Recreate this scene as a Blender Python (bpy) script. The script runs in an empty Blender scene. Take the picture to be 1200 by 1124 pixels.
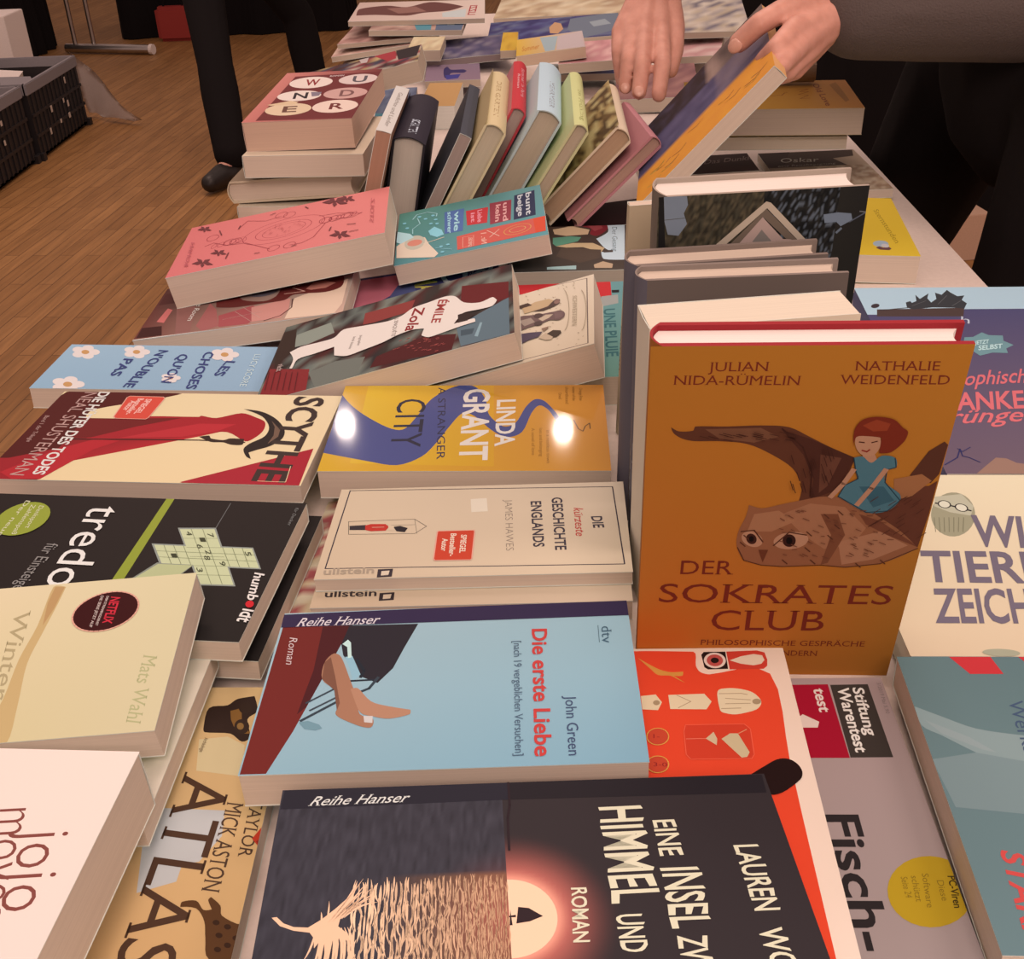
import bpy, bmesh, math, random
from math import sin, cos, pi, radians
from mathutils import Vector, Matrix, Euler, noise
from mathutils.geometry import tessellate_polygon

S = bpy.context.scene
COL = S.collection
TZ = 0.74                                   # table top height
# ------------------------------------------------------------ camera
F_PX, PITCH, ROLL, CAM_H = (1302.23, 0.5411, -0.0382, 0.4196)
cam_d = bpy.data.cameras.new('camera'); cam = bpy.data.objects.new('camera', cam_d); COL.objects.link(cam)
cam_d.sensor_fit = 'HORIZONTAL'; cam_d.sensor_width = 36.0; cam_d.lens = 36.0 * F_PX / 1200.0
cam_d.clip_start = 0.02; cam_d.clip_end = 60
fwd = Vector((0, cos(PITCH), -sin(PITCH))); up = Vector((0, sin(PITCH), cos(PITCH))); rgt = Vector((1, 0, 0))
r2 = rgt * cos(ROLL) + up * sin(ROLL); u2 = up * cos(ROLL) - rgt * sin(ROLL)
cm = Matrix((r2, u2, -fwd)).transposed().to_4x4(); cm.translation = (0, 0, TZ + CAM_H)
cam.matrix_world = cm
S.camera = cam
# ------------------------------------------------------------ colour management, world, lamps
S.view_settings.view_transform = 'Standard'; S.view_settings.look = 'None'
S.view_settings.gamma = 1.0; S.view_settings.use_curve_mapping = False
S.view_settings.exposure = 0.02
WARM = (1.0, 0.68, 0.56)
wd = bpy.data.worlds.new('hall_air'); S.world = wd; wd.use_nodes = True
wd.node_tree.nodes['Background'].inputs[0].default_value = (1.0, 0.66, 0.56, 1); wd.node_tree.nodes['Background'].inputs[1].default_value = 0.40
def area(name, loc, rot, sx, sy, watts, colr=WARM, shape='RECTANGLE'):
    l = bpy.data.lights.new(name, 'AREA'); l.shape = shape; l.size = sx; l.size_y = sy; l.energy = watts; l.color = colr
    o = bpy.data.objects.new(name, l); COL.objects.link(o); o.location = loc; o.rotation_euler = rot; return o
area('soft_area_light', (-0.35, 0.55, 2.95), (0, 0, 0), 1.3, 0.9, 7)
area('soft_area_light', (0.25, 2.3, 3.0), (0, 0, 0), 1.0, 1.0, 22)
area('ceiling_spot_light', (-0.721, 4.608, 3.04), (radians(-42), 0, radians(0)), 0.07, 0.07, 1.7, (1.0, 0.82, 0.70), 'DISK')
area('ceiling_spot_light', (0.312, 4.531, 3.04), (radians(-42), 0, radians(0)), 0.07, 0.07, 1.7, (1.0, 0.82, 0.70), 'DISK')
area('soft_area_light', (0.15, -1.3, 2.7), (radians(42), 0, 0), 1.4, 1.0, 44)  # added fill from behind the camera, brightens upright covers and near faces
area('soft_area_light', (1.9, 0.1, 2.5), (radians(10), radians(44), 0), 1.0, 1.0, 20)  # added side fill, lifts the right-hand page edges
area('soft_area_light', (-1.6, 4.2, 3.3), (0, 0, 0), 1.2, 1.2, 34)

# ------------------------------------------------------------ materials
def new_mat(name):
    m = bpy.data.materials.new(name); m.use_nodes = True
    return m, m.node_tree, m.node_tree.nodes['Principled BSDF']
def plain(name, col, rough=0.6, metal=0.0, spec=0.5, bump=0.0, bscale=200.0):
    m, nt, b = new_mat(name)
    tc = nt.nodes.new('ShaderNodeTexCoord'); ns = nt.nodes.new('ShaderNodeTexNoise'); ns.inputs['Scale'].default_value = bscale
    nt.links.new(tc.outputs['Object'], ns.inputs['Vector'])
    mx = nt.nodes.new('ShaderNodeMixRGB'); mx.blend_type = 'MULTIPLY'; mx.inputs[0].default_value = 0.18
    mx.inputs[1].default_value = (*col, 1); nt.links.new(ns.outputs['Fac'], mx.inputs[2]); nt.links.new(mx.outputs[0], b.inputs['Base Color'])
    b.inputs['Roughness'].default_value = rough; b.inputs['Metallic'].default_value = metal; b.inputs['Specular IOR Level'].default_value = spec
    if bump:
        bp = nt.nodes.new('ShaderNodeBump'); bp.inputs['Strength'].default_value = bump; bp.inputs['Distance'].default_value = 0.002
        nt.links.new(ns.outputs['Fac'], bp.inputs['Height']); nt.links.new(bp.outputs[0], b.inputs['Normal'])
    return m
def print_mat(name, rough, spec):
    m, nt, b = new_mat(name)
    vc = nt.nodes.new('ShaderNodeVertexColor'); vc.layer_name = 'Col'
    nt.links.new(vc.outputs[0], b.inputs['Base Color'])
    b.inputs['Roughness'].default_value = rough; b.inputs['Specular IOR Level'].default_value = spec
    return m
PRINT = {'gloss': print_mat('printed_cover_gloss', 0.06, 0.45), 'semi': print_mat('printed_cover_satin', 0.5, 0.06)}
_pm = {}
def page_mat(col):
    if col in _pm: return _pm[col]
    m, nt, b = new_mat('page_edges')
    tc = nt.nodes.new('ShaderNodeTexCoord'); mp = nt.nodes.new('ShaderNodeMapping'); mp.inputs['Scale'].default_value = (5, 5, 1600)
    nz = nt.nodes.new('ShaderNodeTexNoise'); nz.inputs['Scale'].default_value = 1.0; nz.inputs['Detail'].default_value = 3
    nt.links.new(tc.outputs['Object'], mp.inputs[0]); nt.links.new(mp.outputs[0], nz.inputs['Vector'])
    rp = nt.nodes.new('ShaderNodeMapRange'); rp.inputs[1].default_value = .3; rp.inputs[2].default_value = .7; rp.inputs[3].default_value = .93; rp.inputs[4].default_value = 1.03
    nt.links.new(nz.outputs['Fac'], rp.inputs[0])
    mx = nt.nodes.new('ShaderNodeMixRGB'); mx.blend_type = 'MULTIPLY'; mx.inputs[0].default_value = 1.0; mx.inputs[1].default_value = (*col, 1)
    nt.links.new(rp.outputs[0], mx.inputs[2]); nt.links.new(mx.outputs[0], b.inputs['Base Color'])
    b.inputs['Roughness'].default_value = 0.85; b.inputs['Specular IOR Level'].default_value = 0.15
    _pm[col] = m; return m

# ------------------------------------------------------------ generic helpers
def tag(o, label, cat, group=None):
    o['label'] = label; o['category'] = cat
    if group: o['group'] = group
    return o
def thing(name, label, cat, loc=(0, 0, 0), rot=(0, 0, 0), group=None):
    o = bpy.data.objects.new(name, None); COL.objects.link(o); o.location = loc; o.rotation_euler = rot; o.empty_display_size = 0.03
    return tag(o, label, cat, group)
def obj(name, bm, mats, parent=None, smooth=False):
    me = bpy.data.meshes.new(name); bm.to_mesh(me); bm.free()
    for mt in (mats if isinstance(mats, (list, tuple)) else [mats]): me.materials.append(mt)
    if smooth:
        for p in me.polygons: p.use_smooth = True
    o = bpy.data.objects.new(name, me); COL.objects.link(o); o.parent = parent
    return o
def add_box(bm, x0, x1, y0, y1, z0, z1, M=None, bev=0.0):
    vs = [bm.verts.new((x, y, z)) for x in (x0, x1) for y in (y0, y1) for z in (z0, z1)]
    fs = [bm.faces.new([vs[i] for i in q]) for q in ((0, 1, 3, 2), (4, 6, 7, 5), (0, 4, 5, 1), (2, 3, 7, 6), (0, 2, 6, 4), (1, 5, 7, 3))]
    if bev: 
        es = list({e for f in fs for e in f.edges}); r = bmesh.ops.bevel(bm, geom=es, offset=bev, segments=2, affect='EDGES', clamp_overlap=True)
        vs = list({v for f in r['faces'] for v in f.verts} | {v for v in vs if v.is_valid})
    if M is not None: bmesh.ops.transform(bm, matrix=M, verts=vs)
def add_tube(bm, p0, p1, r0, r1=None, n=12):
    p0, p1 = Vector(p0), Vector(p1); d = p1 - p0; r1 = r0 if r1 is None else r1
    M = Matrix.Translation((p0 + p1) / 2) @ d.to_track_quat('Z', 'Y').to_matrix().to_4x4()
    bmesh.ops.create_cone(bm, cap_ends=True, segments=n, radius1=r0, radius2=r1, depth=d.length, matrix=M)

# ------------------------------------------------------------ lettering: font outlines turned into flat meshes (cached)
_tc = {}
STY = {'r': (0.0, 1, False), 'b': (0.022, 1, False), 'l': (-0.012, 1, False), 's': (0.0, 1, True), 'si': (0.004, 1, True), 'bi': (0.022, 1, False),
       'i': (0, 1, False), 'h': (0.016, 1, False), 'hi': (0.01, 1, False), 'c': (0.026, 1, False), 'rd': (0.0, 1, False)}
def text_mesh(s, st):
    k = (s, st)
    if k in _tc: return _tc[k]
    off, sp, serif = STY[st]
    cu = bpy.data.curves.new('lettering', 'FONT'); cu.body = s; cu.size = 1.0; cu.resolution_u = 3; cu.offset = off; cu.fill_mode = 'FRONT'; cu.space_character = sp
    ob = bpy.data.objects.new('lettering', cu)
    me = ob.to_mesh()
    vs = [tuple(v.co[:2]) for v in me.vertices]; fs = [tuple(p.vertices) for p in me.polygons]
    if serif:
        cnt = {}
        for f in fs:
            for a, b in zip(f, f[1:] + f[:1]): e = (min(a, b), max(a, b)); cnt[e] = cnt.get(e, 0) + 1
        ext = 0.052; th = 0.032; ys = [v[1] for v in vs]
        for (a, b), c in cnt.items():
            if c != 1: continue
            (x0, y0), (x1, y1) = vs[a], vs[b]
            if abs(y0 - y1) < 0.004 and 0.035 < abs(x0 - x1) < 0.17:
                dirn = 0
                if abs(y0) < 0.03: dirn = 1
                elif y0 > 0.45: dirn = -1
                elif y0 < -0.12: dirn = 1
                if dirn:
                    xa, xb = min(x0, x1) - ext, max(x0, x1) + ext; n = len(vs)
                    vs += [(xa, y0), (xb, y0), (xb, y0 + dirn * th), (xa, y0 + dirn * th)]; fs.append((n, n + 1, n + 2, n + 3) if dirn > 0 else (n, n + 3, n + 2, n + 1))
    ob.to_mesh_clear(); bpy.data.objects.remove(ob); bpy.data.curves.remove(cu)
    if not vs: vs = [(0, 0), (1, 0), (1, 1)]; fs = []
    x0 = min(v[0] for v in vs); x1 = max(v[0] for v in vs)
    caps = any(c.isupper() or c in 'bdfhklt' or c.isdigit() for c in s)
    h = 0.70 if caps else 0.52
    vs = [((x - x0) / max(1e-6, x1 - x0), y / h) for x, y in vs]
    if st in ('h', 'hi'):                                   # slightly uneven hand lettering
        vs = [(x, y + 0.05 * sin(x * 23 + len(s)) * (1 if y > .5 else .4)) for x, y in vs]
    if st in ('si', 'hi', 'bi', 'i'):
        k2 = 0.02 + 0.28 / max(1, len(s)); vs = [(x + (y - .4) * k2 * .9, y) for x, y in vs]
    _tc[k] = (vs, fs); return _tc[k]

def clip(poly, w, d):
    def cut(ps, f):
        out = []
        for i, a in enumerate(ps):
            b = ps[(i + 1) % len(ps)]; fa, fb = f(a), f(b)
            if fa >= 0: out.append(a)
            if (fa >= 0) != (fb >= 0):
                t = fa / (fa - fb); out.append((a[0] + (b[0] - a[0]) * t, a[1] + (b[1] - a[1]) * t))
        return out
    for f in (lambda p: p[0], lambda p: w - p[0], lambda p: p[1], lambda p: d - p[1]):
        if poly: poly = cut(poly, f)
    return poly

class Paint:
    """collects printed shapes on a rectangle 0..w x 0..d as (points, colours) faces, layer by layer"""
    def __init__(s, w, d): s.w, s.d, s.faces, s.layer = w, d, [], 0
    def face(s, pts, col): s.faces.append((pts, col, s.layer))
    def poly(s, pts, col):
        pts = clip([tuple(p) for p in pts], s.w, s.d)
        if len(pts) < 3: return
        for t in tessellate_polygon([[Vector((p[0], p[1], 0)) for p in pts]]):
            s.face([pts[i] for i in t], col)
    def convex(s, pts, col):
        pts = clip([tuple(p) for p in pts], s.w, s.d)
        if len(pts) >= 3: s.face(pts, col)
    def line(s, hw, pts, col, closed=False):
        n = len(pts); P = [Vector(p) for p in pts]
        segs = [(i, (i + 1) % n) for i in range(n if closed else n - 1)]
        for a, b in segs:
            d = P[b] - P[a]
            if d.length < 1e-7: continue
            d.normalize(); nn = Vector((-d.y, d.x)) * hw; e = d * hw * .5
            s.convex([P[a] - e + nn, P[a] - e - nn, P[b] + e - nn, P[b] + e + nn], col)
    def grid(s, u0, v0, u1, v1, nx, ny, fn):
        for i in range(nx):
            for j in range(ny):
                q = []
                for a, b in ((i, j), (i + 1, j), (i + 1, j + 1), (i, j + 1)): q.append((u0 + (u1 - u0) * a / nx, v0 + (v1 - v0) * b / ny))
                s.face(q, [fn(*p) for p in q])
    def text(s, st, txt, o, b, u, col):
        vs, fs = text_mesh(txt, st); o, b, u = Vector(o), Vector(b), Vector(u)
        P = [o + b * x + u * y for x, y in vs]
        for f in fs:
            s.convex([P[i] for i in f], col)
    def run(s, ops):
        for op in ops:
            s.layer += 1; c = op[0]
            if c == 'p': s.poly(op[2], op[1])
            elif c == 'l': s.line(op[2], op[3], op[1], op[4])
            elif c == 'e':
                o, a, b = (Vector(x) for x in op[2:5]); s.convex([o + a * cos(t * pi / 14) + b * sin(t * pi / 14) for t in range(28)], op[1])
            elif c == 'r':
                o, a, b = (Vector(x) for x in op[3:6]); s.line(op[2], [o + a * cos(t * pi / 14) + b * sin(t * pi / 14) for t in range(28)], op[1], True)
            elif c == 't': s.text(op[3], op[2], op[4], op[5], op[6], op[1])
            elif c == 'g':
                cs = [Vector(x) for x in op[1]]; q = [Vector(x) for x in op[2]]; N = 8
                L2 = lambda A, x, y: (A[0] * (1 - x) + A[1] * x) * (1 - y) + (A[3] * (1 - x) + A[2] * x) * y
                for i in range(N):
                    for j in range(N):
                        k = ((i, j), (i + 1, j), (i + 1, j + 1), (i, j + 1))
                        p = [tuple(L2(q, x / N, y / N)) for x, y in k]
                        if all(-1e-6 <= a <= s.w + 1e-6 and -1e-6 <= b <= s.d + 1e-6 for a, b in p): s.face(p, [tuple(L2(cs, x / N, y / N)) for x, y in k])
                        else: s.convex(p, tuple(L2(cs, (i + .5) / N, (j + .5) / N)))
            elif c == 'n':
                rnd = random.Random(op[1]); nx, ny = op[3], op[4]; pal = op[2]
                cell = {(i, j): Vector(rnd.choice(pal)) * (0.9 + .2 * rnd.random()) for i in range(nx + 1) for j in range(ny + 1)}
                u0, v0, u1, v1 = op[5]; it = iter([cell[(i + a, j + b)] for i in range(nx) for j in range(ny) for a, b in ((0, 0), (1, 0), (1, 1), (0, 1))])
                s.grid(u0, v0, u1, v1, nx, ny, lambda u, v: tuple(next(it)))
            elif c == 'island': s.island(*op[1:])
            elif c == 'held':
                s.grid(0, 0, s.w, s.d, 20, 30, lambda u, v: HELD(u / s.w, v / s.d, u, v))
                rnd = random.Random(4)
                for i in range(14):
                    u = s.w * (.72 + .2 * rnd.random()); v = s.d * rnd.random(); s.line(.0009, [(u, v), (u + .006, v + .012), (u + .002, v + .02)], (.38, .2, .12) if i % 3 else (.5, .45, .12))
    def island(s, c, r, ref, quill):
        """night sea with glowing half sun on the right half, shimmering reflection on the left"""
        cx, cy = c; w, d = s.w, s.d
        navy = Vector((.052, .062, .090)); dk = Vector((.034, .034, .042)); red = Vector((.62, .22, .20)); pk = Vector((.80, .42, .34))
        def right(u, v):
            q = math.hypot(u - cx, (v - cy)) / r
            t = max(0, 1 - (q - 1) / 1.35); t = t * t
            return tuple(dk.lerp(red if q > 1.25 else red.lerp(pk, (1.25 - q) / .25 if q > 1 else 1), min(1, t)))
        def left(u, v):
            q = math.hypot((cx - u), (v - cy)) / r; t = max(0, 1 - (q - .4) / 1.6) ** 2 * .5
            f = .82 + .36 * noise.noise(Vector((u * 900, v * 120, 0))); b_ = navy * f
            if abs(v - cy) < 1.18 * r: b_ = b_.lerp(Vector((.17, .11, .075)), max(0, min(1, 1.25 - (cx - u) / (2.2 * r))))
            return tuple(b_.lerp(red * .7, t))
        s.grid(cx, 0, w, d, 60, 60, right); s.grid(0, 0, cx, d, 70, 50, left)
        s.layer += 1
        cream = (.80, .64, .47)
        s.convex([(cx, cy + r)] + [(cx + r * sin(a * pi / 24), cy + r * cos(a * pi / 24)) for a in range(25)], (.86, .72, .55))
        s.layer += 1
        rnd = random.Random(8); k0 = r / 155.0; q = lambda x, y: (cx + (x - 845) * k0, cy - (y - 492) * k0)   # drawing units of the cover art
        def stroke(p0, p1, p2, wd, c):                       # tapered curved brush stroke
            P = [(1 - t) ** 2 * Vector(p0) + 2 * t * (1 - t) * Vector(p1) + t * t * Vector(p2) for t in (0, .2, .4, .6, .8, 1)]
            Lf, Rt = [], []
            for i, p in enumerate(P):
                d = (P[min(5, i + 1)] - P[max(0, i - 1)]); d = d.normalized() if d.length > 0 else Vector((0, 1)); n = Vector((-d.y, d.x)) * wd * (.15, .7, 1, .9, .55, .08)[i] * .5
                Lf.append(q(*(p + n))); Rt.append(q(*(p - n)))
            for i in range(5): s.convex([Lf[i], Lf[i + 1], Rt[i + 1], Rt[i]], c)
        x = 345.0
        while x < 842:
            k = (x - 345) / 497; y = 305 + 40 * rnd.random()
            c0 = Vector((.80, .68, .50)).lerp(Vector((.52, .36, .24)), k)
            while y < 690:
                ln = (95 - 35 * k) * (.7 + .6 * rnd.random()); wv = (11 - 4 * k) * (rnd.random() - .5) * 2; g = .8 + .3 * rnd.random()
                stroke((x + wv * .3, y), (x + wv * 2, y + ln * .5), (x - wv * .4, y + ln), (8.5 - 4 * k) * (.6 + .7 * rnd.random()), tuple(c0 * g)); y += ln * (.62 + .25 * rnd.random())
            x += 9.5 - 4.5 * k
        s.layer += 1
        for pts in ([(84, 456), (100, 454), (125, 480), (160, 496), (205, 500), (245, 470), (285, 430), (318, 392), (340, 340), (348, 318), (346, 352), (336, 392), (322, 428), (305, 462), (300, 500), (322, 520), (338, 540), (344, 600), (336, 560), (322, 548), (318, 580), (306, 545), (296, 620), (288, 545), (276, 690), (262, 560), (254, 690), (244, 560), (232, 580), (226, 540), (212, 520), (160, 510), (115, 490)],):
            s.poly([q(*p) for p in pts], cream)
        s.layer += 1
        for i in range(9): stroke((252 + 8 * i, 500 - 4 * i), (285 + 9 * i, 460 - 6 * i), (356 + 7 * i + 4 * (i % 3), 330 + 10 * i - 30 * (i % 2)), 8, cream)
        for i in range(10): stroke((240 + 10 * i, 505), (262 + 11 * i, 560), (226 + 15 * i - 10 * (i % 2), 690 + 20 * (i % 3)), 9, cream)
        stroke((228, 520), (228, 580), (202, 628), 7, cream); stroke((262, 470), (266, 440), (262, 398), 6, cream); stroke((244, 486), (246, 462), (240, 440), 6, cream)
        s.layer += 1                                         # little sailboat at the sun's edge
        bo = lambda pts: s.poly([(cx + x * r, cy + y * r) for x, y in pts], (.03, .022, .03))
        bo([(.14, -.16), (.20, .26), (.42, .22), (.70, 0), (.42, -.12)]); bo([(0, -.2), (.03, .2), (.06, -.2)]); bo([(0, .04), (.14, .06), (.14, 0), (0, 0)])

def HELD(a, b, u, v):
    n = noise.noise(Vector((u * 60, v * 60, 3))) * .5 + .5
    if a > .70: 
        return (.66 + .1 * n, .30 + .12 * n, .06) 
    blue = Vector((.05, .055, .14)).lerp(Vector((.12, .13, .26)), n)
    dark = Vector((.022, .020, .026)); pale = Vector((.36, .30, .28))
    e = 0.5 + .5 * noise.noise(Vector((u * 25, v * 40, 9)))
    if a < .34: return tuple(dark.lerp(blue, max(0, n - .4))) if b < .55 else tuple(dark.lerp(pale, max(0, e * 1.5 - .35)))
    if b > .62: return tuple(blue.lerp(pale, .55 * e))
    return tuple(blue)

# ------------------------------------------------------------ book builder
def build_book(rec):
    name, label, cat, group, kind, spine, loc, rot, (w, d, t), cols, gloss, art, sart, sticker = rec
    front, spc, edge, back, pages = cols
    root = thing(name, label, cat, loc, rot, group)
    hc = kind == 'hc'
    bt = min(.0026, t * .16) if hc else min(.0005, t * .06)
    b = min(.0055, t * .26) if hc else .0006
    over = .003 if hc else .0003
    A, C = (d, w) if spine in ('left', 'right') else (w, d)
    if spine == 'left': mp = lambda a, c, n: (c - w / 2, a - d / 2, n)
    elif spine == 'far': mp = lambda a, c, n: (a - w / 2, d / 2 - c, n)
    else: mp = lambda a, c, n: (a - w / 2, c - d / 2, n)
    K = 12 if hc else 2
    arc = lambda n: b * (2 * n / t - 1) ** 2                 # spine depth c at height n
    # ---- cover: a C shaped profile swept along the spine, printed shapes laid on it
    bm = bmesh.new(); cl = bm.loops.layers.float_color.new('Col')
    outer = [(C, t)] + [(arc(t - t * i / K), t - t * i / K) for i in range(K + 1)] + [(C, 0)]
    it = t - 2 * bt
    inner = [(C, t - bt)] + [(max(b, bt) * .0 + arc(bt + it * (1 - i / K)) + (bt if not hc else .0012) * (1.0), bt + it * (1 - i / K)) for i in range(K + 1)] + [(C, bt)]
    def setc(f, c):
        for lp in f.loops: lp[cl] = (*c, 1)
    ro = [[bm.verts.new(mp(a, c, n)) for c, n in outer] for a in (0, A)]
    ri = [[bm.verts.new(mp(a, c, n)) for c, n in inner] for a in (0, A)]
    m = len(outer)
    for i in range(m - 1):
        f = bm.faces.new((ro[0][i], ro[0][i + 1], ro[1][i + 1], ro[1][i])); setc(f, front if i == 0 else (back if i == m - 2 else spc))
        f = bm.faces.new((ri[0][i + 1], ri[0][i], ri[1][i], ri[1][i + 1])); setc(f, edge)
        for s_ in (0, 1):
            f = bm.faces.new((ro[s_][i], ri[s_][i], ri[s_][i + 1], ro[s_][i + 1])); setc(f, edge)
    for i in (0, m - 1):
        f = bm.faces.new((ro[0][i], ro[1][i], ri[1][i], ri[0][i])); setc(f, edge)
    bmesh.ops.recalc_face_normals(bm, faces=bm.faces[:])
    def lay(P, place, dz=1.3e-5):
        for pts, col, L in P.faces:
            vs = [bm.verts.new(place(p[0], p[1], dz * (L + 1))) for p in pts]
            try: f = bm.faces.new(vs)
            except ValueError: continue
            multi = isinstance(col[0], (tuple, list, Vector))
            for k, lp in enumerate(f.loops): lp[cl] = (*(col[k] if multi else col), 1)
    if art:
        P = Paint(w, d); P.run(art); n0 = len(bm.faces)
        lay(P, lambda x, y, z: (x - w / 2, y - d / 2, t + z)); bm.faces.ensure_lookup_table()
        for f in bm.faces[n0:]:
            f.normal_update()
            if f.normal.z < 0: f.normal_flip()
    if sart:
        P = Paint(A, t); P.run(sart)
        lay(P, lambda x, y, z: mp(x, arc(min(t, max(0, y))) - z - 4e-5, y))
    obj('cover', bm, PRINT[gloss], root)
    # ---- page block
    bm = bmesh.new(); n0, n1 = bt, t - bt; k2 = 8 if hc else 1
    prof = [(arc(n0 + (n1 - n0) * i / k2) + (.0016 if hc else .0007), n0 + (n1 - n0) * i / k2) for i in range(k2 + 1)]
    conc = b * .6 if hc else 0
    prof += [(C - over - conc * (1 - (2 * i / k2 - 1) ** 2), n1 - (n1 - n0) * i / k2) for i in range(k2 + 1)]
    r = [[bm.verts.new(mp(a, c, n)) for c, n in prof] for a in (over, A - over)]
    for i in range(len(prof)): j = (i + 1) % len(prof); bm.faces.new((r[0][i], r[0][j], r[1][j], r[1][i]))
    bm.faces.new(r[0]); bm.faces.new(r[1][::-1]); bmesh.ops.recalc_face_normals(bm, faces=bm.faces[:])
    obj('page_block', bm, page_mat(pages), root)
    # ---- sticker
    if sticker:
        lab, shp, ops = sticker; P = Paint(w, d); P.layer = 0
        if shp[0] == 'p': P.poly(shp[2], shp[1]); rim = shp[2]
        else:
            o, a, q = (Vector(x) for x in shp[2:5]); rim = [o + a * cos(i * pi / 20) + q * sin(i * pi / 20) for i in range(40)]; P.convex(rim, shp[1])
        P.layer += 1; P.line(.0004, rim, (.66, .42, .36), True); P.run(ops)
        bm = bmesh.new(); cl = bm.loops.layers.float_color.new('Col')
        lay(P, lambda x, y, z: (x - w / 2, y - d / 2, t + .00032 + z))
        for f in bm.faces:
            f.normal_update()
            if f.normal.z < 0: f.normal_flip()
        o = obj('sticker', bm, PRINT['semi'], root); o['label'] = lab
    return root

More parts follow.
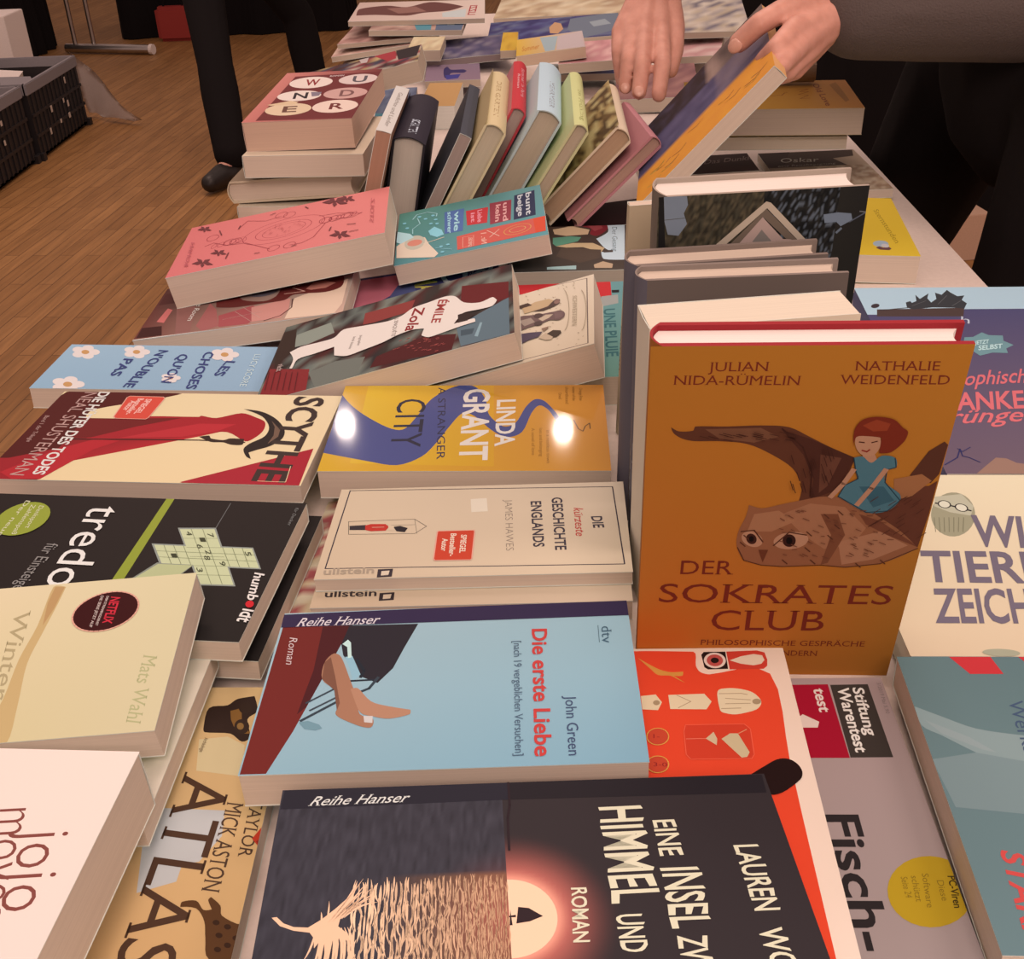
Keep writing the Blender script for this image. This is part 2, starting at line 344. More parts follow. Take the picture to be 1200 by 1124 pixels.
BOOKS = []
BOOKS.append(('paperback_book','pale blue paperback with bare feet sticking out of a red car,beside the ochre hardcover','book','books laid flat on the near end of the table','pb','far',(-0.03525,0.43028,0.76362),(-0.00438,-0.01584,-0.02195),(0.18961,0.12164,0.02012),[(0.244,0.51,0.675),(0.032,0.028,0.085),(0.646,0.752,0.723),(0.244,0.51,0.675),(0.608,0.562,0.486)],'semi',[('g',[(0.244,0.498,0.659),(0.194,0.449,0.643),(0.281,0.542,0.691),(0.33,0.576,0.723)],[(0,0),(0.18961,0),(0.18961,0.12164),(0,0.12164)]),('p',(0.145,0.026,0.025),[(0.00123,0.10919),(0.03941,0.10887),(0.03547,0.09302),(0.02898,0.06387),(0.0209,0.0282),(0.01297,0.00055),(0.00073,0.00064)]),('p',(0.064,0.016,0.021),[(0.02325,0.10853),(0.03941,0.10887),(0.03547,0.09302),(0.02898,0.06387),(0.02448,0.04489),(0.02073,0.03979),(0.0238,0.07274)]),('p',(0.024,0.026,0.039),[(0.03782,0.10864),(0.07545,0.10802),(0.06951,0.08802),(0.06515,0.07193),(0.05829,0.0609),(0.04754,0.06713),(0.0377,0.08377),(0.03547,0.09302)]),('p',(0.244,0.542,0.74),[(0.03888,0.08221),(0.04269,0.08289),(0.04878,0.06793),(0.04566,0.06242),(0.04238,0.07318)]),('p',(0.488,0.842,0.9),[(0.03607,0.09298),(0.03858,0.09656),(0.0405,0.09396),(0.04245,0.08171),(0.04057,0.08122),(0.03899,0.09036)]),('l',(0.017,0.028,0.045),0.0008,[(0.04542,0.07976),(0.05036,0.07071),(0.04905,0.06563)],False),('l',(0.021,0.033,0.052),0.00065,[(0.04368,0.06308),(0.05802,0.06345)],False),('l',(0.034,0.061,0.09),0.0008,[(0.05822,0.06514),(0.05441,0.05693),(0.04137,0.0494),(0.02336,0.03498)],False),('l',(0.039,0.068,0.1),0.0006,[(0.0379,0.05835),(0.02404,0.04759)],False),('l',(0.044,0.072,0.105),0.0006,[(0.04093,0.05268),(0.02676,0.04212)],False),('p',(0.15,0.341,0.461),[(0.02262,0.03398),(0.02702,0.0348),(0.0329,0.03193),(0.03474,0.0293),(0.03172,0.02792),(0.02613,0.02921)]),('p',(0.33,0.203,0.14),[(0.02874,0.07832),(0.02935,0.08061),(0.03034,0.0827),(0.03149,0.08434),(0.03261,0.08526),(0.0337,0.08528),(0.03489,0.08459),(0.03604,0.08343),(0.03696,0.08202),(0.03865,0.0782),(0.04059,0.07313),(0.04253,0.06777),(0.04426,0.06305),(0.04564,0.05942),(0.04702,0.05577),(0.0483,0.05225),(0.04939,0.04898),(0.05004,0.04612),(0.05052,0.04313),(0.05108,0.04039),(0.05198,0.03823),(0.05354,0.03692),(0.05552,0.03621),(0.05743,0.03564),(0.05873,0.03477),(0.05931,0.03331),(0.05945,0.03156),(0.05921,0.02994),(0.05867,0.02889),(0.05771,0.02854),(0.05635,0.02867),(0.05482,0.0291),(0.05338,0.02965),(0.05104,0.03081),(0.04821,0.0324),(0.04543,0.03409),(0.04324,0.03554),(0.04223,0.03629),(0.04122,0.03718),(0.04035,0.0382),(0.03981,0.03936),(0.0398,0.04068),(0.04019,0.04217),(0.04059,0.04376),(0.04062,0.0454),(0.04009,0.04785),(0.03926,0.05074),(0.03817,0.05373),(0.03685,0.05647),(0.03508,0.05874),(0.03291,0.06076),(0.03083,0.06283),(0.02934,0.06526),(0.0286,0.06835),(0.02833,0.07187),(0.02841,0.07536)]),('p',(0.393,0.258,0.185),[(0.04505,0.05687),(0.04546,0.05706),(0.04645,0.05743),(0.04767,0.0576),(0.04875,0.05722),(0.05038,0.0553),(0.0523,0.05248),(0.05436,0.04956),(0.05643,0.04728),(0.05852,0.04584),(0.0607,0.04484),(0.06292,0.04408),(0.06511,0.04336),(0.06836,0.04235),(0.0722,0.04129),(0.07539,0.04046),(0.07673,0.04013),(0.0768,0.03969),(0.07692,0.0387),(0.07691,0.03764),(0.07662,0.03699),(0.07483,0.03619),(0.07227,0.03536),(0.06946,0.03469),(0.06691,0.03437),(0.0648,0.03452),(0.06263,0.03501),(0.06052,0.03567),(0.05856,0.03634),(0.05692,0.0368),(0.05526,0.03728),(0.05366,0.03802),(0.05222,0.03926),(0.05097,0.04126),(0.04985,0.04384),(0.04883,0.04658),(0.0479,0.04906),(0.04702,0.05134),(0.04609,0.0539),(0.04535,0.056)]),('p',(0.179,0.099,0.071),[(0.02874,0.07832),(0.03146,0.08232),(0.03604,0.06633),(0.04099,0.04672),(0.04025,0.04144),(0.03685,0.05647),(0.02934,0.06526)]),('p',(0.538,0.646,0.707),[(0.05397,0.03682),(0.05853,0.0366),(0.05889,0.03168),(0.05485,0.03239)]),('p',(0.032,0.028,0.085),[(-0.00018,0.1204),(0.18979,0.12252),(0.18959,0.10864),(0.00026,0.10892)]),('t',(0.608,0.69,0.809),'Reihe Hanser','si',(0.00891,0.10938),(0.04481,-7e-05),(0.00058,0.00746)),('t',(0.584,0.576,0.643),'Roman','r',(0.0067,0.09996),(0.00172,-0.022),(0.00441,-0.0012)),('t',(0.049,0.131,0.212),'dtv','s',(0.17421,0.09963),(-0.00034,-0.01391),(0.00535,0.00032)),('l',(0.049,0.131,0.212),0.00015,[(0.1725,0.10068),(0.17236,0.08642)],False),('t',(0.049,0.09,0.197),'John Green','r',(0.15279,0.04607),(0.00015,-0.0405),(0.00547,-1e-05)),('t',(0.488,0.061,0.063),'Die erste Liebe','b',(0.13724,0.0996),(0.00014,-0.09402),(0.00791,-0.00015)),('t',(0.071,0.142,0.237),'[nach 19 vergeblichen Versuchen]','r',(0.12735,0.08992),(0.00079,-0.08343),(0.0041,7e-05))],[],None))
BOOKS.append(('paperback_book','dark navy paperback with a white feather and a small sailboat before the sun','book','books laid flat on the near end of the table','pb','far',(0.00235,0.29472,0.76901),(-0.05284,0.03781,0.03131),(0.21693,0.12554,0.01959),[(0.039,0.051,0.076),(0.022,0.026,0.042),(0.646,0.752,0.723),(0.039,0.051,0.076),(0.608,0.562,0.486)],'semi',[('island',(0.0974,0.05123),0.01886,(0.03851,0.05532),(0.00897,0.05967)),('p',(0.022,0.026,0.042),[(0.00093,0.12532),(0.10103,0.12545),(0.10052,0.11493),(0.00047,0.11379)]),('p',(0.019,0.02,0.028),[(0.10103,0.12545),(0.21572,0.12497),(0.21511,0.11363),(0.10052,0.11493)]),('t',(0.621,0.768,0.809),'Reihe Hanser','si',(0.01303,0.11527),(0.0428,0.00032),(0.00135,0.00569)),('t',(0.671,0.784,0.643),'LAUREN','h',(0.19346,0.08371),(0.00086,-0.03413),(0.01017,5e-05)),('t',(0.671,0.784,0.643),'WOLK','h',(0.19312,0.04156),(0.00197,-0.03159),(0.00975,-1e-05)),('t',(0.671,0.784,0.643),'EINE','h',(0.1619,0.09943),(-0.0004,-0.02015),(0.00955,0.00012)),('t',(0.671,0.784,0.643),'INSEL','h',(0.16084,0.07291),(-0.00051,-0.03021),(0.01567,2e-05)),('t',(0.671,0.784,0.643),'ZWISCHEN','h',(0.16127,0.03941),(0.00037,-0.04548),(0.01117,-9e-05)),('t',(0.671,0.784,0.643),'HIMMEL','h',(0.13965,0.10819),(-0.00081,-0.05247),(0.01846,0.0003)),('t',(0.671,0.784,0.643),'UND','h',(0.13931,0.05036),(-0.0001,-0.01756),(0.0102,-2e-05)),('t',(0.671,0.784,0.643),'MEER','h',(0.13855,0.02537),(-0.00083,-0.02836),(0.01568,9e-05)),('t',(0.671,0.784,0.643),'ROMAN','h',(0.12309,0.06445),(-0.00183,-0.02626),(0.00623,-5e-05)),('l',(0.026,0.02,0.028),0.0005,[(0.10059,0.12547),(0.10056,0.1113),(0.09933,0.10395),(0.09908,0.08559)],False)],[],None))
BOOKS.append(('paperback_book','glossy yellow paperback with a winding blue river shape on its cover','book','books laid flat on the near end of the table','pb','far',(-0.0298,0.70947,0.75863),(0.0175,0.01496,-0.04595),(0.19891,0.1259,0.02186),[(0.596,0.438,0.039),(0.596,0.438,0.039),(0.646,0.752,0.723),(0.596,0.438,0.039),(0.608,0.562,0.486)],'gloss',[('g',[(0.584,0.438,0.03),(0.549,0.293,0.045),(0.538,0.275,0.052),(0.608,0.449,0.059)],[(0,0),(0.19891,0),(0.19891,0.1259),(0,0.1259)]),('g',[(0.621,0.498,0.033),(0.584,0.393,0.033),(0.596,0.393,0.039),(0.646,0.536,0.052)],[(0.02076,0.0104),(0.11962,0.00589),(0.11482,0.12626),(0.01781,0.12719)]),('p',(0.061,0.094,0.312),[(-0.00151,0.11382),(-0.00051,0.11181),(0.00194,0.10704),(0.00498,0.10136),(0.00781,0.09656),(0.0108,0.09213),(0.01407,0.08763),(0.01746,0.08331),(0.02083,0.07938),(0.0255,0.07438),(0.0308,0.069),(0.03603,0.06409),(0.0405,0.06046),(0.04354,0.05847),(0.04665,0.05694),(0.04961,0.05635),(0.05221,0.05717),(0.05437,0.05992),(0.05622,0.06422),(0.0579,0.0693),(0.05953,0.07434),(0.06139,0.0805),(0.06324,0.08758),(0.06523,0.09472),(0.0675,0.10105),(0.07011,0.10627),(0.07305,0.11102),(0.07613,0.11521),(0.07914,0.11877),(0.08187,0.12151),(0.08478,0.12385),(0.08774,0.12558),(0.09065,0.12649),(0.09347,0.12667),(0.09635,0.1262),(0.09917,0.12479),(0.10176,0.1222),(0.10414,0.118),(0.10637,0.1125),(0.10834,0.10649),(0.10996,0.10069),(0.11093,0.09516),(0.11146,0.08936),(0.11206,0.08373),(0.11327,0.0787),(0.11553,0.07349),(0.11841,0.06825),(0.12145,0.0639),(0.12418,0.06129),(0.12655,0.06079),(0.12892,0.06178),(0.13115,0.0639),(0.13308,0.06678),(0.13494,0.07165),(0.13666,0.07817),(0.13832,0.08497),(0.13997,0.09057),(0.14138,0.09414),(0.14297,0.0976),(0.14466,0.1005),(0.14637,0.10239),(0.14812,0.10309),(0.14995,0.10286),(0.15176,0.10189),(0.15343,0.10033),(0.15521,0.09773),(0.157,0.09425),(0.15874,0.09036),(0.16038,0.08652),(0.16271,0.08076),(0.16536,0.07382),(0.16751,0.06803),(0.1684,0.06562),(0.16776,0.06571),(0.16624,0.06611),(0.16445,0.06697),(0.163,0.06844),(0.16156,0.07191),(0.16007,0.07667),(0.15852,0.08161),(0.15691,0.08558),(0.15532,0.08837),(0.15351,0.09091),(0.15167,0.09264),(0.14995,0.09294),(0.14836,0.09138),(0.14683,0.08837),(0.14545,0.08463),(0.14426,0.08086),(0.14281,0.07442),(0.14138,0.06647),(0.13979,0.05877),(0.13787,0.053),(0.13553,0.04952),(0.13276,0.04719),(0.1298,0.04599),(0.12691,0.0459),(0.12405,0.0472),(0.12111,0.04981),(0.11818,0.05319),(0.11534,0.05677),(0.11227,0.06136),(0.10909,0.06689),(0.10596,0.07227),(0.10304,0.0764),(0.10073,0.07886),(0.09826,0.08091),(0.09581,0.08192),(0.09354,0.08124),(0.0914,0.07821),(0.08939,0.07337),(0.08748,0.06779),(0.08567,0.06247),(0.08386,0.057),(0.08211,0.05121),(0.08035,0.04542),(0.07847,0.03997),(0.07644,0.03441),(0.07433,0.0288),(0.07202,0.02363),(0.06935,0.01936),(0.06591,0.01543),(0.06198,0.01191),(0.05774,0.00922),(0.05332,0.00779),(0.04824,0.00799),(0.04265,0.0095),(0.03683,0.01163),(0.03107,0.01367),(0.02237,0.01658),(0.0119,0.02026),(0.00305,0.02343),(-0.00068,0.02478),(-0.00054,0.02785),(-0.00025,0.0354),(6e-05,0.04495),(0.00022,0.05385),(0.00015,0.06192),(-4e-05,0.07039),(-0.0003,0.07883),(-0.00054,0.08679),(-0.0008,0.09465),(-0.00112,0.1035),(-0.0014,0.11079)]),('t',(0.02,0.028,0.063),'CITY','r',(0.04361,0.10326),(0.00218,-0.07183),(0.02172,0.00082)),('t',(0.026,0.036,0.09),'A STRANGER','r',(0.07235,0.12247),(0.00753,-0.10734),(0.00575,0.00047)),('t',(0.697,0.8,0.809),'GRANT','b',(0.09304,0.11916),(0.00268,-0.10576),(0.01915,0.00086)),('t',(0.697,0.8,0.809),'LINDA','b',(0.11863,0.10162),(0.00079,-0.06885),(0.01363,0.00089)),('t',(0.281,0.155,0.028),'A novel of love','r',(0.14451,0.05841),(0.00064,-0.03772),(0.00247,-2e-05)),('t',(0.281,0.155,0.028),'loss and belonging','r',(0.15013,0.05838),(0.00042,-0.03939),(0.00247,-2e-05)),('t',(0.281,0.155,0.028),'in a restless town','r',(0.15529,0.05516),(0.0002,-0.04532),(0.00246,-2e-05)),('t',(0.281,0.155,0.028),'Orwell','r',(0.16432,0.11285),(0.00014,-0.01011),(0.00261,-2e-05)),('t',(0.281,0.155,0.028),'shortlisted','r',(0.16969,0.1226),(-0.00017,-0.02736),(0.00263,-2e-05)),('t',(0.281,0.155,0.028),'winner of the','r',(0.17495,0.12255),(-0.00021,-0.0224),(0.00263,-2e-05)),('t',(0.281,0.155,0.028),'Orange Prize','r',(0.18017,0.12042),(-0.00028,-0.02032),(0.00263,-2e-05)),('l',(0.125,0.077,0.028),0.0004,[(0.17505,0.07023),(0.17814,0.05728),(0.18139,0.05364),(0.18317,0.06091),(0.18646,0.06549),(0.18663,0.05723)],False)],[],None))
BOOKS.append(('paperback_book','beige paperback framed in a thin dark line,upper copy with red sticker','book','books laid flat on the near end of the table','pb','far',(-0.02281,0.58081,0.76729),(-0.00663,-0.01835,-0.0486),(0.18781,0.10265,0.00895),[(0.596,0.603,0.486),(0.596,0.603,0.486),(0.646,0.752,0.723),(0.596,0.603,0.486),(0.608,0.562,0.486)],'semi',[('g',[(0.538,0.523,0.411),(0.608,0.617,0.5),(0.621,0.631,0.527),(0.561,0.562,0.448)],[(0,0),(0.18781,0),(0.18781,0.10265),(0,0.10265)]),('l',(0.036,0.036,0.063),0.0004,[(0.00606,0.10083),(0.18053,0.09645),(0.18342,0.00815),(0.00492,0.01101)],True),('t',(0.052,0.054,0.08),'DIE','b',(0.16545,0.06098),(0.00112,-0.01337),(0.00669,3e-05)),('t',(0.442,0.09,0.08),'kürzeste','hi',(0.15461,0.07116),(0.00093,-0.03247),(0.00579,8e-05)),('t',(0.052,0.054,0.08),'GESCHICHTE','b',(0.14065,0.08486),(0.00217,-0.06054),(0.0067,3e-05)),('t',(0.052,0.054,0.08),'ENGLANDS','b',(0.12708,0.08095),(0.00248,-0.05267),(0.00668,3e-05)),('t',(0.244,0.241,0.212),'JAMES HAWES','l',(0.11014,0.08377),(0.00281,-0.05877),(0.00489,0.00013)),('p',(0.671,0.736,0.659),[(0.08776,0.08574),(0.09818,0.08635),(0.09977,0.07024),(0.08915,0.06966)]),('l',(0.125,0.131,0.116),0.0002,[(0.01102,0.06246),(0.05334,0.0633),(0.06179,0.0545),(0.05509,0.04661),(0.01337,0.04754)],True),('l',(0.179,0.195,0.167),0.00015,[(0.05334,0.0633),(0.05647,0.04655)],False),('l',(0.179,0.195,0.167),0.00015,[(0.01189,0.05694),(0.05403,0.05669)],False),('p',(0.036,0.036,0.048),[(0.01244,0.05727),(0.02276,0.05786),(0.0236,0.05204),(0.01318,0.05254)]),('p',(0.442,0.044,0.036),[(0.02246,0.05715),(0.02583,0.0588),(0.0353,0.05833),(0.03792,0.05494),(0.03627,0.05071),(0.027,0.05045),(0.0232,0.05206)]),('p',(0.024,0.024,0.033),[(0.04072,0.05481),(0.04499,0.05568),(0.05007,0.05291),(0.04861,0.04834),(0.04332,0.04966)]),('p',(0.584,0.576,0.461),[(0.03724,0.05715),(0.04094,0.05624),(0.04165,0.05045),(0.03797,0.05135)]),('l',(0.608,0.617,0.5),0.0002,[(0.02719,0.05474),(0.03476,0.05474)],False),('t',(0.347,0.341,0.283),'ullstein','b',(0.00492,0.00459),(0.0303,0.00032),(-0.00057,0.00644)),('p',(0.041,0.038,0.052),[(0.03715,0.00867),(0.04612,0.00893),(0.04635,0.00096),(0.03751,0.00039)]),('p',(0.596,0.617,0.527),[(0.03948,0.00664),(0.04429,0.00708),(0.0441,0.00264),(0.03969,0.00219)])],[],('red bestseller sticker',('p',(0.505,0.068,0.039),[(0.06985,0.04838),(0.09221,0.04837),(0.09271,0.04658),(0.09272,0.01729),(0.09185,0.01602),(0.07036,0.01631),(0.06946,0.01799),(0.06919,0.047)]),[('t',(0.724,0.752,0.675),'SPIEGEL','b',(0.08451,0.04345),(0.00022,-0.01985),(0.00352,-0.00017)),('t',(0.724,0.752,0.675),'Bestseller-','b',(0.07795,0.04517),(0.00056,-0.02461),(0.00353,-0.00017)),('t',(0.724,0.752,0.675),'Autor','b',(0.07312,0.0398),(0.00019,-0.01367),(0.00351,-0.00016))])))
BOOKS.append(('paperback_book','lower beige paperback peeking out under the copy with the red sticker','book','books laid flat on the near end of the table','pb','far',(-0.02431,0.56527,0.75307),(-0.00663,-0.01835,-0.0486),(0.18781,0.10265,0.014),[(0.584,0.589,0.473),(0.584,0.589,0.473),(0.646,0.752,0.723),(0.584,0.589,0.473),(0.608,0.562,0.486)],'semi',[('g',[(0.494,0.461,0.354),(0.561,0.549,0.448),(0.608,0.617,0.513),(0.538,0.536,0.423)],[(0,0),(0.18781,0),(0.18781,0.10265),(0,0.10265)]),('t',(0.039,0.036,0.042),'ullstein','b',(0.0071,0.01043),(0.03091,2e-05),(-0.00058,0.00653)),('p',(0.034,0.031,0.039),[(0.03951,0.01317),(0.04838,0.01374),(0.04876,0.00607),(0.03997,0.0055)]),('p',(0.549,0.536,0.436),[(0.04196,0.01153),(0.04674,0.01195),(0.04653,0.00767),(0.04215,0.00723)])],[],None))
BOOKS.append(('paperback_book','booklet patterned in pale leaves and dusty red,showing under the two beige paperbacks','book','books laid flat on the near end of the table','pb','far',(-0.03646,0.5767,0.74177),(-0.02206,-0.0,-0.08182),(0.2,0.15981,0.00788),[(0.549,0.576,0.461),(0.549,0.576,0.461),(0.646,0.752,0.723),(0.549,0.576,0.461),(0.608,0.562,0.486)],'semi',[('n',77,[(0.549,0.576,0.461),(0.412,0.174,0.167),(0.608,0.646,0.527),(0.322,0.099,0.116),(0.494,0.485,0.344)],30,24,(0.0,0.0,0.2,0.15981))],[],None))
BOOKS.append(('paperback_book','cream paperback showing a red robed figure with a black curved blade','book','books laid flat on the near end of the table','pb','far',(-0.24381,0.70925,0.76819),(-0.02084,0.01394,-0.09285),(0.22087,0.13711,0.01372),[(0.671,0.69,0.461),(0.082,0.015,0.015),(0.646,0.752,0.723),(0.671,0.69,0.461),(0.608,0.562,0.486)],'semi',[('g',[(0.684,0.69,0.448),(0.697,0.69,0.461),(0.697,0.72,0.527),(0.671,0.69,0.448)],[(0,0),(0.22087,0),(0.22087,0.13711),(0,0.13711)]),('p',(0.071,0.012,0.012),[(0.00197,0.1364),(0.02341,0.14471),(0.05469,0.1437),(0.08247,0.139),(0.09438,0.13623),(0.09277,0.13515),(0.08885,0.1326),(0.08399,0.12957),(0.07953,0.12705),(0.06956,0.12256),(0.05674,0.11711),(0.04444,0.11154),(0.036,0.10662),(0.03466,0.1045),(0.03409,0.10114),(0.03431,0.09693),(0.03534,0.09225),(0.0391,0.08348),(0.0446,0.07257),(0.04961,0.06157),(0.05202,0.05234),(0.05164,0.03883),(0.04952,0.02374),(0.04613,0.01018),(0.04185,0.00094),(0.03538,-0.00225),(0.02628,-0.00233),(0.01812,-0.00107),(0.01458,-0.00025),(0.01239,0.0033),(0.00745,0.01183),(0.00225,0.02212),(-0.00056,0.0307),(-0.00316,0.05276),(-0.00573,0.08307),(-0.00518,0.11413)]),('p',(0.274,0.018,0.03),[(0.00023,0.02907),(0.00629,0.02933),(0.03105,0.04291),(0.05202,0.05234),(0.04185,0.00094),(0.01458,-0.00025),(-0.00104,-0.00093)]),('g',[(0.305,0.02,0.033),(0.412,0.024,0.039),(0.244,0.018,0.028),(0.125,0.015,0.017)],[(0.03593,0.01837),(0.13056,0.06644),(0.17198,0.09063),(0.03534,0.09225)]),('p',(0.313,0.02,0.033),[(0.04934,0.05875),(0.05001,0.06337),(0.0521,0.07402),(0.05577,0.08578),(0.06114,0.09326),(0.07408,0.09659),(0.0916,0.09749),(0.1087,0.09732),(0.1205,0.09746),(0.12085,0.0978),(0.12104,0.09848),(0.12125,0.09913),(0.12161,0.0994),(0.12398,0.09869),(0.12727,0.09742),(0.1308,0.09631),(0.13391,0.09611),(0.13788,0.09779),(0.14229,0.10064),(0.14673,0.10341),(0.15079,0.1048),(0.15383,0.10421),(0.15718,0.10248),(0.1605,0.10026),(0.16347,0.0982),(0.16586,0.0967),(0.16836,0.09503),(0.17065,0.09305),(0.1724,0.09065),(0.17355,0.08757),(0.17425,0.08397),(0.17458,0.08033),(0.1746,0.0771),(0.17422,0.074),(0.17347,0.07099),(0.17248,0.06824),(0.17141,0.0659),(0.17038,0.0638),(0.16924,0.06184),(0.16786,0.06055),(0.16611,0.06047),(0.1627,0.06284),(0.15833,0.06696),(0.15363,0.07119),(0.14924,0.07384),(0.14514,0.07436),(0.14111,0.07364),(0.13717,0.07231),(0.1333,0.07098),(0.1281,0.06908),(0.12238,0.06663),(0.11652,0.06426),(0.11092,0.06257),(0.10592,0.06191),(0.10073,0.06179),(0.09546,0.06184),(0.09025,0.06173),(0.07953,0.06099),(0.06595,0.06),(0.05429,0.05912)]),('p',(0.412,0.031,0.048),[(0.07336,0.06192),(0.12408,0.08643),(0.1518,0.08661),(0.14065,0.07439),(0.1183,0.0655)]),('p',(0.14,0.016,0.019),[(0.03534,0.09225),(0.0615,0.09233),(0.10828,0.09511),(0.07916,0.08007),(0.05224,0.06194),(0.03634,0.05953)]),('p',(0.383,0.024,0.039),[(0.0099,0.0093),(0.03513,0.04308),(0.05556,0.059),(0.07503,0.05761),(0.06165,0.04418),(0.04185,0.00094),(0.02238,9e-05)]),('l',(0.036,0.018,0.017),0.0008,[(0.03671,0.05867),(0.09089,0.06),(0.13238,0.06082),(0.16619,0.05874)],False),('p',(0.034,0.024,0.021),[(0.1307,0.06601),(0.13152,0.06638),(0.13345,0.06716),(0.13567,0.06788),(0.13738,0.06804),(0.13807,0.06735),(0.13877,0.066),(0.13948,0.06461),(0.1402,0.06376),(0.14225,0.06294),(0.14493,0.06221),(0.14764,0.06169),(0.14983,0.06154),(0.15102,0.06196),(0.15203,0.06286),(0.15304,0.06379),(0.15419,0.06433),(0.15679,0.06442),(0.16016,0.06424),(0.16306,0.06399),(0.1643,0.06387),(0.16463,0.06269),(0.16528,0.06002),(0.16575,0.05713),(0.16554,0.05528),(0.16413,0.05454),(0.16196,0.05439),(0.15954,0.05459),(0.1574,0.05495),(0.15582,0.05554),(0.15415,0.0565),(0.15248,0.05748),(0.15088,0.05812),(0.14874,0.05826),(0.14639,0.05809),(0.14392,0.05805),(0.14141,0.05859),(0.13833,0.06029),(0.13481,0.06278),(0.13191,0.06502)]),('p',(0.024,0.022,0.023),[(0.1506,0.11151),(0.15221,0.11128),(0.15611,0.11058),(0.16089,0.1094),(0.16517,0.10775),(0.16867,0.10562),(0.17225,0.10295),(0.17574,0.09986),(0.17898,0.09647),(0.18196,0.09275),(0.18495,0.08846),(0.18761,0.08405),(0.18961,0.07995),(0.19082,0.07633),(0.19158,0.07256),(0.19189,0.06897),(0.19175,0.06586),(0.19097,0.06269),(0.18964,0.05965),(0.18801,0.05685),(0.1863,0.05443),(0.18439,0.05243),(0.18221,0.05076),(0.1801,0.04937),(0.1784,0.04818),(0.17752,0.0475),(0.17663,0.0468),(0.17579,0.04613),(0.17507,0.04553),(0.17454,0.04503),(0.17397,0.04446),(0.17351,0.04398),(0.17333,0.04378),(0.17398,0.04238),(0.1754,0.03931),(0.17682,0.03626),(0.17746,0.03489),(0.177,0.03511),(0.17589,0.03573),(0.17454,0.03671),(0.17336,0.03799),(0.172,0.04015),(0.17045,0.04294),(0.16908,0.04591),(0.16829,0.0486),(0.16823,0.05098),(0.1687,0.05325),(0.16948,0.05535),(0.17034,0.05719),(0.17205,0.05972),(0.17433,0.0624),(0.17654,0.06527),(0.17801,0.06836),(0.17857,0.07141),(0.17871,0.07507),(0.17835,0.07906),(0.17741,0.08307),(0.17571,0.08733),(0.17334,0.09192),(0.17059,0.09626),(0.16778,0.09978),(0.16323,0.10362),(0.15754,0.10742),(0.15267,0.11034)]),('p',(0.15,0.114,0.09),[(0.17665,0.09313),(0.18672,0.07893),(0.188,0.06833),(0.18319,0.05686),(0.18426,0.06994),(0.18159,0.08324)]),('p',(0.33,0.024,0.045),[(0.13858,0.00094),(0.2176,0.05149),(0.21985,-0.00116),(0.14036,0.00026)]),('t',(0.044,0.036,0.036),'SCYTHE','c',(0.18581,0.13507),(0.00098,-0.13051),(0.02225,-0.00218)),('l',(0.697,0.69,0.461),0.00025,[(0.19042,0.00472),(0.20973,0.00404),(0.20779,0.02569)],False),('t',(0.646,0.768,0.809),'DIE HÜTER DES TODES','c',(0.0284,0.13738),(0.00501,-0.13021),(0.00852,-0.00072)),('t',(0.442,0.341,0.344),'NEAL SHUSTERMAN','r',(0.01709,0.13592),(0.00138,-0.13018),(0.01034,-0.00065)),('t',(0.442,0.341,0.344),'Band 1 der Trilogie','r',(0.00348,0.09479),(0.00445,-0.04166),(0.00346,-0.00034))],[],('red sticker with pale lines',('p',(0.561,0.085,0.063),[(0.05536,0.13018),(0.08175,0.12965),(0.08396,0.12721),(0.08302,0.09412),(0.08173,0.09172),(0.05828,0.09221),(0.05611,0.09495),(0.05389,0.1281)]),[('t',(0.751,0.576,0.569),'SPIEGEL','b',(0.07013,0.12569),(-0.00072,-0.02548),(0.00461,-0.00033)),('t',(0.751,0.576,0.569),'Bestseller-','b',(0.06355,0.12645),(-0.0007,-0.02744),(0.00462,-0.00033)),('t',(0.751,0.576,0.569),'Autor','b',(0.05927,0.12227),(-0.00071,-0.01672),(0.00461,-0.00032))])))
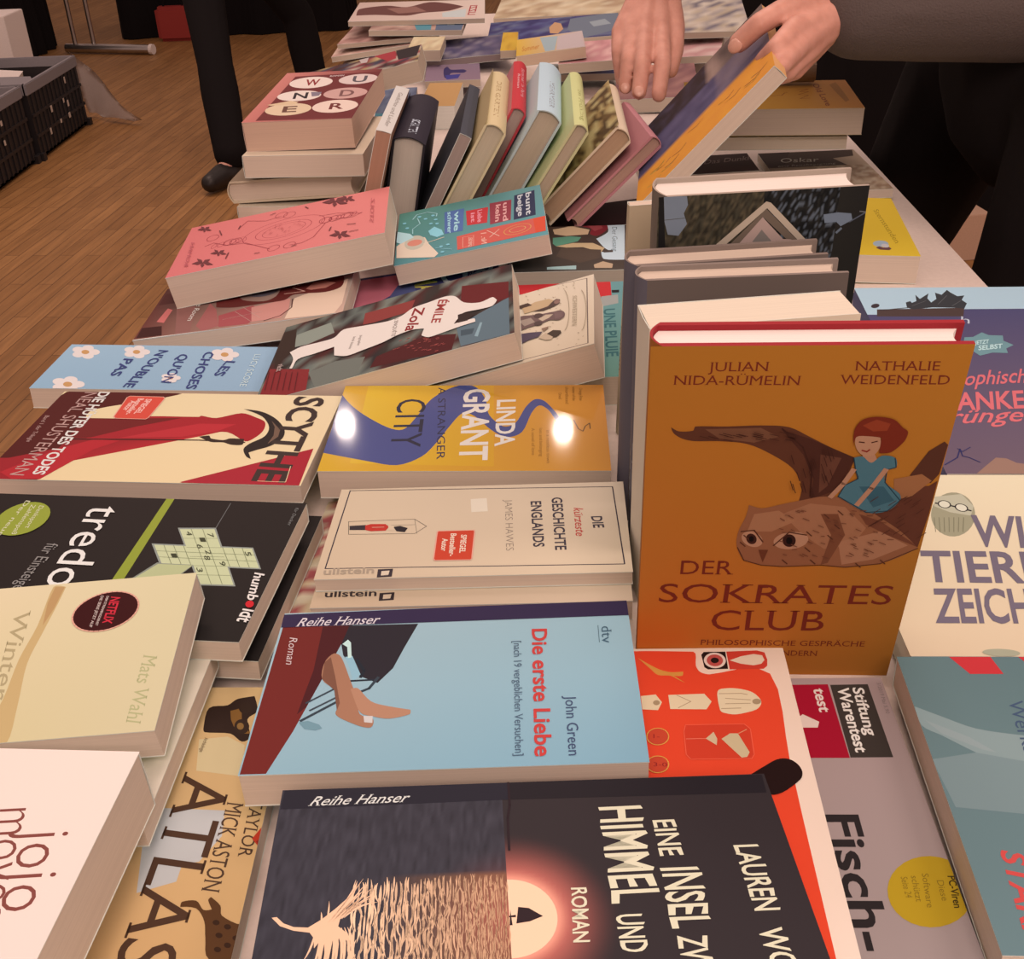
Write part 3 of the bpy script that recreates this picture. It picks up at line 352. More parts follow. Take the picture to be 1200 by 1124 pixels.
BOOKS.append(('paperback_book','black puzzle paperback with a pale green number cross,upper copy','book','books laid flat on the near end of the table','pb','far',(-0.24387,0.54535,0.77353),(-0.00284,0.00487,-0.12214),(0.20994,0.13887,0.01353),[(0.017,0.017,0.018),(0.017,0.017,0.018),(0.646,0.752,0.723),(0.017,0.017,0.018),(0.608,0.562,0.486)],'semi',[('g',[(0.017,0.016,0.017),(0.017,0.018,0.019),(0.02,0.02,0.021),(0.017,0.016,0.017)],[(0,0),(0.20994,0),(0.20994,0.13887),(0,0.13887)]),('p',(0.244,0.361,0.052),[(0.1171,0.14013),(0.12241,0.1387),(0.12497,0.04809),(0.11821,0.04792)]),('l',(0.125,0.161,0.181),0.00025,[(0.16087,0.13578),(0.16081,0.10354)],False),('p',(0.244,0.341,0.344),[(0.1369,0.1059),(0.16077,0.10735),(0.19233,0.04863),(0.17064,0.04831)]),('p',(0.244,0.341,0.344),[(0.12708,0.08809),(0.19063,0.08748),(0.20208,0.06595),(0.14059,0.06661)]),('p',(0.21,0.293,0.283),[(0.13801,0.06877),(0.16105,0.06849),(0.15395,0.05052),(0.12796,0.04994)]),('p',(0.494,0.675,0.461),[(0.13873,0.10442),(0.16042,0.10574),(0.19075,0.04989),(0.17125,0.04944)]),('p',(0.494,0.675,0.461),[(0.12924,0.08669),(0.19031,0.08625),(0.20057,0.06699),(0.14106,0.06809)]),('p',(0.412,0.562,0.344),[(0.13924,0.06739),(0.16044,0.0673),(0.15311,0.05185),(0.12962,0.05088)]),('l',(0.15,0.218,0.134),0.00013,[(0.1445,0.09466),(0.16581,0.09582)],False),('l',(0.15,0.218,0.134),0.00013,[(0.15012,0.08515),(0.17105,0.08616)],False),('l',(0.15,0.218,0.134),0.00013,[(0.1556,0.07589),(0.17617,0.07674)],False),('l',(0.15,0.218,0.134),0.00013,[(0.16095,0.06685),(0.18115,0.06756)],False),('l',(0.15,0.218,0.134),0.00013,[(0.16616,0.05804),(0.18601,0.05862)],False),('l',(0.15,0.218,0.134),0.00013,[(0.14589,0.10485),(0.17769,0.04959)],False),('l',(0.15,0.218,0.134),0.00013,[(0.13321,0.08045),(0.19376,0.07978)],False),('l',(0.15,0.218,0.134),0.00013,[(0.15305,0.10529),(0.18404,0.05)],False),('l',(0.15,0.218,0.134),0.00013,[(0.13711,0.07431),(0.19714,0.07342)],False),('l',(0.15,0.218,0.134),0.00013,[(0.1354,0.08665),(0.14707,0.06798)],False),('l',(0.15,0.218,0.134),0.00013,[(0.14155,0.0866),(0.15306,0.06787)],False),('l',(0.15,0.218,0.134),0.00013,[(0.14769,0.08656),(0.15905,0.06776)],False),('l',(0.15,0.218,0.134),0.00013,[(0.17212,0.08638),(0.18285,0.06732)],False),('l',(0.15,0.218,0.134),0.00013,[(0.17819,0.08634),(0.18877,0.06721)],False),('l',(0.15,0.218,0.134),0.00013,[(0.18426,0.0863),(0.19467,0.0671)],False),('t',(0.049,0.068,0.042),'4','r',(0.14331,0.10184),(0.00263,-0.00424),(0.00355,0.00022)),('t',(0.049,0.068,0.042),'7','r',(0.15742,0.10081),(0.00254,-0.00422),(0.00353,0.00022)),('t',(0.049,0.068,0.042),'1','r',(0.1542,0.09562),(0.00255,-0.00416),(0.00351,0.00022)),('t',(0.049,0.068,0.042),'6','r',(0.15503,0.08829),(0.00252,-0.00408),(0.00348,0.00022)),('t',(0.049,0.068,0.042),'2','r',(0.16231,0.0827),(0.00246,-0.00402),(0.00345,0.00022)),('t',(0.049,0.068,0.042),'8','r',(0.16366,0.07684),(0.00243,-0.00396),(0.00342,0.00022)),('t',(0.049,0.068,0.042),'3','r',(0.16347,0.06462),(0.00239,-0.00383),(0.00337,0.00021)),('t',(0.049,0.068,0.042),'9','r',(0.17483,0.07168),(0.00235,-0.0039),(0.00339,0.00021)),('t',(0.049,0.068,0.042),'5','r',(0.18695,0.08245),(0.00231,-0.004),(0.00343,0.00021)),('t',(0.049,0.068,0.042),'1','r',(0.14292,0.0779),(0.00256,-0.00398),(0.00344,0.00022)),('t',(0.684,0.8,0.845),'humb','b',(0.19968,0.06212),(0.00315,-0.02563),(0.00615,-0.00129)),('e',(0.516,0.024,0.039),(0.20572,0.0325),(0.00247,-0.00061),(0.00016,-0.00309)),('t',(0.684,0.8,0.845),'ldt','b',(0.20349,0.02822),(-0.00029,-0.01114),(0.00823,-0.0015)),('t',(0.697,0.85,0.9),'tredo','rd',(0.07171,0.12712),(0.00907,-0.08576),(0.02309,-0.00068)),('t',(0.244,0.284,0.302),'für Einsteiger','r',(0.06308,0.08381),(0.0009,-0.05062),(0.00783,-0.00044)),('e',(0.251,0.372,0.055),(0.03399,0.10976),(0.01454,0.00819),(0.00811,-0.01759)),('t',(0.561,0.69,0.527),'Der neue','r',(0.02583,0.13063),(0.00148,-0.04062),(0.00335,-0.0005)),('t',(0.561,0.69,0.527),'Zahlenspaß','r',(0.03192,0.12615),(0.00356,-0.03406),(0.00332,-0.00049)),('t',(0.561,0.69,0.527),'Denksport','r',(0.03781,0.12512),(0.00287,-0.0257),(0.00331,-0.00049)),('t',(0.179,0.225,0.246),'für Denker','r',(0.20456,0.13224),(0.00019,-0.02031),(0.00236,-0.00053))],[],None))
BOOKS.append(('paperback_book','black puzzle paperback mostly hidden under its twin,lower copy','book','books laid flat on the near end of the table','pb','far',(-0.23953,0.55916,0.75306),(-0.01325,0.0232,-0.10676),(0.21,0.14998,0.01337),[(0.017,0.017,0.018),(0.017,0.017,0.018),(0.646,0.752,0.723),(0.017,0.017,0.018),(0.608,0.562,0.486)],'semi',[],[],None))
BOOKS.append(('paperback_book','cream green paperback with a round dark maroon sticker','book','books laid flat on the near end of the table','pb','far',(-0.26347,0.43766,0.78519),(0.11684,-0.04277,0.01499),(0.1878,0.10773,0.01866),[(0.584,0.646,0.423),(0.584,0.646,0.423),(0.646,0.752,0.723),(0.584,0.646,0.423),(0.608,0.562,0.486)],'semi',[('g',[(0.584,0.617,0.344),(0.561,0.617,0.436),(0.584,0.66,0.461),(0.697,0.705,0.527)],[(0,0),(0.1878,0),(0.1878,0.10773),(0,0.10773)]),('p',(0.494,0.449,0.237),[(0.11064,0.10566),(0.112,0.10661),(0.11438,0.1062),(0.11664,0.10531),(0.11765,0.10482),(0.11758,0.10346),(0.1174,0.10019),(0.11717,0.0962),(0.11693,0.09265),(0.11651,0.08783),(0.11599,0.08228),(0.11545,0.0765),(0.11496,0.07094),(0.11442,0.06559),(0.11383,0.06029),(0.11342,0.05495),(0.11341,0.04947),(0.11403,0.04297),(0.11507,0.03601),(0.1162,0.02904),(0.11711,0.02246),(0.11801,0.01592),(0.11897,0.00921),(0.11949,0.00333),(0.11904,-0.00074),(0.11683,-0.00224),(0.11323,-0.00228),(0.10986,-0.0017),(0.10837,-0.00132),(0.10797,-0.00044),(0.10708,0.00167),(0.10618,0.00422),(0.10577,0.00641),(0.10615,0.01051),(0.107,0.0156),(0.10794,0.02122),(0.10855,0.02691),(0.10863,0.03304),(0.10842,0.03966),(0.10819,0.04641),(0.10821,0.05291),(0.10867,0.05876),(0.1094,0.06454),(0.11015,0.0704),(0.11066,0.07653),(0.11067,0.08403),(0.11038,0.09245),(0.11022,0.10022)]),('p',(0.422,0.331,0.167),[(0.11176,0.10552),(0.11701,0.1049),(0.11584,0.0885),(0.11342,0.07622),(0.11113,0.09333)]),('t',(0.393,0.485,0.283),'Mats Wahl','s',(0.17199,0.04936),(0.00108,-0.04308),(0.0072,-0.00175)),('t',(0.383,0.393,0.246),'Winter','s',(0.09518,0.09004),(0.00765,-0.06253),(0.00864,-0.00164))],[],('round dark maroon sticker',('e',(0.039,0.009,0.011),(0.14457,0.08305),(0.0167,0.00272),(0.00268,-0.01435)),[('t',(0.538,0.033,0.067),'NETFLIX','b',(0.14503,0.09373),(9e-05,-0.01959),(0.00506,-0.0011)),('t',(0.494,0.498,0.513),'DIE SERIE JETZT AUF','b',(0.13915,0.09519),(-0.00039,-0.02321),(0.0015,-0.0003)),('t',(0.494,0.498,0.513),'DEM STREAMINGDIENST','b',(0.14234,0.09456),(-0.00069,-0.0217),(0.00132,-0.00028))])))
BOOKS.append(('paperback_book','pale thick paperback under the cream green one with the round sticker','book','books laid flat on the near end of the table','pb','far',(-0.27208,0.41515,0.75914),(-0.0332,-0.03788,-0.03416),(0.20976,0.1286,0.01236),[(0.697,0.752,0.675),(0.697,0.752,0.675),(0.646,0.752,0.723),(0.697,0.752,0.675),(0.608,0.562,0.486)],'semi',[],[],None))
BOOKS.append(('paperback_book','thick white paperback with thin brown lettering in the near left corner','book','books laid flat on the near end of the table','pb','far',(-0.27389,0.30727,0.77436),(0.01951,-0.01994,-0.10474),(0.2,0.13,0.0327),[(0.8,0.8,0.8),(0.8,0.8,0.8),(0.646,0.752,0.723),(0.8,0.8,0.8),(0.608,0.562,0.486)],'semi',[('g',[(0.8,0.817,0.809),(0.779,0.768,0.774),(0.779,0.8,0.791),(0.8,0.8,0.791)],[(0,0),(0.2,0),(0.2,0.13),(0,0.13)]),('t',(0.21,0.077,0.071),'jojo','l',(0.16825,0.08478),(0.00725,-0.03806),(0.0153,0.00175)),('t',(0.21,0.077,0.071),'moyes','l',(0.15199,0.09578),(0.0144,-0.05344),(0.01335,0.0014))],[],None))
BOOKS.append(('paperback_book','wide tan illustrated book with big serif lettering,carved mask and old crown','book','books laid flat on the near end of the table','pb','far',(-0.17229,0.32936,0.74183),(-0.00019,0.03781,-0.00888),(0.09514,0.27,0.01389),[(0.561,0.449,0.237),(0.561,0.449,0.237),(0.646,0.752,0.723),(0.561,0.449,0.237),(0.608,0.562,0.486)],'semi',[('g',[(0.494,0.341,0.167),(0.538,0.393,0.197),(0.621,0.536,0.283),(0.596,0.51,0.293)],[(0,0),(0.09514,0),(0.09514,0.27),(0,0.27)]),('p',(0.462,0.576,0.643),[(0.04182,0.18469),(0.07555,0.18271),(0.07749,0.16719),(0.07029,0.15249),(0.06293,0.15095),(0.06268,0.14157),(0.04663,0.13558),(0.04224,0.16078)]),('p',(0.608,0.617,0.4),[(0.05239,0.23038),(0.06658,0.23236),(0.07658,0.22618),(0.07937,0.20463),(0.05599,0.20858)]),('p',(0.034,0.024,0.021),[(0.05232,0.25369),(0.05411,0.25502),(0.05672,0.25536),(0.05949,0.2554),(0.0617,0.25584),(0.06288,0.25685),(0.06386,0.25825),(0.06485,0.25966),(0.06603,0.26071),(0.06832,0.26155),(0.07122,0.26225),(0.07372,0.26273),(0.07478,0.26291),(0.07537,0.26151),(0.07666,0.25823),(0.07792,0.25441),(0.07845,0.25137),(0.07779,0.24955),(0.07641,0.24822),(0.07504,0.24684),(0.07442,0.24491),(0.07503,0.24195),(0.07637,0.23839),(0.07771,0.23493),(0.07832,0.23229),(0.078,0.23069),(0.07714,0.22946),(0.07596,0.22873),(0.07465,0.22863),(0.07316,0.22956),(0.07141,0.23133),(0.06953,0.2332),(0.06762,0.23442),(0.06443,0.23496),(0.06054,0.23508),(0.05683,0.23515),(0.05415,0.23553),(0.05349,0.23614),(0.05304,0.23724),(0.05277,0.23853),(0.05261,0.23972),(0.05223,0.24277),(0.05179,0.24677),(0.05169,0.25076)]),('p',(0.216,0.131,0.042),[(0.06412,0.25144),(0.06972,0.2536),(0.07143,0.24493),(0.07792,0.23436),(0.07351,0.23439),(0.06833,0.23964),(0.06575,0.24496)]),('e',(0.036,0.026,0.021),(0.07154,0.25359),(0.0035,-0.00089),(0.00025,-0.00436)),('e',(0.039,0.028,0.023),(0.07248,0.23962),(0.00402,-0.00086),(0.00048,-0.00543)),('e',(0.244,0.168,0.063),(0.0717,0.23983),(0.00186,-0.00043),(0.0002,-0.00252)),('t',(0.071,0.044,0.03),'ATLAS','s',(0.0508,0.20784),(-0.00352,-0.1092),(0.02515,-0.00433)),('t',(0.078,0.054,0.039),'MICK ASTON','s',(0.0758,0.18805),(-0.00085,-0.05145),(0.00819,-0.00131)),('t',(0.078,0.054,0.039),'TIM TAYLOR','s',(0.08676,0.20649),(0.00053,-0.05121),(0.00641,-0.00118)),('t',(0.15,0.114,0.071),'Archäologie','r',(0.05504,0.2316),(-0.0006,-0.01012),(0.00214,-0.00042)),('p',(0.094,0.051,0.023),[(0.06776,0.128),(0.06768,0.12837),(0.06757,0.1292),(0.06757,0.1301),(0.06786,0.13066),(0.069,0.13107),(0.07064,0.1314),(0.07241,0.1315),(0.07394,0.13121),(0.07514,0.13027),(0.07619,0.12885),(0.07716,0.12742),(0.07812,0.12647),(0.07922,0.12621),(0.08041,0.12633),(0.08137,0.12659),(0.08176,0.12673),(0.08139,0.12732),(0.08055,0.1287),(0.07965,0.13028),(0.0791,0.13147),(0.07916,0.13204),(0.07947,0.13256),(0.07982,0.13295),(0.07999,0.13311),(0.08063,0.13263),(0.08211,0.13146),(0.0838,0.12999),(0.08507,0.12862),(0.08559,0.12734),(0.08582,0.12592),(0.0861,0.12457),(0.08677,0.1235),(0.0887,0.12209),(0.09129,0.12057),(0.09399,0.11935),(0.09628,0.11885),(0.09816,0.11937),(0.09986,0.12064),(0.10124,0.12215),(0.10214,0.12339),(0.10226,0.12407),(0.10203,0.1249),(0.10157,0.12571),(0.10098,0.12631),(0.09977,0.12686),(0.09811,0.12734),(0.09664,0.12768),(0.096,0.12781),(0.09599,0.12807),(0.096,0.12865),(0.09612,0.12925),(0.0964,0.12957),(0.09745,0.1297),(0.09893,0.12972),(0.10048,0.12951),(0.10173,0.12895),(0.10266,0.1279),(0.10342,0.12648),(0.10397,0.1249),(0.10423,0.12338),(0.10417,0.12189),(0.10383,0.12034),(0.10329,0.11889),(0.10259,0.11767),(0.10155,0.11687),(0.1002,0.11636),(0.09896,0.1158),(0.09827,0.11488),(0.09841,0.1134),(0.09909,0.11159),(0.09988,0.10969),(0.10034,0.10794),(0.10055,0.1062),(0.10066,0.10441),(0.10043,0.1029),(0.0996,0.10199),(0.09688,0.10137),(0.09299,0.10105),(0.08901,0.10124),(0.08601,0.10209),(0.08434,0.10393),(0.08341,0.10659),(0.08282,0.10954),(0.0822,0.1122),(0.0816,0.11434),(0.08111,0.11653),(0.08056,0.11868),(0.0798,0.12067),(0.07882,0.12254),(0.07765,0.12439),(0.07632,0.12602),(0.07487,0.12722),(0.0729,0.12786),(0.07056,0.12808),(0.06859,0.12805)]),('e',(0.039,0.022,0.014),(0.08509,0.11992),(0.00156,-0.00044),(-9e-05,-0.00128)),('e',(0.039,0.022,0.014),(0.09042,0.11775),(0.00155,-0.00044),(-0.0001,-0.00127)),('e',(0.039,0.022,0.014),(0.08768,0.11355),(0.00154,-0.00043),(-9e-05,-0.00125)),('e',(0.039,0.022,0.014),(0.0952,0.11211),(0.00153,-0.00043),(-0.00011,-0.00125)),('e',(0.039,0.022,0.014),(0.09231,0.10868),(0.00152,-0.00042),(-0.0001,-0.00123)),('e',(0.039,0.022,0.014),(0.08856,0.10666),(0.00152,-0.00042),(-9e-05,-0.00122)),('e',(0.039,0.022,0.014),(0.09778,0.10523),(0.00151,-0.00042),(-0.00011,-0.00121)),('p',(0.442,0.051,0.028),[(0.09185,0.16543),(0.09511,0.17216),(0.09971,0.17643),(0.10284,0.17383),(0.10446,0.16038),(0.09761,0.15845)]),('p',(0.244,0.024,0.021),[(0.09401,0.16375),(0.09736,0.16707),(0.10324,0.16369),(0.09749,0.15911)]),('p',(0.086,0.036,0.033),[(0.09579,0.15073),(0.09973,0.15391),(0.10271,0.14439),(0.10058,0.13522),(0.09819,0.14133)])],[],None))
BOOKS.append(('magazine','bright red booklet with a cream frame and cut-out clothing pictures','magazine','books laid flat on the near end of the table','pb','left',(0.07236,0.35657,0.75061),(0.00061,-0.0183,-0.06498),(0.13,0.24,0.01),[(0.751,0.736,0.675),(0.751,0.736,0.675),(0.646,0.752,0.723),(0.751,0.736,0.675),(0.608,0.562,0.486)],'semi',[('g',[(0.779,0.784,0.74),(0.779,0.784,0.74),(0.737,0.72,0.643),(0.737,0.72,0.643)],[(0,0),(0.13,0),(0.13,0.24),(0,0.24)]),('p',(0.671,0.077,0.036),[(-0.02185,0.23747),(-0.00808,0.23772),(0.0234,0.23809),(0.05794,0.23809),(0.08111,0.23718),(0.08219,0.2356),(0.0821,0.23222),(0.08159,0.2284),(0.08144,0.22546),(0.08169,0.22398),(0.08207,0.22258),(0.08259,0.22134),(0.08328,0.22035),(0.08426,0.21956),(0.08545,0.21897),(0.08675,0.21857),(0.08806,0.2184),(0.09483,0.21989),(0.10423,0.22263),(0.11356,0.2233),(0.11995,0.2186),(0.12215,0.20626),(0.12185,0.18919),(0.12064,0.17162),(0.11993,0.15704),(0.1199,0.14708),(0.11985,0.13741),(0.11981,0.12805),(0.1198,0.11898),(0.11987,0.0985),(0.11998,0.07402),(0.12008,0.05446),(0.12012,0.04654),(0.1032,0.04316),(0.06502,0.03749),(0.02327,0.03602),(-0.00592,0.04544),(-0.01833,0.07931),(-0.02309,0.13859),(-0.02301,0.2043)]),('p',(0.02,0.012,0.012),[(0.08519,0.23448),(0.08678,0.23683),(0.09852,0.23691),(0.09834,0.22267),(0.08764,0.22231),(0.08583,0.22412)]),('p',(0.538,0.061,0.042),[(0.09902,0.2369),(0.11557,0.23769),(0.11954,0.23592),(0.12018,0.23004),(0.11942,0.22492),(0.11714,0.22241),(0.09911,0.22215)]),('e',(0.697,0.705,0.675),(0.09203,0.22968),(0.0059,0.00017),(-0.0002,-0.00641)),('e',(0.442,0.099,0.095),(0.09203,0.22968),(0.00439,0.00019),(-0.00012,-0.00488)),('e',(0.02,0.012,0.012),(0.09203,0.22968),(0.0022,0.0001),(-9e-05,-0.00232)),('p',(0.697,0.705,0.598),[(0.1,0.22956),(0.10647,0.23284),(0.11344,0.23457),(0.11792,0.23345),(0.1186,0.22955),(0.11649,0.22649),(0.11215,0.22528),(0.10567,0.22665)]),('p',(0.584,0.341,0.08),[(0.05052,0.23239),(0.05114,0.23179),(0.05264,0.23036),(0.05449,0.22862),(0.05616,0.22711),(0.05755,0.22587),(0.05895,0.22464),(0.06035,0.22351),(0.06176,0.22255),(0.06314,0.22178),(0.06455,0.22113),(0.06599,0.22063),(0.06745,0.22031),(0.06937,0.22025),(0.07158,0.22041),(0.0734,0.22062),(0.07416,0.22073),(0.07415,0.22026),(0.07408,0.2192),(0.07387,0.21806),(0.07345,0.21734),(0.07237,0.21712),(0.07085,0.21716),(0.06948,0.21731),(0.06889,0.2174),(0.0698,0.21651),(0.07177,0.21456),(0.07373,0.21262),(0.07462,0.21174),(0.07424,0.21201),(0.07331,0.21266),(0.07216,0.21349),(0.07113,0.21425),(0.07021,0.21507),(0.06927,0.21599),(0.06829,0.21683),(0.06723,0.21742),(0.06571,0.21767),(0.06393,0.21766),(0.06215,0.21771),(0.06063,0.21814),(0.05952,0.21907),(0.05857,0.22037),(0.05768,0.22183),(0.05677,0.22325),(0.0551,0.22567),(0.05303,0.22869),(0.05127,0.23129)]),('p',(0.671,0.705,0.527),[(0.05058,0.2017),(0.05838,0.20281),(0.06123,0.19682),(0.05882,0.19099),(0.05084,0.19165)]),('p',(0.671,0.705,0.527),[(0.06487,0.20237),(0.08361,0.20312),(0.08677,0.19714),(0.0836,0.19133),(0.06512,0.19174)]),('p',(0.671,0.705,0.527),[(0.09069,0.20484),(0.09159,0.20619),(0.09291,0.20684),(0.09441,0.20707),(0.09583,0.2072),(0.09752,0.2073),(0.09939,0.20719),(0.10129,0.20692),(0.10306,0.20651),(0.1047,0.20599),(0.10632,0.20534),(0.10783,0.2045),(0.10912,0.20343),(0.11023,0.20203),(0.11123,0.20033),(0.11194,0.19854),(0.1122,0.19687),(0.11189,0.19524),(0.11114,0.19358),(0.11012,0.19212),(0.10898,0.19108),(0.10672,0.18991),(0.10381,0.18884),(0.10079,0.18799),(0.09823,0.1875),(0.09643,0.18752),(0.09459,0.18788),(0.09294,0.18841),(0.09168,0.18894),(0.0912,0.18929),(0.09079,0.18983),(0.0905,0.1905),(0.09036,0.19126),(0.09021,0.19409),(0.09012,0.19799),(0.09023,0.20193)]),('l',(0.347,0.321,0.212),0.00025,[(0.09129,0.20303),(0.10262,0.20314),(0.10573,0.20227)],False),('l',(0.347,0.321,0.212),0.00025,[(0.09122,0.19183),(0.10119,0.19208)],False),('l',(0.347,0.321,0.212),0.0002,[(0.06931,0.20208),(0.07617,0.19725),(0.06935,0.19263)],False),('e',(0.347,0.321,0.212),(0.05838,0.1965),(0.00177,-2e-05),(-0.00012,-0.00188)),('e',(0.347,0.321,0.212),(0.10981,0.19689),(0.00223,-2e-05),(-0.0003,-0.00211)),('l',(0.347,0.321,0.212),0.0002,[(0.0941,0.19942),(0.10678,0.1981)],False),('l',(0.347,0.321,0.212),0.0002,[(0.09362,0.1953),(0.10642,0.19552)],False),('p',(0.549,0.061,0.033),[(0.07185,0.18004),(0.10125,0.18046),(0.10389,0.17699),(0.10335,0.15922),(0.10186,0.15662),(0.07241,0.15626),(0.07042,0.15941),(0.07068,0.17559)]),('l',(0.724,0.131,0.08),0.00025,[(0.07185,0.18004),(0.10125,0.18046),(0.10389,0.17699),(0.10335,0.15922),(0.10186,0.15662),(0.07241,0.15626),(0.07042,0.15941),(0.07068,0.17559)],True),('p',(0.549,0.536,0.377),[(0.08104,0.17025),(0.0854,0.17493),(0.08664,0.16999),(0.08593,0.16569)]),('p',(0.527,0.536,0.365),[(0.08871,0.16998),(0.09341,0.17376),(0.09727,0.17373),(0.1013,0.16081),(0.09975,0.15767),(0.09704,0.15717)]),('l',(0.671,0.21,0.153),0.00025,[(0.07137,0.1701),(0.08104,0.17025)],False),('l',(0.608,0.341,0.204),0.00025,[(0.09765,0.17373),(0.10188,0.17645)],False),('e',(0.494,0.077,0.042),(0.05738,0.17184),(0.00544,-4e-05),(-0.00039,-0.00586)),('r',(0.646,0.438,0.105),0.00025,(0.05738,0.17184),(0.00544,-4e-05),(-0.00039,-0.00586)),('e',(0.494,0.077,0.042),(0.05613,0.15292),(0.00528,-3e-05),(-0.00037,-0.00552)),('r',(0.646,0.438,0.105),0.00025,(0.05613,0.15292),(0.00528,-3e-05),(-0.00037,-0.00552)),('t',(0.244,0.024,0.028),'3-0','r',(0.05393,0.15159),(0.00661,-0.00024),(0.00017,0.00268)),('t',(0.244,0.024,0.028),'1-','r',(0.05513,0.17066),(0.00309,-0.00024),(0.00018,0.00285)),('p',(0.017,0.01,0.011),[(0.09965,0.1459),(0.10048,0.14653),(0.10249,0.14805),(0.10494,0.14987),(0.10711,0.15144),(0.10878,0.15266),(0.11049,0.15391),(0.11217,0.15502),(0.11374,0.15583),(0.11511,0.15626),(0.11648,0.15648),(0.11782,0.15646),(0.11904,0.15622),(0.12018,0.15569),(0.12124,0.1549),(0.12218,0.15394),(0.12296,0.1529),(0.12356,0.15177),(0.12404,0.15048),(0.12435,0.14912),(0.12444,0.14781),(0.1243,0.14649),(0.12395,0.14514),(0.12341,0.14387),(0.12269,0.14282),(0.12065,0.14076),(0.1179,0.13832),(0.11502,0.13603),(0.11256,0.13443),(0.11085,0.13369),(0.10908,0.13327),(0.10742,0.13334),(0.106,0.13406),(0.10412,0.13668),(0.10204,0.14064),(0.10035,0.14429)])],[],None))
BOOKS.append(('magazine','mauve grey booklet with a red box,big black lettering and a yellow disc','magazine','books laid flat on the near end of the table','pb','far',(0.09822,0.33161,0.74126),(0.0007,-0.01303,-0.05606),(0.18,0.26,0.009),[(0.313,0.312,0.333),(0.313,0.312,0.333),(0.646,0.752,0.723),(0.313,0.312,0.333),(0.608,0.562,0.486)],'semi',[('g',[(0.244,0.241,0.264),(0.322,0.331,0.354),(0.347,0.321,0.344),(0.313,0.293,0.312)],[(0,0),(0.18,0),(0.18,0.26),(0,0.26)]),('p',(0.313,0.01,0.036),[(0.10608,0.25462),(0.15076,0.25502),(0.15056,0.20069),(0.10698,0.20109)]),('p',(0.646,0.646,0.628),[(0.12359,0.22408),(0.13325,0.23204),(0.14057,0.22638),(0.13904,0.22216),(0.12936,0.22227)]),('t',(0.671,0.705,0.707),'test','b',(0.14235,0.25189),(-3e-05,-0.01843),(0.00595,-9e-05)),('p',(0.044,0.044,0.042),[(0.15192,0.25446),(0.17187,0.2547),(0.17181,0.20096),(0.15094,0.20092)]),('t',(0.697,0.8,0.809),'Stiftung','b',(0.16316,0.25212),(-0.00097,-0.03587),(0.00574,-9e-05)),('t',(0.697,0.8,0.809),'Warentest','b',(0.15507,0.25224),(-0.00067,-0.04786),(0.00611,-9e-05)),('t',(0.024,0.024,0.028),'Fisch-','b',(0.13118,0.16444),(-0.00109,-0.07294),(0.01515,-8e-05)),('t',(0.21,0.195,0.212),'3/2019 Mai 5,90','r',(0.1768,0.25571),(-0.00081,-0.02371),(0.00198,-3e-05)),('e',(0.412,0.341,0.025),(0.16748,0.1215),(0.01811,-0.00071),(-0.00522,-0.01863)),('t',(0.049,0.041,0.012),'PC-Viren','b',(0.17719,0.12925),(-0.00203,-0.0167),(0.00324,-0.0)),('t',(0.21,0.168,0.021),'Diese','r',(0.17179,0.12689),(-0.00074,-0.01069),(0.00294,-0.0)),('t',(0.21,0.168,0.021),'Software','r',(0.16632,0.13055),(-0.00259,-0.01783),(0.00296,-0.0)),('t',(0.21,0.168,0.021),'schützt','r',(0.16123,0.12927),(-0.0013,-0.0136),(0.00296,-0.0)),('t',(0.21,0.168,0.021),'Seite 24','r',(0.15665,0.12873),(-0.0005,-0.01095),(0.00296,-0.0))],[],None))
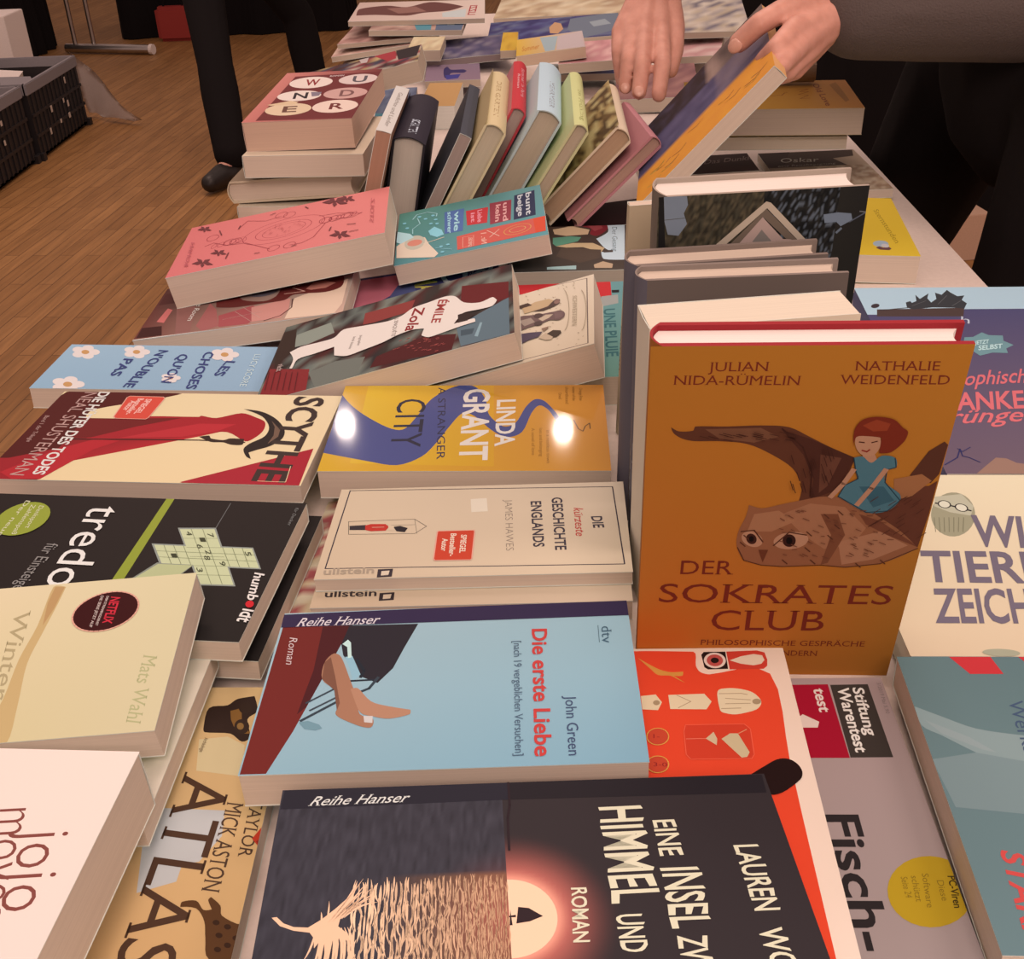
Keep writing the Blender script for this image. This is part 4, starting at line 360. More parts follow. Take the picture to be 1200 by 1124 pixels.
BOOKS.append(('paperback_book','teal grey paperback with red stripes along its far edge,at the near right corner','book','books lying near the right table edge','pb','far',(0.25378,0.35854,0.75018),(0.0,-0.01983,-0.0842),(0.12147,0.17982,0.01937),[(0.12,0.233,0.283),(0.12,0.233,0.283),(0.646,0.752,0.723),(0.12,0.233,0.283),(0.608,0.562,0.486)],'semi',[('g',[(0.13,0.258,0.312),(0.125,0.25,0.302),(0.102,0.21,0.255),(0.111,0.218,0.255)],[(0,0),(0.12147,0),(0.12147,0.17982),(0,0.17982)]),('p',(0.216,0.361,0.411),[(0.0003,0.14164),(0.00156,0.14082),(0.00461,0.13886),(0.00836,0.13648),(0.01174,0.13438),(0.01503,0.13225),(0.01849,0.12997),(0.02208,0.12783),(0.02581,0.12615),(0.03058,0.12473),(0.03591,0.12357),(0.04146,0.12258),(0.04692,0.12169),(0.05775,0.1204),(0.07118,0.11907),(0.08371,0.11746),(0.09188,0.11533),(0.09259,0.11286),(0.09147,0.10861),(0.08927,0.10442),(0.08669,0.10207),(0.07707,0.09986),(0.06366,0.09801),(0.04988,0.09696),(0.03911,0.09715),(0.03391,0.09895),(0.02933,0.10238),(0.02517,0.10643),(0.02124,0.11004),(0.01788,0.11281),(0.01448,0.1158),(0.01124,0.11873),(0.00836,0.1213),(0.0062,0.12289),(0.0039,0.1244),(0.00183,0.1261),(0.00038,0.12828),(-0.00021,0.13176),(-0.00017,0.13618),(0.00012,0.14)]),('p',(0.173,0.302,0.354),[(-0.00049,0.10533),(0.02124,0.11004),(0.08335,0.09352),(0.07537,0.07315),(0.03124,0.07241),(0.0026,0.0759)]),('p',(0.244,0.382,0.436),[(0.0029,0.13189),(0.02094,0.12027),(0.03071,0.11015),(0.02492,0.11188),(0.00866,0.12247)]),('p',(0.494,0.044,0.059),[(0.02679,0.1803),(0.04816,0.18034),(0.05087,0.16628),(0.03408,0.16621)]),('p',(0.494,0.044,0.059),[(0.06211,0.18037),(0.08294,0.18041),(0.08491,0.16641),(0.06963,0.16635)]),('p',(0.494,0.044,0.059),[(0.09848,0.18044),(0.11738,0.18048),(0.11863,0.16655),(0.1035,0.16649)]),('t',(0.055,0.109,0.212),'Werkstatt','r',(0.04677,0.14619),(-0.00512,-0.05536),(0.0073,5e-05)),('t',(0.549,0.09,0.095),'STARK','bi',(0.01471,0.05083),(-0.00363,-0.04832),(0.00967,0.00092))],[],None))
BOOKS.append(('paperback_book','cream book with large mauve block letters and a goggled round face','book','books lying near the right table edge','pb','left',(0.31461,0.5494,0.74187),(-0.00399,0.01497,-0.04919),(0.19982,0.19113,0.01989),[(0.658,0.69,0.555),(0.658,0.69,0.555),(0.646,0.752,0.723),(0.658,0.69,0.555),(0.608,0.562,0.486)],'semi',[('g',[(0.621,0.603,0.461),(0.633,0.631,0.5),(0.697,0.768,0.598),(0.684,0.752,0.598)],[(0,0),(0.19982,0),(0.19982,0.19113),(0,0.19113)]),('e',(0.305,0.361,0.273),(0.06616,0.14196),(0.0146,0.00185),(-0.00717,-0.0264)),('p',(0.442,0.536,0.448),[(0.0607,0.16289),(0.07909,0.16626),(0.08216,0.15116),(0.07679,0.13972),(0.06478,0.14378),(0.05676,0.15112)]),('l',(0.026,0.028,0.036),0.0008,[(0.05884,0.15485),(0.06731,0.15207),(0.07868,0.14563)],False),('e',(0.621,0.752,0.675),(0.06406,0.15346),(0.00349,-0.00139),(-0.00174,-0.00418)),('e',(0.621,0.752,0.675),(0.07377,0.1493),(0.00331,-0.00184),(-0.00178,-0.00414)),('r',(0.036,0.038,0.045),0.0004,(0.06406,0.15346),(0.00349,-0.00139),(-0.00174,-0.00418)),('r',(0.036,0.038,0.045),0.0004,(0.07377,0.1493),(0.00331,-0.00184),(-0.00178,-0.00414)),('l',(0.185,0.218,0.16),0.0002,[(0.05275,0.13742),(0.04879,0.12068)],False),('l',(0.185,0.218,0.16),0.0002,[(0.05588,0.13742),(0.05162,0.12068)],False),('l',(0.185,0.218,0.16),0.0002,[(0.059,0.13743),(0.05445,0.12069)],False),('l',(0.185,0.218,0.16),0.0002,[(0.06213,0.13744),(0.05728,0.1207)],False),('l',(0.185,0.218,0.16),0.0002,[(0.06526,0.13744),(0.06011,0.12071)],False),('l',(0.185,0.218,0.16),0.0002,[(0.06838,0.13745),(0.06294,0.12072)],False),('l',(0.185,0.218,0.16),0.0002,[(0.0715,0.13746),(0.06576,0.12072)],False),('t',(0.156,0.161,0.237),'WIE','b',(0.06744,0.1055),(0.04472,-0.00232),(0.00925,0.03467)),('t',(0.156,0.161,0.237),'TIERE','b',(0.02627,0.06808),(0.07216,-0.00112),(0.00691,0.03152)),('t',(0.156,0.161,0.237),'ZEICHNEN','b',(0.02193,0.02929),(0.09547,-0.0),(0.00702,0.03131)),('e',(0.347,0.426,0.344),(0.04907,0.00294),(0.00986,-0.00055),(-0.00108,-0.00315))],[],None))
BOOKS.append(('paperback_book','violet book with pink hand lettering and a pale blue band,right of the ochre hardcover','book','books lying near the right table edge','pb','left',(0.42012,0.7997,0.74839),(0.04305,0.00313,-0.07357),(0.21994,0.31246,0.01733),[(0.086,0.109,0.246),(0.086,0.109,0.246),(0.646,0.752,0.723),(0.086,0.109,0.246),(0.608,0.562,0.486)],'semi',[('g',[(0.14,0.12,0.181),(0.161,0.142,0.197),(0.071,0.09,0.237),(0.061,0.077,0.204)],[(0,0),(0.21994,0),(0.21994,0.31246),(0,0.31246)]),('p',(0.393,0.675,0.881),[(-0.03255,0.31607),(0.48743,0.30788),(0.46237,0.26558),(0.08607,0.2654),(0.08139,0.25399),(-0.043,0.25593)]),('p',(0.074,0.061,0.063),[(0.01058,0.26591),(0.08688,0.26829),(0.08115,0.25045),(0.00747,0.25158)]),('p',(0.044,0.057,0.071),[(0.039,0.28015),(0.04353,0.28306),(0.04417,0.27932),(0.04889,0.28297),(0.05143,0.29653),(0.05305,0.28739),(0.06379,0.29936),(0.06002,0.28877),(0.0611,0.27977),(0.0676,0.28713),(0.0699,0.30078),(0.07457,0.29609),(0.08205,0.30673),(0.0838,0.30052),(0.08758,0.29281),(0.09413,0.2942),(0.08922,0.28486),(0.0917,0.27738),(0.08638,0.26648),(0.07787,0.26844),(0.05999,0.26947),(0.04231,0.26539),(0.03744,0.26912)]),('l',(0.111,0.142,0.167),0.0003,[(0.04256,0.27269),(0.05747,0.28356)],False),('l',(0.111,0.142,0.167),0.0003,[(0.06623,0.27597),(0.07878,0.29449)],False),('l',(0.111,0.142,0.167),0.0003,[(0.07735,0.2721),(0.08795,0.28302)],False),('l',(0.049,0.051,0.067),0.0006,[(0.01321,0.26405),(0.03865,0.2691)],False),('e',(0.049,0.044,0.059),(0.01064,0.27324),(0.00398,0.00141),(-0.00064,-0.00439)),('p',(0.15,0.341,0.423),[(0.07049,0.20968),(0.07783,0.21025),(0.08748,0.21875),(0.09166,0.21338),(0.10289,0.21258),(0.10045,0.20278),(0.10623,0.19498),(0.09837,0.1887),(0.09724,0.18055),(0.08492,0.1813),(0.07364,0.17612),(0.07031,0.18395),(0.06192,0.18404)]),('t',(0.462,0.8,0.9),'JETZT','b',(0.07516,0.19597),(0.01205,0.00244),(0.00232,0.00708)),('t',(0.462,0.8,0.9),'SELBST','b',(0.07505,0.18579),(0.02044,0.00358),(0.00267,0.00823)),('t',(0.608,0.181,0.229),'philosophisch','hi',(0.01038,0.12315),(0.08594,0.00742),(0.00619,0.02297)),('t',(0.608,0.181,0.229),'GEDANKEN','b',(-0.00679,0.0847),(0.10328,0.00705),(0.00691,0.02681)),('t',(0.608,0.181,0.229),'sprünge','hi',(-0.00109,0.06622),(0.07562,0.00494),(0.00432,0.01533)),('t',(0.462,0.617,0.809),'h','r',(0.07508,0.23658),(0.00712,-0.00079),(0.00415,0.0139)),('p',(0.281,0.21,0.181),[(0.01841,-0.00169),(0.02869,0.00937),(0.03919,0.02068),(0.04608,0.01979),(0.05137,0.01392),(0.06879,0.0095),(0.0629,-0.00798),(0.01422,-0.0082)]),('l',(0.032,0.041,0.153),0.00045,[(0.00201,0.01153),(0.01283,0.02062),(0.01784,0.03221),(0.01707,0.02293),(0.02123,0.02064),(0.0267,0.01475)],False),('l',(0.032,0.041,0.153),0.00035,[(0.01614,0.03268),(0.01868,0.02871),(0.02579,0.03457)],False)],[],None))
BOOKS.append(('paperback_book','light blue paperback with daisies and navy lettering at the left table edge','book','books lying tilted along the left edge of the table','pb','far',(-0.29504,0.86805,0.74505),(-0.03461,0.0356,-0.0456),(0.19181,0.09425,0.01804),[(0.251,0.485,0.723),(0.251,0.485,0.723),(0.646,0.752,0.723),(0.251,0.485,0.723),(0.608,0.562,0.486)],'semi',[('g',[(0.244,0.485,0.723),(0.244,0.461,0.691),(0.266,0.498,0.74),(0.281,0.536,0.774)],[(0,0),(0.19181,0),(0.19181,0.09425),(0,0.09425)]),('e',(0.671,0.752,0.809),(0.02603,0.07733),(0.00508,0.00018),(0.00232,-0.00649)),('e',(0.671,0.752,0.809),(0.02389,0.06852),(0.00504,0.00017),(0.00231,-0.00639)),('e',(0.671,0.752,0.809),(0.01422,0.0715),(0.00505,0.00018),(0.00238,-0.00642)),('e',(0.671,0.752,0.809),(0.01025,0.08224),(0.0051,0.00018),(0.00242,-0.00655)),('e',(0.671,0.752,0.809),(0.01759,0.0859),(0.00512,0.00018),(0.00239,-0.00659)),('e',(0.494,0.341,0.153),(0.01841,0.07706),(0.00339,0.00012),(0.00174,-0.00477)),('e',(0.671,0.752,0.809),(0.07041,0.07887),(0.00478,0.00017),(0.00194,-0.00612)),('e',(0.671,0.752,0.809),(0.06806,0.07057),(0.00475,0.00016),(0.00194,-0.00603)),('e',(0.671,0.752,0.809),(0.05908,0.07338),(0.00476,0.00017),(0.00199,-0.00606)),('e',(0.671,0.752,0.809),(0.05576,0.08351),(0.0048,0.00017),(0.00203,-0.00617)),('e',(0.671,0.752,0.809),(0.0628,0.08696),(0.00482,0.00017),(0.002,-0.00621)),('e',(0.494,0.341,0.153),(0.06323,0.07862),(0.00319,0.00011),(0.00145,-0.00449)),('e',(0.671,0.752,0.809),(0.03726,0.00842),(0.00561,0.00019),(0.00249,-0.00671)),('e',(0.671,0.752,0.809),(0.03481,-0.0007),(0.00556,0.00019),(0.00248,-0.0066)),('e',(0.671,0.752,0.809),(0.02418,0.00237),(0.00557,0.00019),(0.00256,-0.00664)),('e',(0.671,0.752,0.809),(0.0199,0.01348),(0.00563,0.00019),(0.00261,-0.00678)),('e',(0.671,0.752,0.809),(0.02804,0.01729),(0.00565,0.00019),(0.00257,-0.00683)),('e',(0.494,0.341,0.153),(0.02886,0.00813),(0.00374,0.00013),(0.00187,-0.00493)),('e',(0.671,0.752,0.809),(0.14973,0.07518),(0.00506,0.00018),(0.00159,-0.00645)),('e',(0.671,0.752,0.809),(0.14663,0.06643),(0.00502,0.00017),(0.00159,-0.00635)),('e',(0.671,0.752,0.809),(0.13737,0.0694),(0.00504,0.00017),(0.00165,-0.00638)),('e',(0.671,0.752,0.809),(0.13461,0.08007),(0.00508,0.00018),(0.00168,-0.00651)),('e',(0.671,0.752,0.809),(0.1423,0.0837),(0.0051,0.00018),(0.00164,-0.00655)),('e',(0.494,0.341,0.153),(0.14214,0.07492),(0.00337,0.00012),(0.0012,-0.00473)),('e',(0.671,0.752,0.809),(0.11485,0.02377),(0.00341,0.00012),(0.00121,-0.00415)),('e',(0.671,0.752,0.809),(0.11294,0.01813),(0.00339,0.00012),(0.00121,-0.00411)),('e',(0.671,0.752,0.809),(0.10663,0.02004),(0.0034,0.00012),(0.00124,-0.00412)),('e',(0.671,0.752,0.809),(0.10457,0.02689),(0.00342,0.00012),(0.00125,-0.00418)),('e',(0.671,0.752,0.809),(0.10967,0.02923),(0.00343,0.00012),(0.00124,-0.00419)),('e',(0.494,0.341,0.153),(0.10974,0.0236),(0.00227,8e-05),(0.0009,-0.00305)),('t',(0.034,0.061,0.237),'LES','h',(0.14735,0.06117),(-0.00331,-0.0317),(0.00814,-0.00097)),('t',(0.034,0.061,0.237),'CHOSES','h',(0.12356,0.08072),(0.00462,-0.07826),(0.00832,-0.00101)),('t',(0.034,0.061,0.237),"QU'ON",'h',(0.10259,0.07483),(0.00189,-0.06068),(0.0083,-0.001)),('t',(0.034,0.061,0.237),"N'OUBLIE",'h',(0.08199,0.08318),(-0.00593,-0.07911),(0.00839,-0.00101)),('t',(0.034,0.061,0.237),'PAS','h',(0.05782,0.06309),(-0.00031,-0.03659),(0.00827,-0.00097)),('t',(0.538,0.817,0.9),'LUCY SCORE','r',(0.16844,0.07583),(0.00275,-0.06739),(0.0056,-0.00045))],[],None))
BOOKS.append(('paperback_book','paperback with a white male silhouette over a dark collage','book','books lying tilted along the left edge of the table','pb','far',(-0.09035,0.85536,0.77208),(-0.01987,-0.24757,-0.0005),(0.21167,0.15778,0.02327),[(0.049,0.038,0.042),(0.049,0.038,0.042),(0.646,0.752,0.723),(0.049,0.038,0.042),(0.608,0.562,0.486)],'semi',[('g',[(0.036,0.024,0.025),(0.125,0.21,0.264),(0.086,0.051,0.059),(0.034,0.033,0.03)],[(0,0),(0.21167,0),(0.21167,0.15778),(0,0.15778)]),('n',5,[(0.049,0.024,0.025),(0.034,0.033,0.033),(0.125,0.181,0.181),(0.071,0.02,0.023),(0.024,0.024,0.03),(0.179,0.241,0.229)],22,10,(0.0,0.0,0.21167,0.15778)),('p',(0.216,0.028,0.036),[(0.00213,0.01665),(0.00154,0.06515),(0.04014,0.04087),(0.04432,-0.01042),(0.00303,0.01403)]),('p',(0.244,0.341,0.323),[(0.01474,0.12966),(0.04564,0.13718),(0.0526,0.10889),(0.03016,0.09898),(0.01638,0.10074)]),('p',(0.15,0.203,0.197),[(0.0402,0.0342),(0.06239,0.04245),(0.08847,0.03467),(0.08448,0.00233),(0.0515,-0.0025)]),('p',(0.034,0.024,0.021),[(-0.00512,0.14479),(0.01211,0.14567),(0.01847,0.09445),(0.00518,0.06515)]),('p',(0.237,0.051,0.052),[(0.07766,0.13589),(0.12396,0.13478),(0.12152,0.10955),(0.089,0.10666),(0.07848,0.10889)]),('p',(0.074,0.015,0.019),[(0.0987,0.02804),(0.13754,0.0435),(0.16461,0.02969),(0.16191,2e-05),(0.095,0.00851)]),('p',(0.111,0.203,0.273),[(0.16416,0.04412),(0.18669,0.06233),(0.2079,0.07735),(0.20791,7e-05),(0.16912,0.00182)]),('p',(0.125,0.02,0.025),[(0.16646,0.13614),(0.20833,0.11483),(0.2079,0.07735),(0.1866,0.07251),(0.16648,0.09774)]),('p',(0.244,0.449,0.569),[(0.17978,0.01475),(0.18407,0.03974),(0.18596,0.03841),(0.18257,0.01195)]),('p',(0.058,0.109,0.153),[(0.16823,0.03421),(0.17952,0.03108),(0.17784,0.02064),(0.16855,0.0224)]),('l',(0.412,0.114,0.116),0.00035,[(0.12142,0.03455),(0.12368,0.03488)],False),('l',(0.412,0.114,0.116),0.00035,[(0.12732,0.029),(0.12957,0.02933)],False),('l',(0.412,0.114,0.116),0.00035,[(0.13747,0.03704),(0.13973,0.03737)],False),('l',(0.412,0.114,0.116),0.00035,[(0.11216,0.03266),(0.11442,0.03299)],False),('l',(0.412,0.114,0.116),0.00035,[(0.1217,0.04295),(0.12398,0.04328)],False),('l',(0.412,0.114,0.116),0.00035,[(0.15382,0.015),(0.15603,0.01533)],False),('l',(0.412,0.114,0.116),0.00035,[(0.14713,0.0193),(0.14935,0.01962)],False),('l',(0.412,0.114,0.116),0.00035,[(0.13819,0.03419),(0.14044,0.03452)],False),('l',(0.412,0.114,0.116),0.00035,[(0.13917,0.01406),(0.14138,0.01438)],False),('l',(0.412,0.114,0.116),0.00035,[(0.1342,0.02073),(0.13642,0.02106)],False),('l',(0.412,0.114,0.116),0.00035,[(0.13945,0.03575),(0.1417,0.03608)],False),('l',(0.412,0.114,0.116),0.00035,[(0.14398,0.0183),(0.1462,0.01862)],False),('l',(0.412,0.114,0.116),0.00035,[(0.12313,0.0477),(0.12542,0.04803)],False),('l',(0.412,0.114,0.116),0.00035,[(0.14836,0.01858),(0.15057,0.0189)],False),('l',(0.412,0.114,0.116),0.00035,[(0.14274,0.01143),(0.14494,0.01175)],False),('l',(0.412,0.114,0.116),0.00035,[(0.14261,0.0104),(0.1448,0.01072)],False),('l',(0.412,0.114,0.116),0.00035,[(0.12879,0.0227),(0.13102,0.02302)],False),('l',(0.412,0.114,0.116),0.00035,[(0.13118,0.01751),(0.13339,0.01784)],False),('l',(0.412,0.114,0.116),0.00035,[(0.14842,0.02877),(0.15065,0.0291)],False),('l',(0.412,0.114,0.116),0.00035,[(0.11617,0.04716),(0.11845,0.04749)],False),('l',(0.412,0.114,0.116),0.00035,[(0.15252,0.01679),(0.15473,0.01711)],False),('l',(0.412,0.114,0.116),0.00035,[(0.1379,0.03024),(0.14015,0.03057)],False),('l',(0.412,0.114,0.116),0.00035,[(0.13288,0.03127),(0.13513,0.0316)],False),('l',(0.412,0.114,0.116),0.00035,[(0.12646,0.03009),(0.1287,0.03042)],False),('l',(0.412,0.114,0.116),0.00035,[(0.13708,0.01447),(0.13929,0.0148)],False),('l',(0.412,0.114,0.116),0.00035,[(0.14126,0.01107),(0.14346,0.01139)],False),('l',(0.412,0.114,0.116),0.00035,[(0.14866,0.00459),(0.15084,0.00491)],False),('l',(0.412,0.114,0.116),0.00035,[(0.1396,0.0329),(0.14185,0.03323)],False),('l',(0.412,0.114,0.116),0.00035,[(0.1488,0.00519),(0.15099,0.00551)],False),('l',(0.412,0.114,0.116),0.00035,[(0.15013,0.01481),(0.15234,0.01513)],False),('l',(0.412,0.114,0.116),0.00035,[(0.14151,0.03029),(0.14376,0.03062)],False),('l',(0.412,0.114,0.116),0.00035,[(0.14706,0.01673),(0.14927,0.01705)],False),('l',(0.412,0.114,0.116),0.00035,[(0.12248,0.04723),(0.12476,0.04756)],False),('l',(0.412,0.114,0.116),0.00035,[(0.14856,0.00469),(0.15074,0.00501)],False),('l',(0.412,0.114,0.116),0.00035,[(0.11541,0.03152),(0.11766,0.03185)],False),('l',(0.412,0.114,0.116),0.00035,[(0.12821,0.04091),(0.13048,0.04124)],False),('l',(0.412,0.114,0.116),0.00035,[(0.12434,0.0265),(0.12658,0.02682)],False),('l',(0.412,0.114,0.116),0.00035,[(0.14808,0.03046),(0.15032,0.03079)],False),('l',(0.412,0.114,0.116),0.00035,[(0.13695,0.03797),(0.13921,0.0383)],False),('l',(0.412,0.114,0.116),0.00035,[(0.1419,0.02674),(0.14413,0.02707)],False),('l',(0.071,0.015,0.021),0.00025,[(0.00254,0.05769),(0.00557,0.02089)],False),('l',(0.071,0.015,0.021),0.00025,[(0.00821,0.05416),(0.01125,0.0175)],False),('l',(0.071,0.015,0.021),0.00025,[(0.01383,0.05065),(0.01688,0.01413)],False),('l',(0.071,0.015,0.021),0.00025,[(0.01941,0.04717),(0.02247,0.01079)],False),('l',(0.071,0.015,0.021),0.00025,[(0.02494,0.04371),(0.028,0.00747)],False),('l',(0.071,0.015,0.021),0.00025,[(0.03043,0.04029),(0.0335,0.00418)],False),('p',(0.737,0.817,0.827),[(0.02101,0.05291),(0.02119,0.05488),(0.02153,0.05969),(0.02169,0.06566),(0.02135,0.07108),(0.02001,0.07636),(0.01795,0.08234),(0.01604,0.08727),(0.0152,0.08932),(0.01616,0.09017),(0.01853,0.09208),(0.02157,0.09413),(0.02453,0.09534),(0.02828,0.09548),(0.03265,0.09501),(0.03713,0.09439),(0.04122,0.09406),(0.04473,0.09387),(0.04829,0.09367),(0.05162,0.09392),(0.05443,0.09507),(0.05625,0.09779),(0.05761,0.10188),(0.05903,0.10585),(0.06098,0.10822),(0.06431,0.10857),(0.06836,0.10764),(0.07268,0.10616),(0.07686,0.10488),(0.08283,0.10327),(0.08973,0.10127),(0.09647,0.09949),(0.10202,0.09852),(0.10518,0.09856),(0.10824,0.09917),(0.11117,0.1003),(0.11393,0.10193),(0.11635,0.10446),(0.11856,0.10781),(0.1208,0.11114),(0.12329,0.11356),(0.1265,0.11493),(0.13007,0.11562),(0.13379,0.11603),(0.13743,0.11658),(0.14108,0.11754),(0.14481,0.11865),(0.14839,0.11948),(0.1516,0.1196),(0.15391,0.11915),(0.15628,0.11819),(0.15866,0.11644),(0.16098,0.11365),(0.16315,0.10907),(0.16522,0.10313),(0.16732,0.09725),(0.16959,0.0928),(0.17279,0.08915),(0.17647,0.08608),(0.1802,0.08379),(0.18357,0.08246),(0.18652,0.08281),(0.18945,0.08446),(0.19214,0.08612),(0.19432,0.08649),(0.19558,0.0847),(0.19685,0.08139),(0.19782,0.07821),(0.19821,0.07679),(0.19786,0.0754),(0.19695,0.07225),(0.19571,0.06889),(0.19434,0.06683),(0.19218,0.06612),(0.18949,0.06616),(0.18658,0.06657),(0.18375,0.06697),(0.18037,0.06766),(0.1766,0.06869),(0.17302,0.06944),(0.17017,0.06925),(0.16877,0.06792),(0.1676,0.06554),(0.16658,0.06273),(0.16559,0.06009),(0.16449,0.0573),(0.16334,0.0541),(0.16243,0.05148),(0.16206,0.05039),(0.16431,0.05058),(0.16949,0.05091),(0.17524,0.05098),(0.1792,0.05042),(0.17979,0.04898),(0.18011,0.04624),(0.18025,0.04359),(0.18027,0.04241),(0.17893,0.04234),(0.17567,0.04214),(0.17165,0.04183),(0.16803,0.04143),(0.1648,0.04085),(0.16151,0.04011),(0.15819,0.03935),(0.15489,0.03869),(0.15145,0.03795),(0.14789,0.03713),(0.14454,0.03665),(0.14171,0.03693),(0.13981,0.03849),(0.13766,0.04126),(0.13589,0.04393),(0.13515,0.04513),(0.13539,0.04718),(0.13591,0.05171),(0.13644,0.05629),(0.13669,0.05839),(0.13558,0.05905),(0.13289,0.06054),(0.1296,0.06208),(0.12668,0.06288),(0.1235,0.06278),(0.12002,0.06217),(0.1165,0.06121),(0.11322,0.06005),(0.11037,0.05858),(0.10763,0.05671),(0.10491,0.05483),(0.10209,0.05332),(0.09816,0.05189),(0.09372,0.05056),(0.0892,0.04935),(0.08507,0.04829),(0.08172,0.04724),(0.07832,0.04611),(0.07497,0.04537),(0.07175,0.0455),(0.06838,0.04719),(0.06447,0.0501),(0.06122,0.05288),(0.05986,0.05412),(0.05947,0.05713),(0.05858,0.0638),(0.05768,0.07056),(0.05727,0.07367),(0.05541,0.07328),(0.05092,0.07235),(0.04545,0.07125),(0.04064,0.07034),(0.03667,0.0701),(0.03249,0.07015),(0.02869,0.06976),(0.02587,0.06818),(0.02469,0.06478),(0.02424,0.05964),(0.02405,0.05455),(0.02368,0.05123),(0.02311,0.05102),(0.02221,0.05165),(0.02137,0.05249)]),('p',(0.036,0.028,0.028),[(0.16497,0.06797),(0.17116,0.06854),(0.17908,0.05787),(0.17351,0.04959),(0.16588,0.05012)]),('t',(0.313,0.057,0.059),'ÉMILE','b',(0.14688,0.11551),(-0.00479,-0.04918),(0.00792,-0.00482)),('t',(0.244,0.028,0.036),'Zola','b',(0.12537,0.11312),(-0.00562,-0.04885),(0.00974,-0.00605)),('t',(0.082,0.068,0.071),"L'ENQUÊTE",'r',(0.10847,0.0991),(-1e-05,-0.0382),(0.00339,-0.00189)),('t',(0.179,0.174,0.181),'bande dessinée','r',(0.07306,0.08442),(-0.00144,-0.02496),(0.00263,-0.00178)),('t',(0.179,0.174,0.181),'biographie','r',(0.07883,0.08346),(-2e-05,-0.02122),(0.00261,-0.00178)),('t',(0.412,0.393,0.4),'récit','b',(0.00881,0.06746),(0.00053,-0.01401),(0.00537,-0.00064))],[],None))
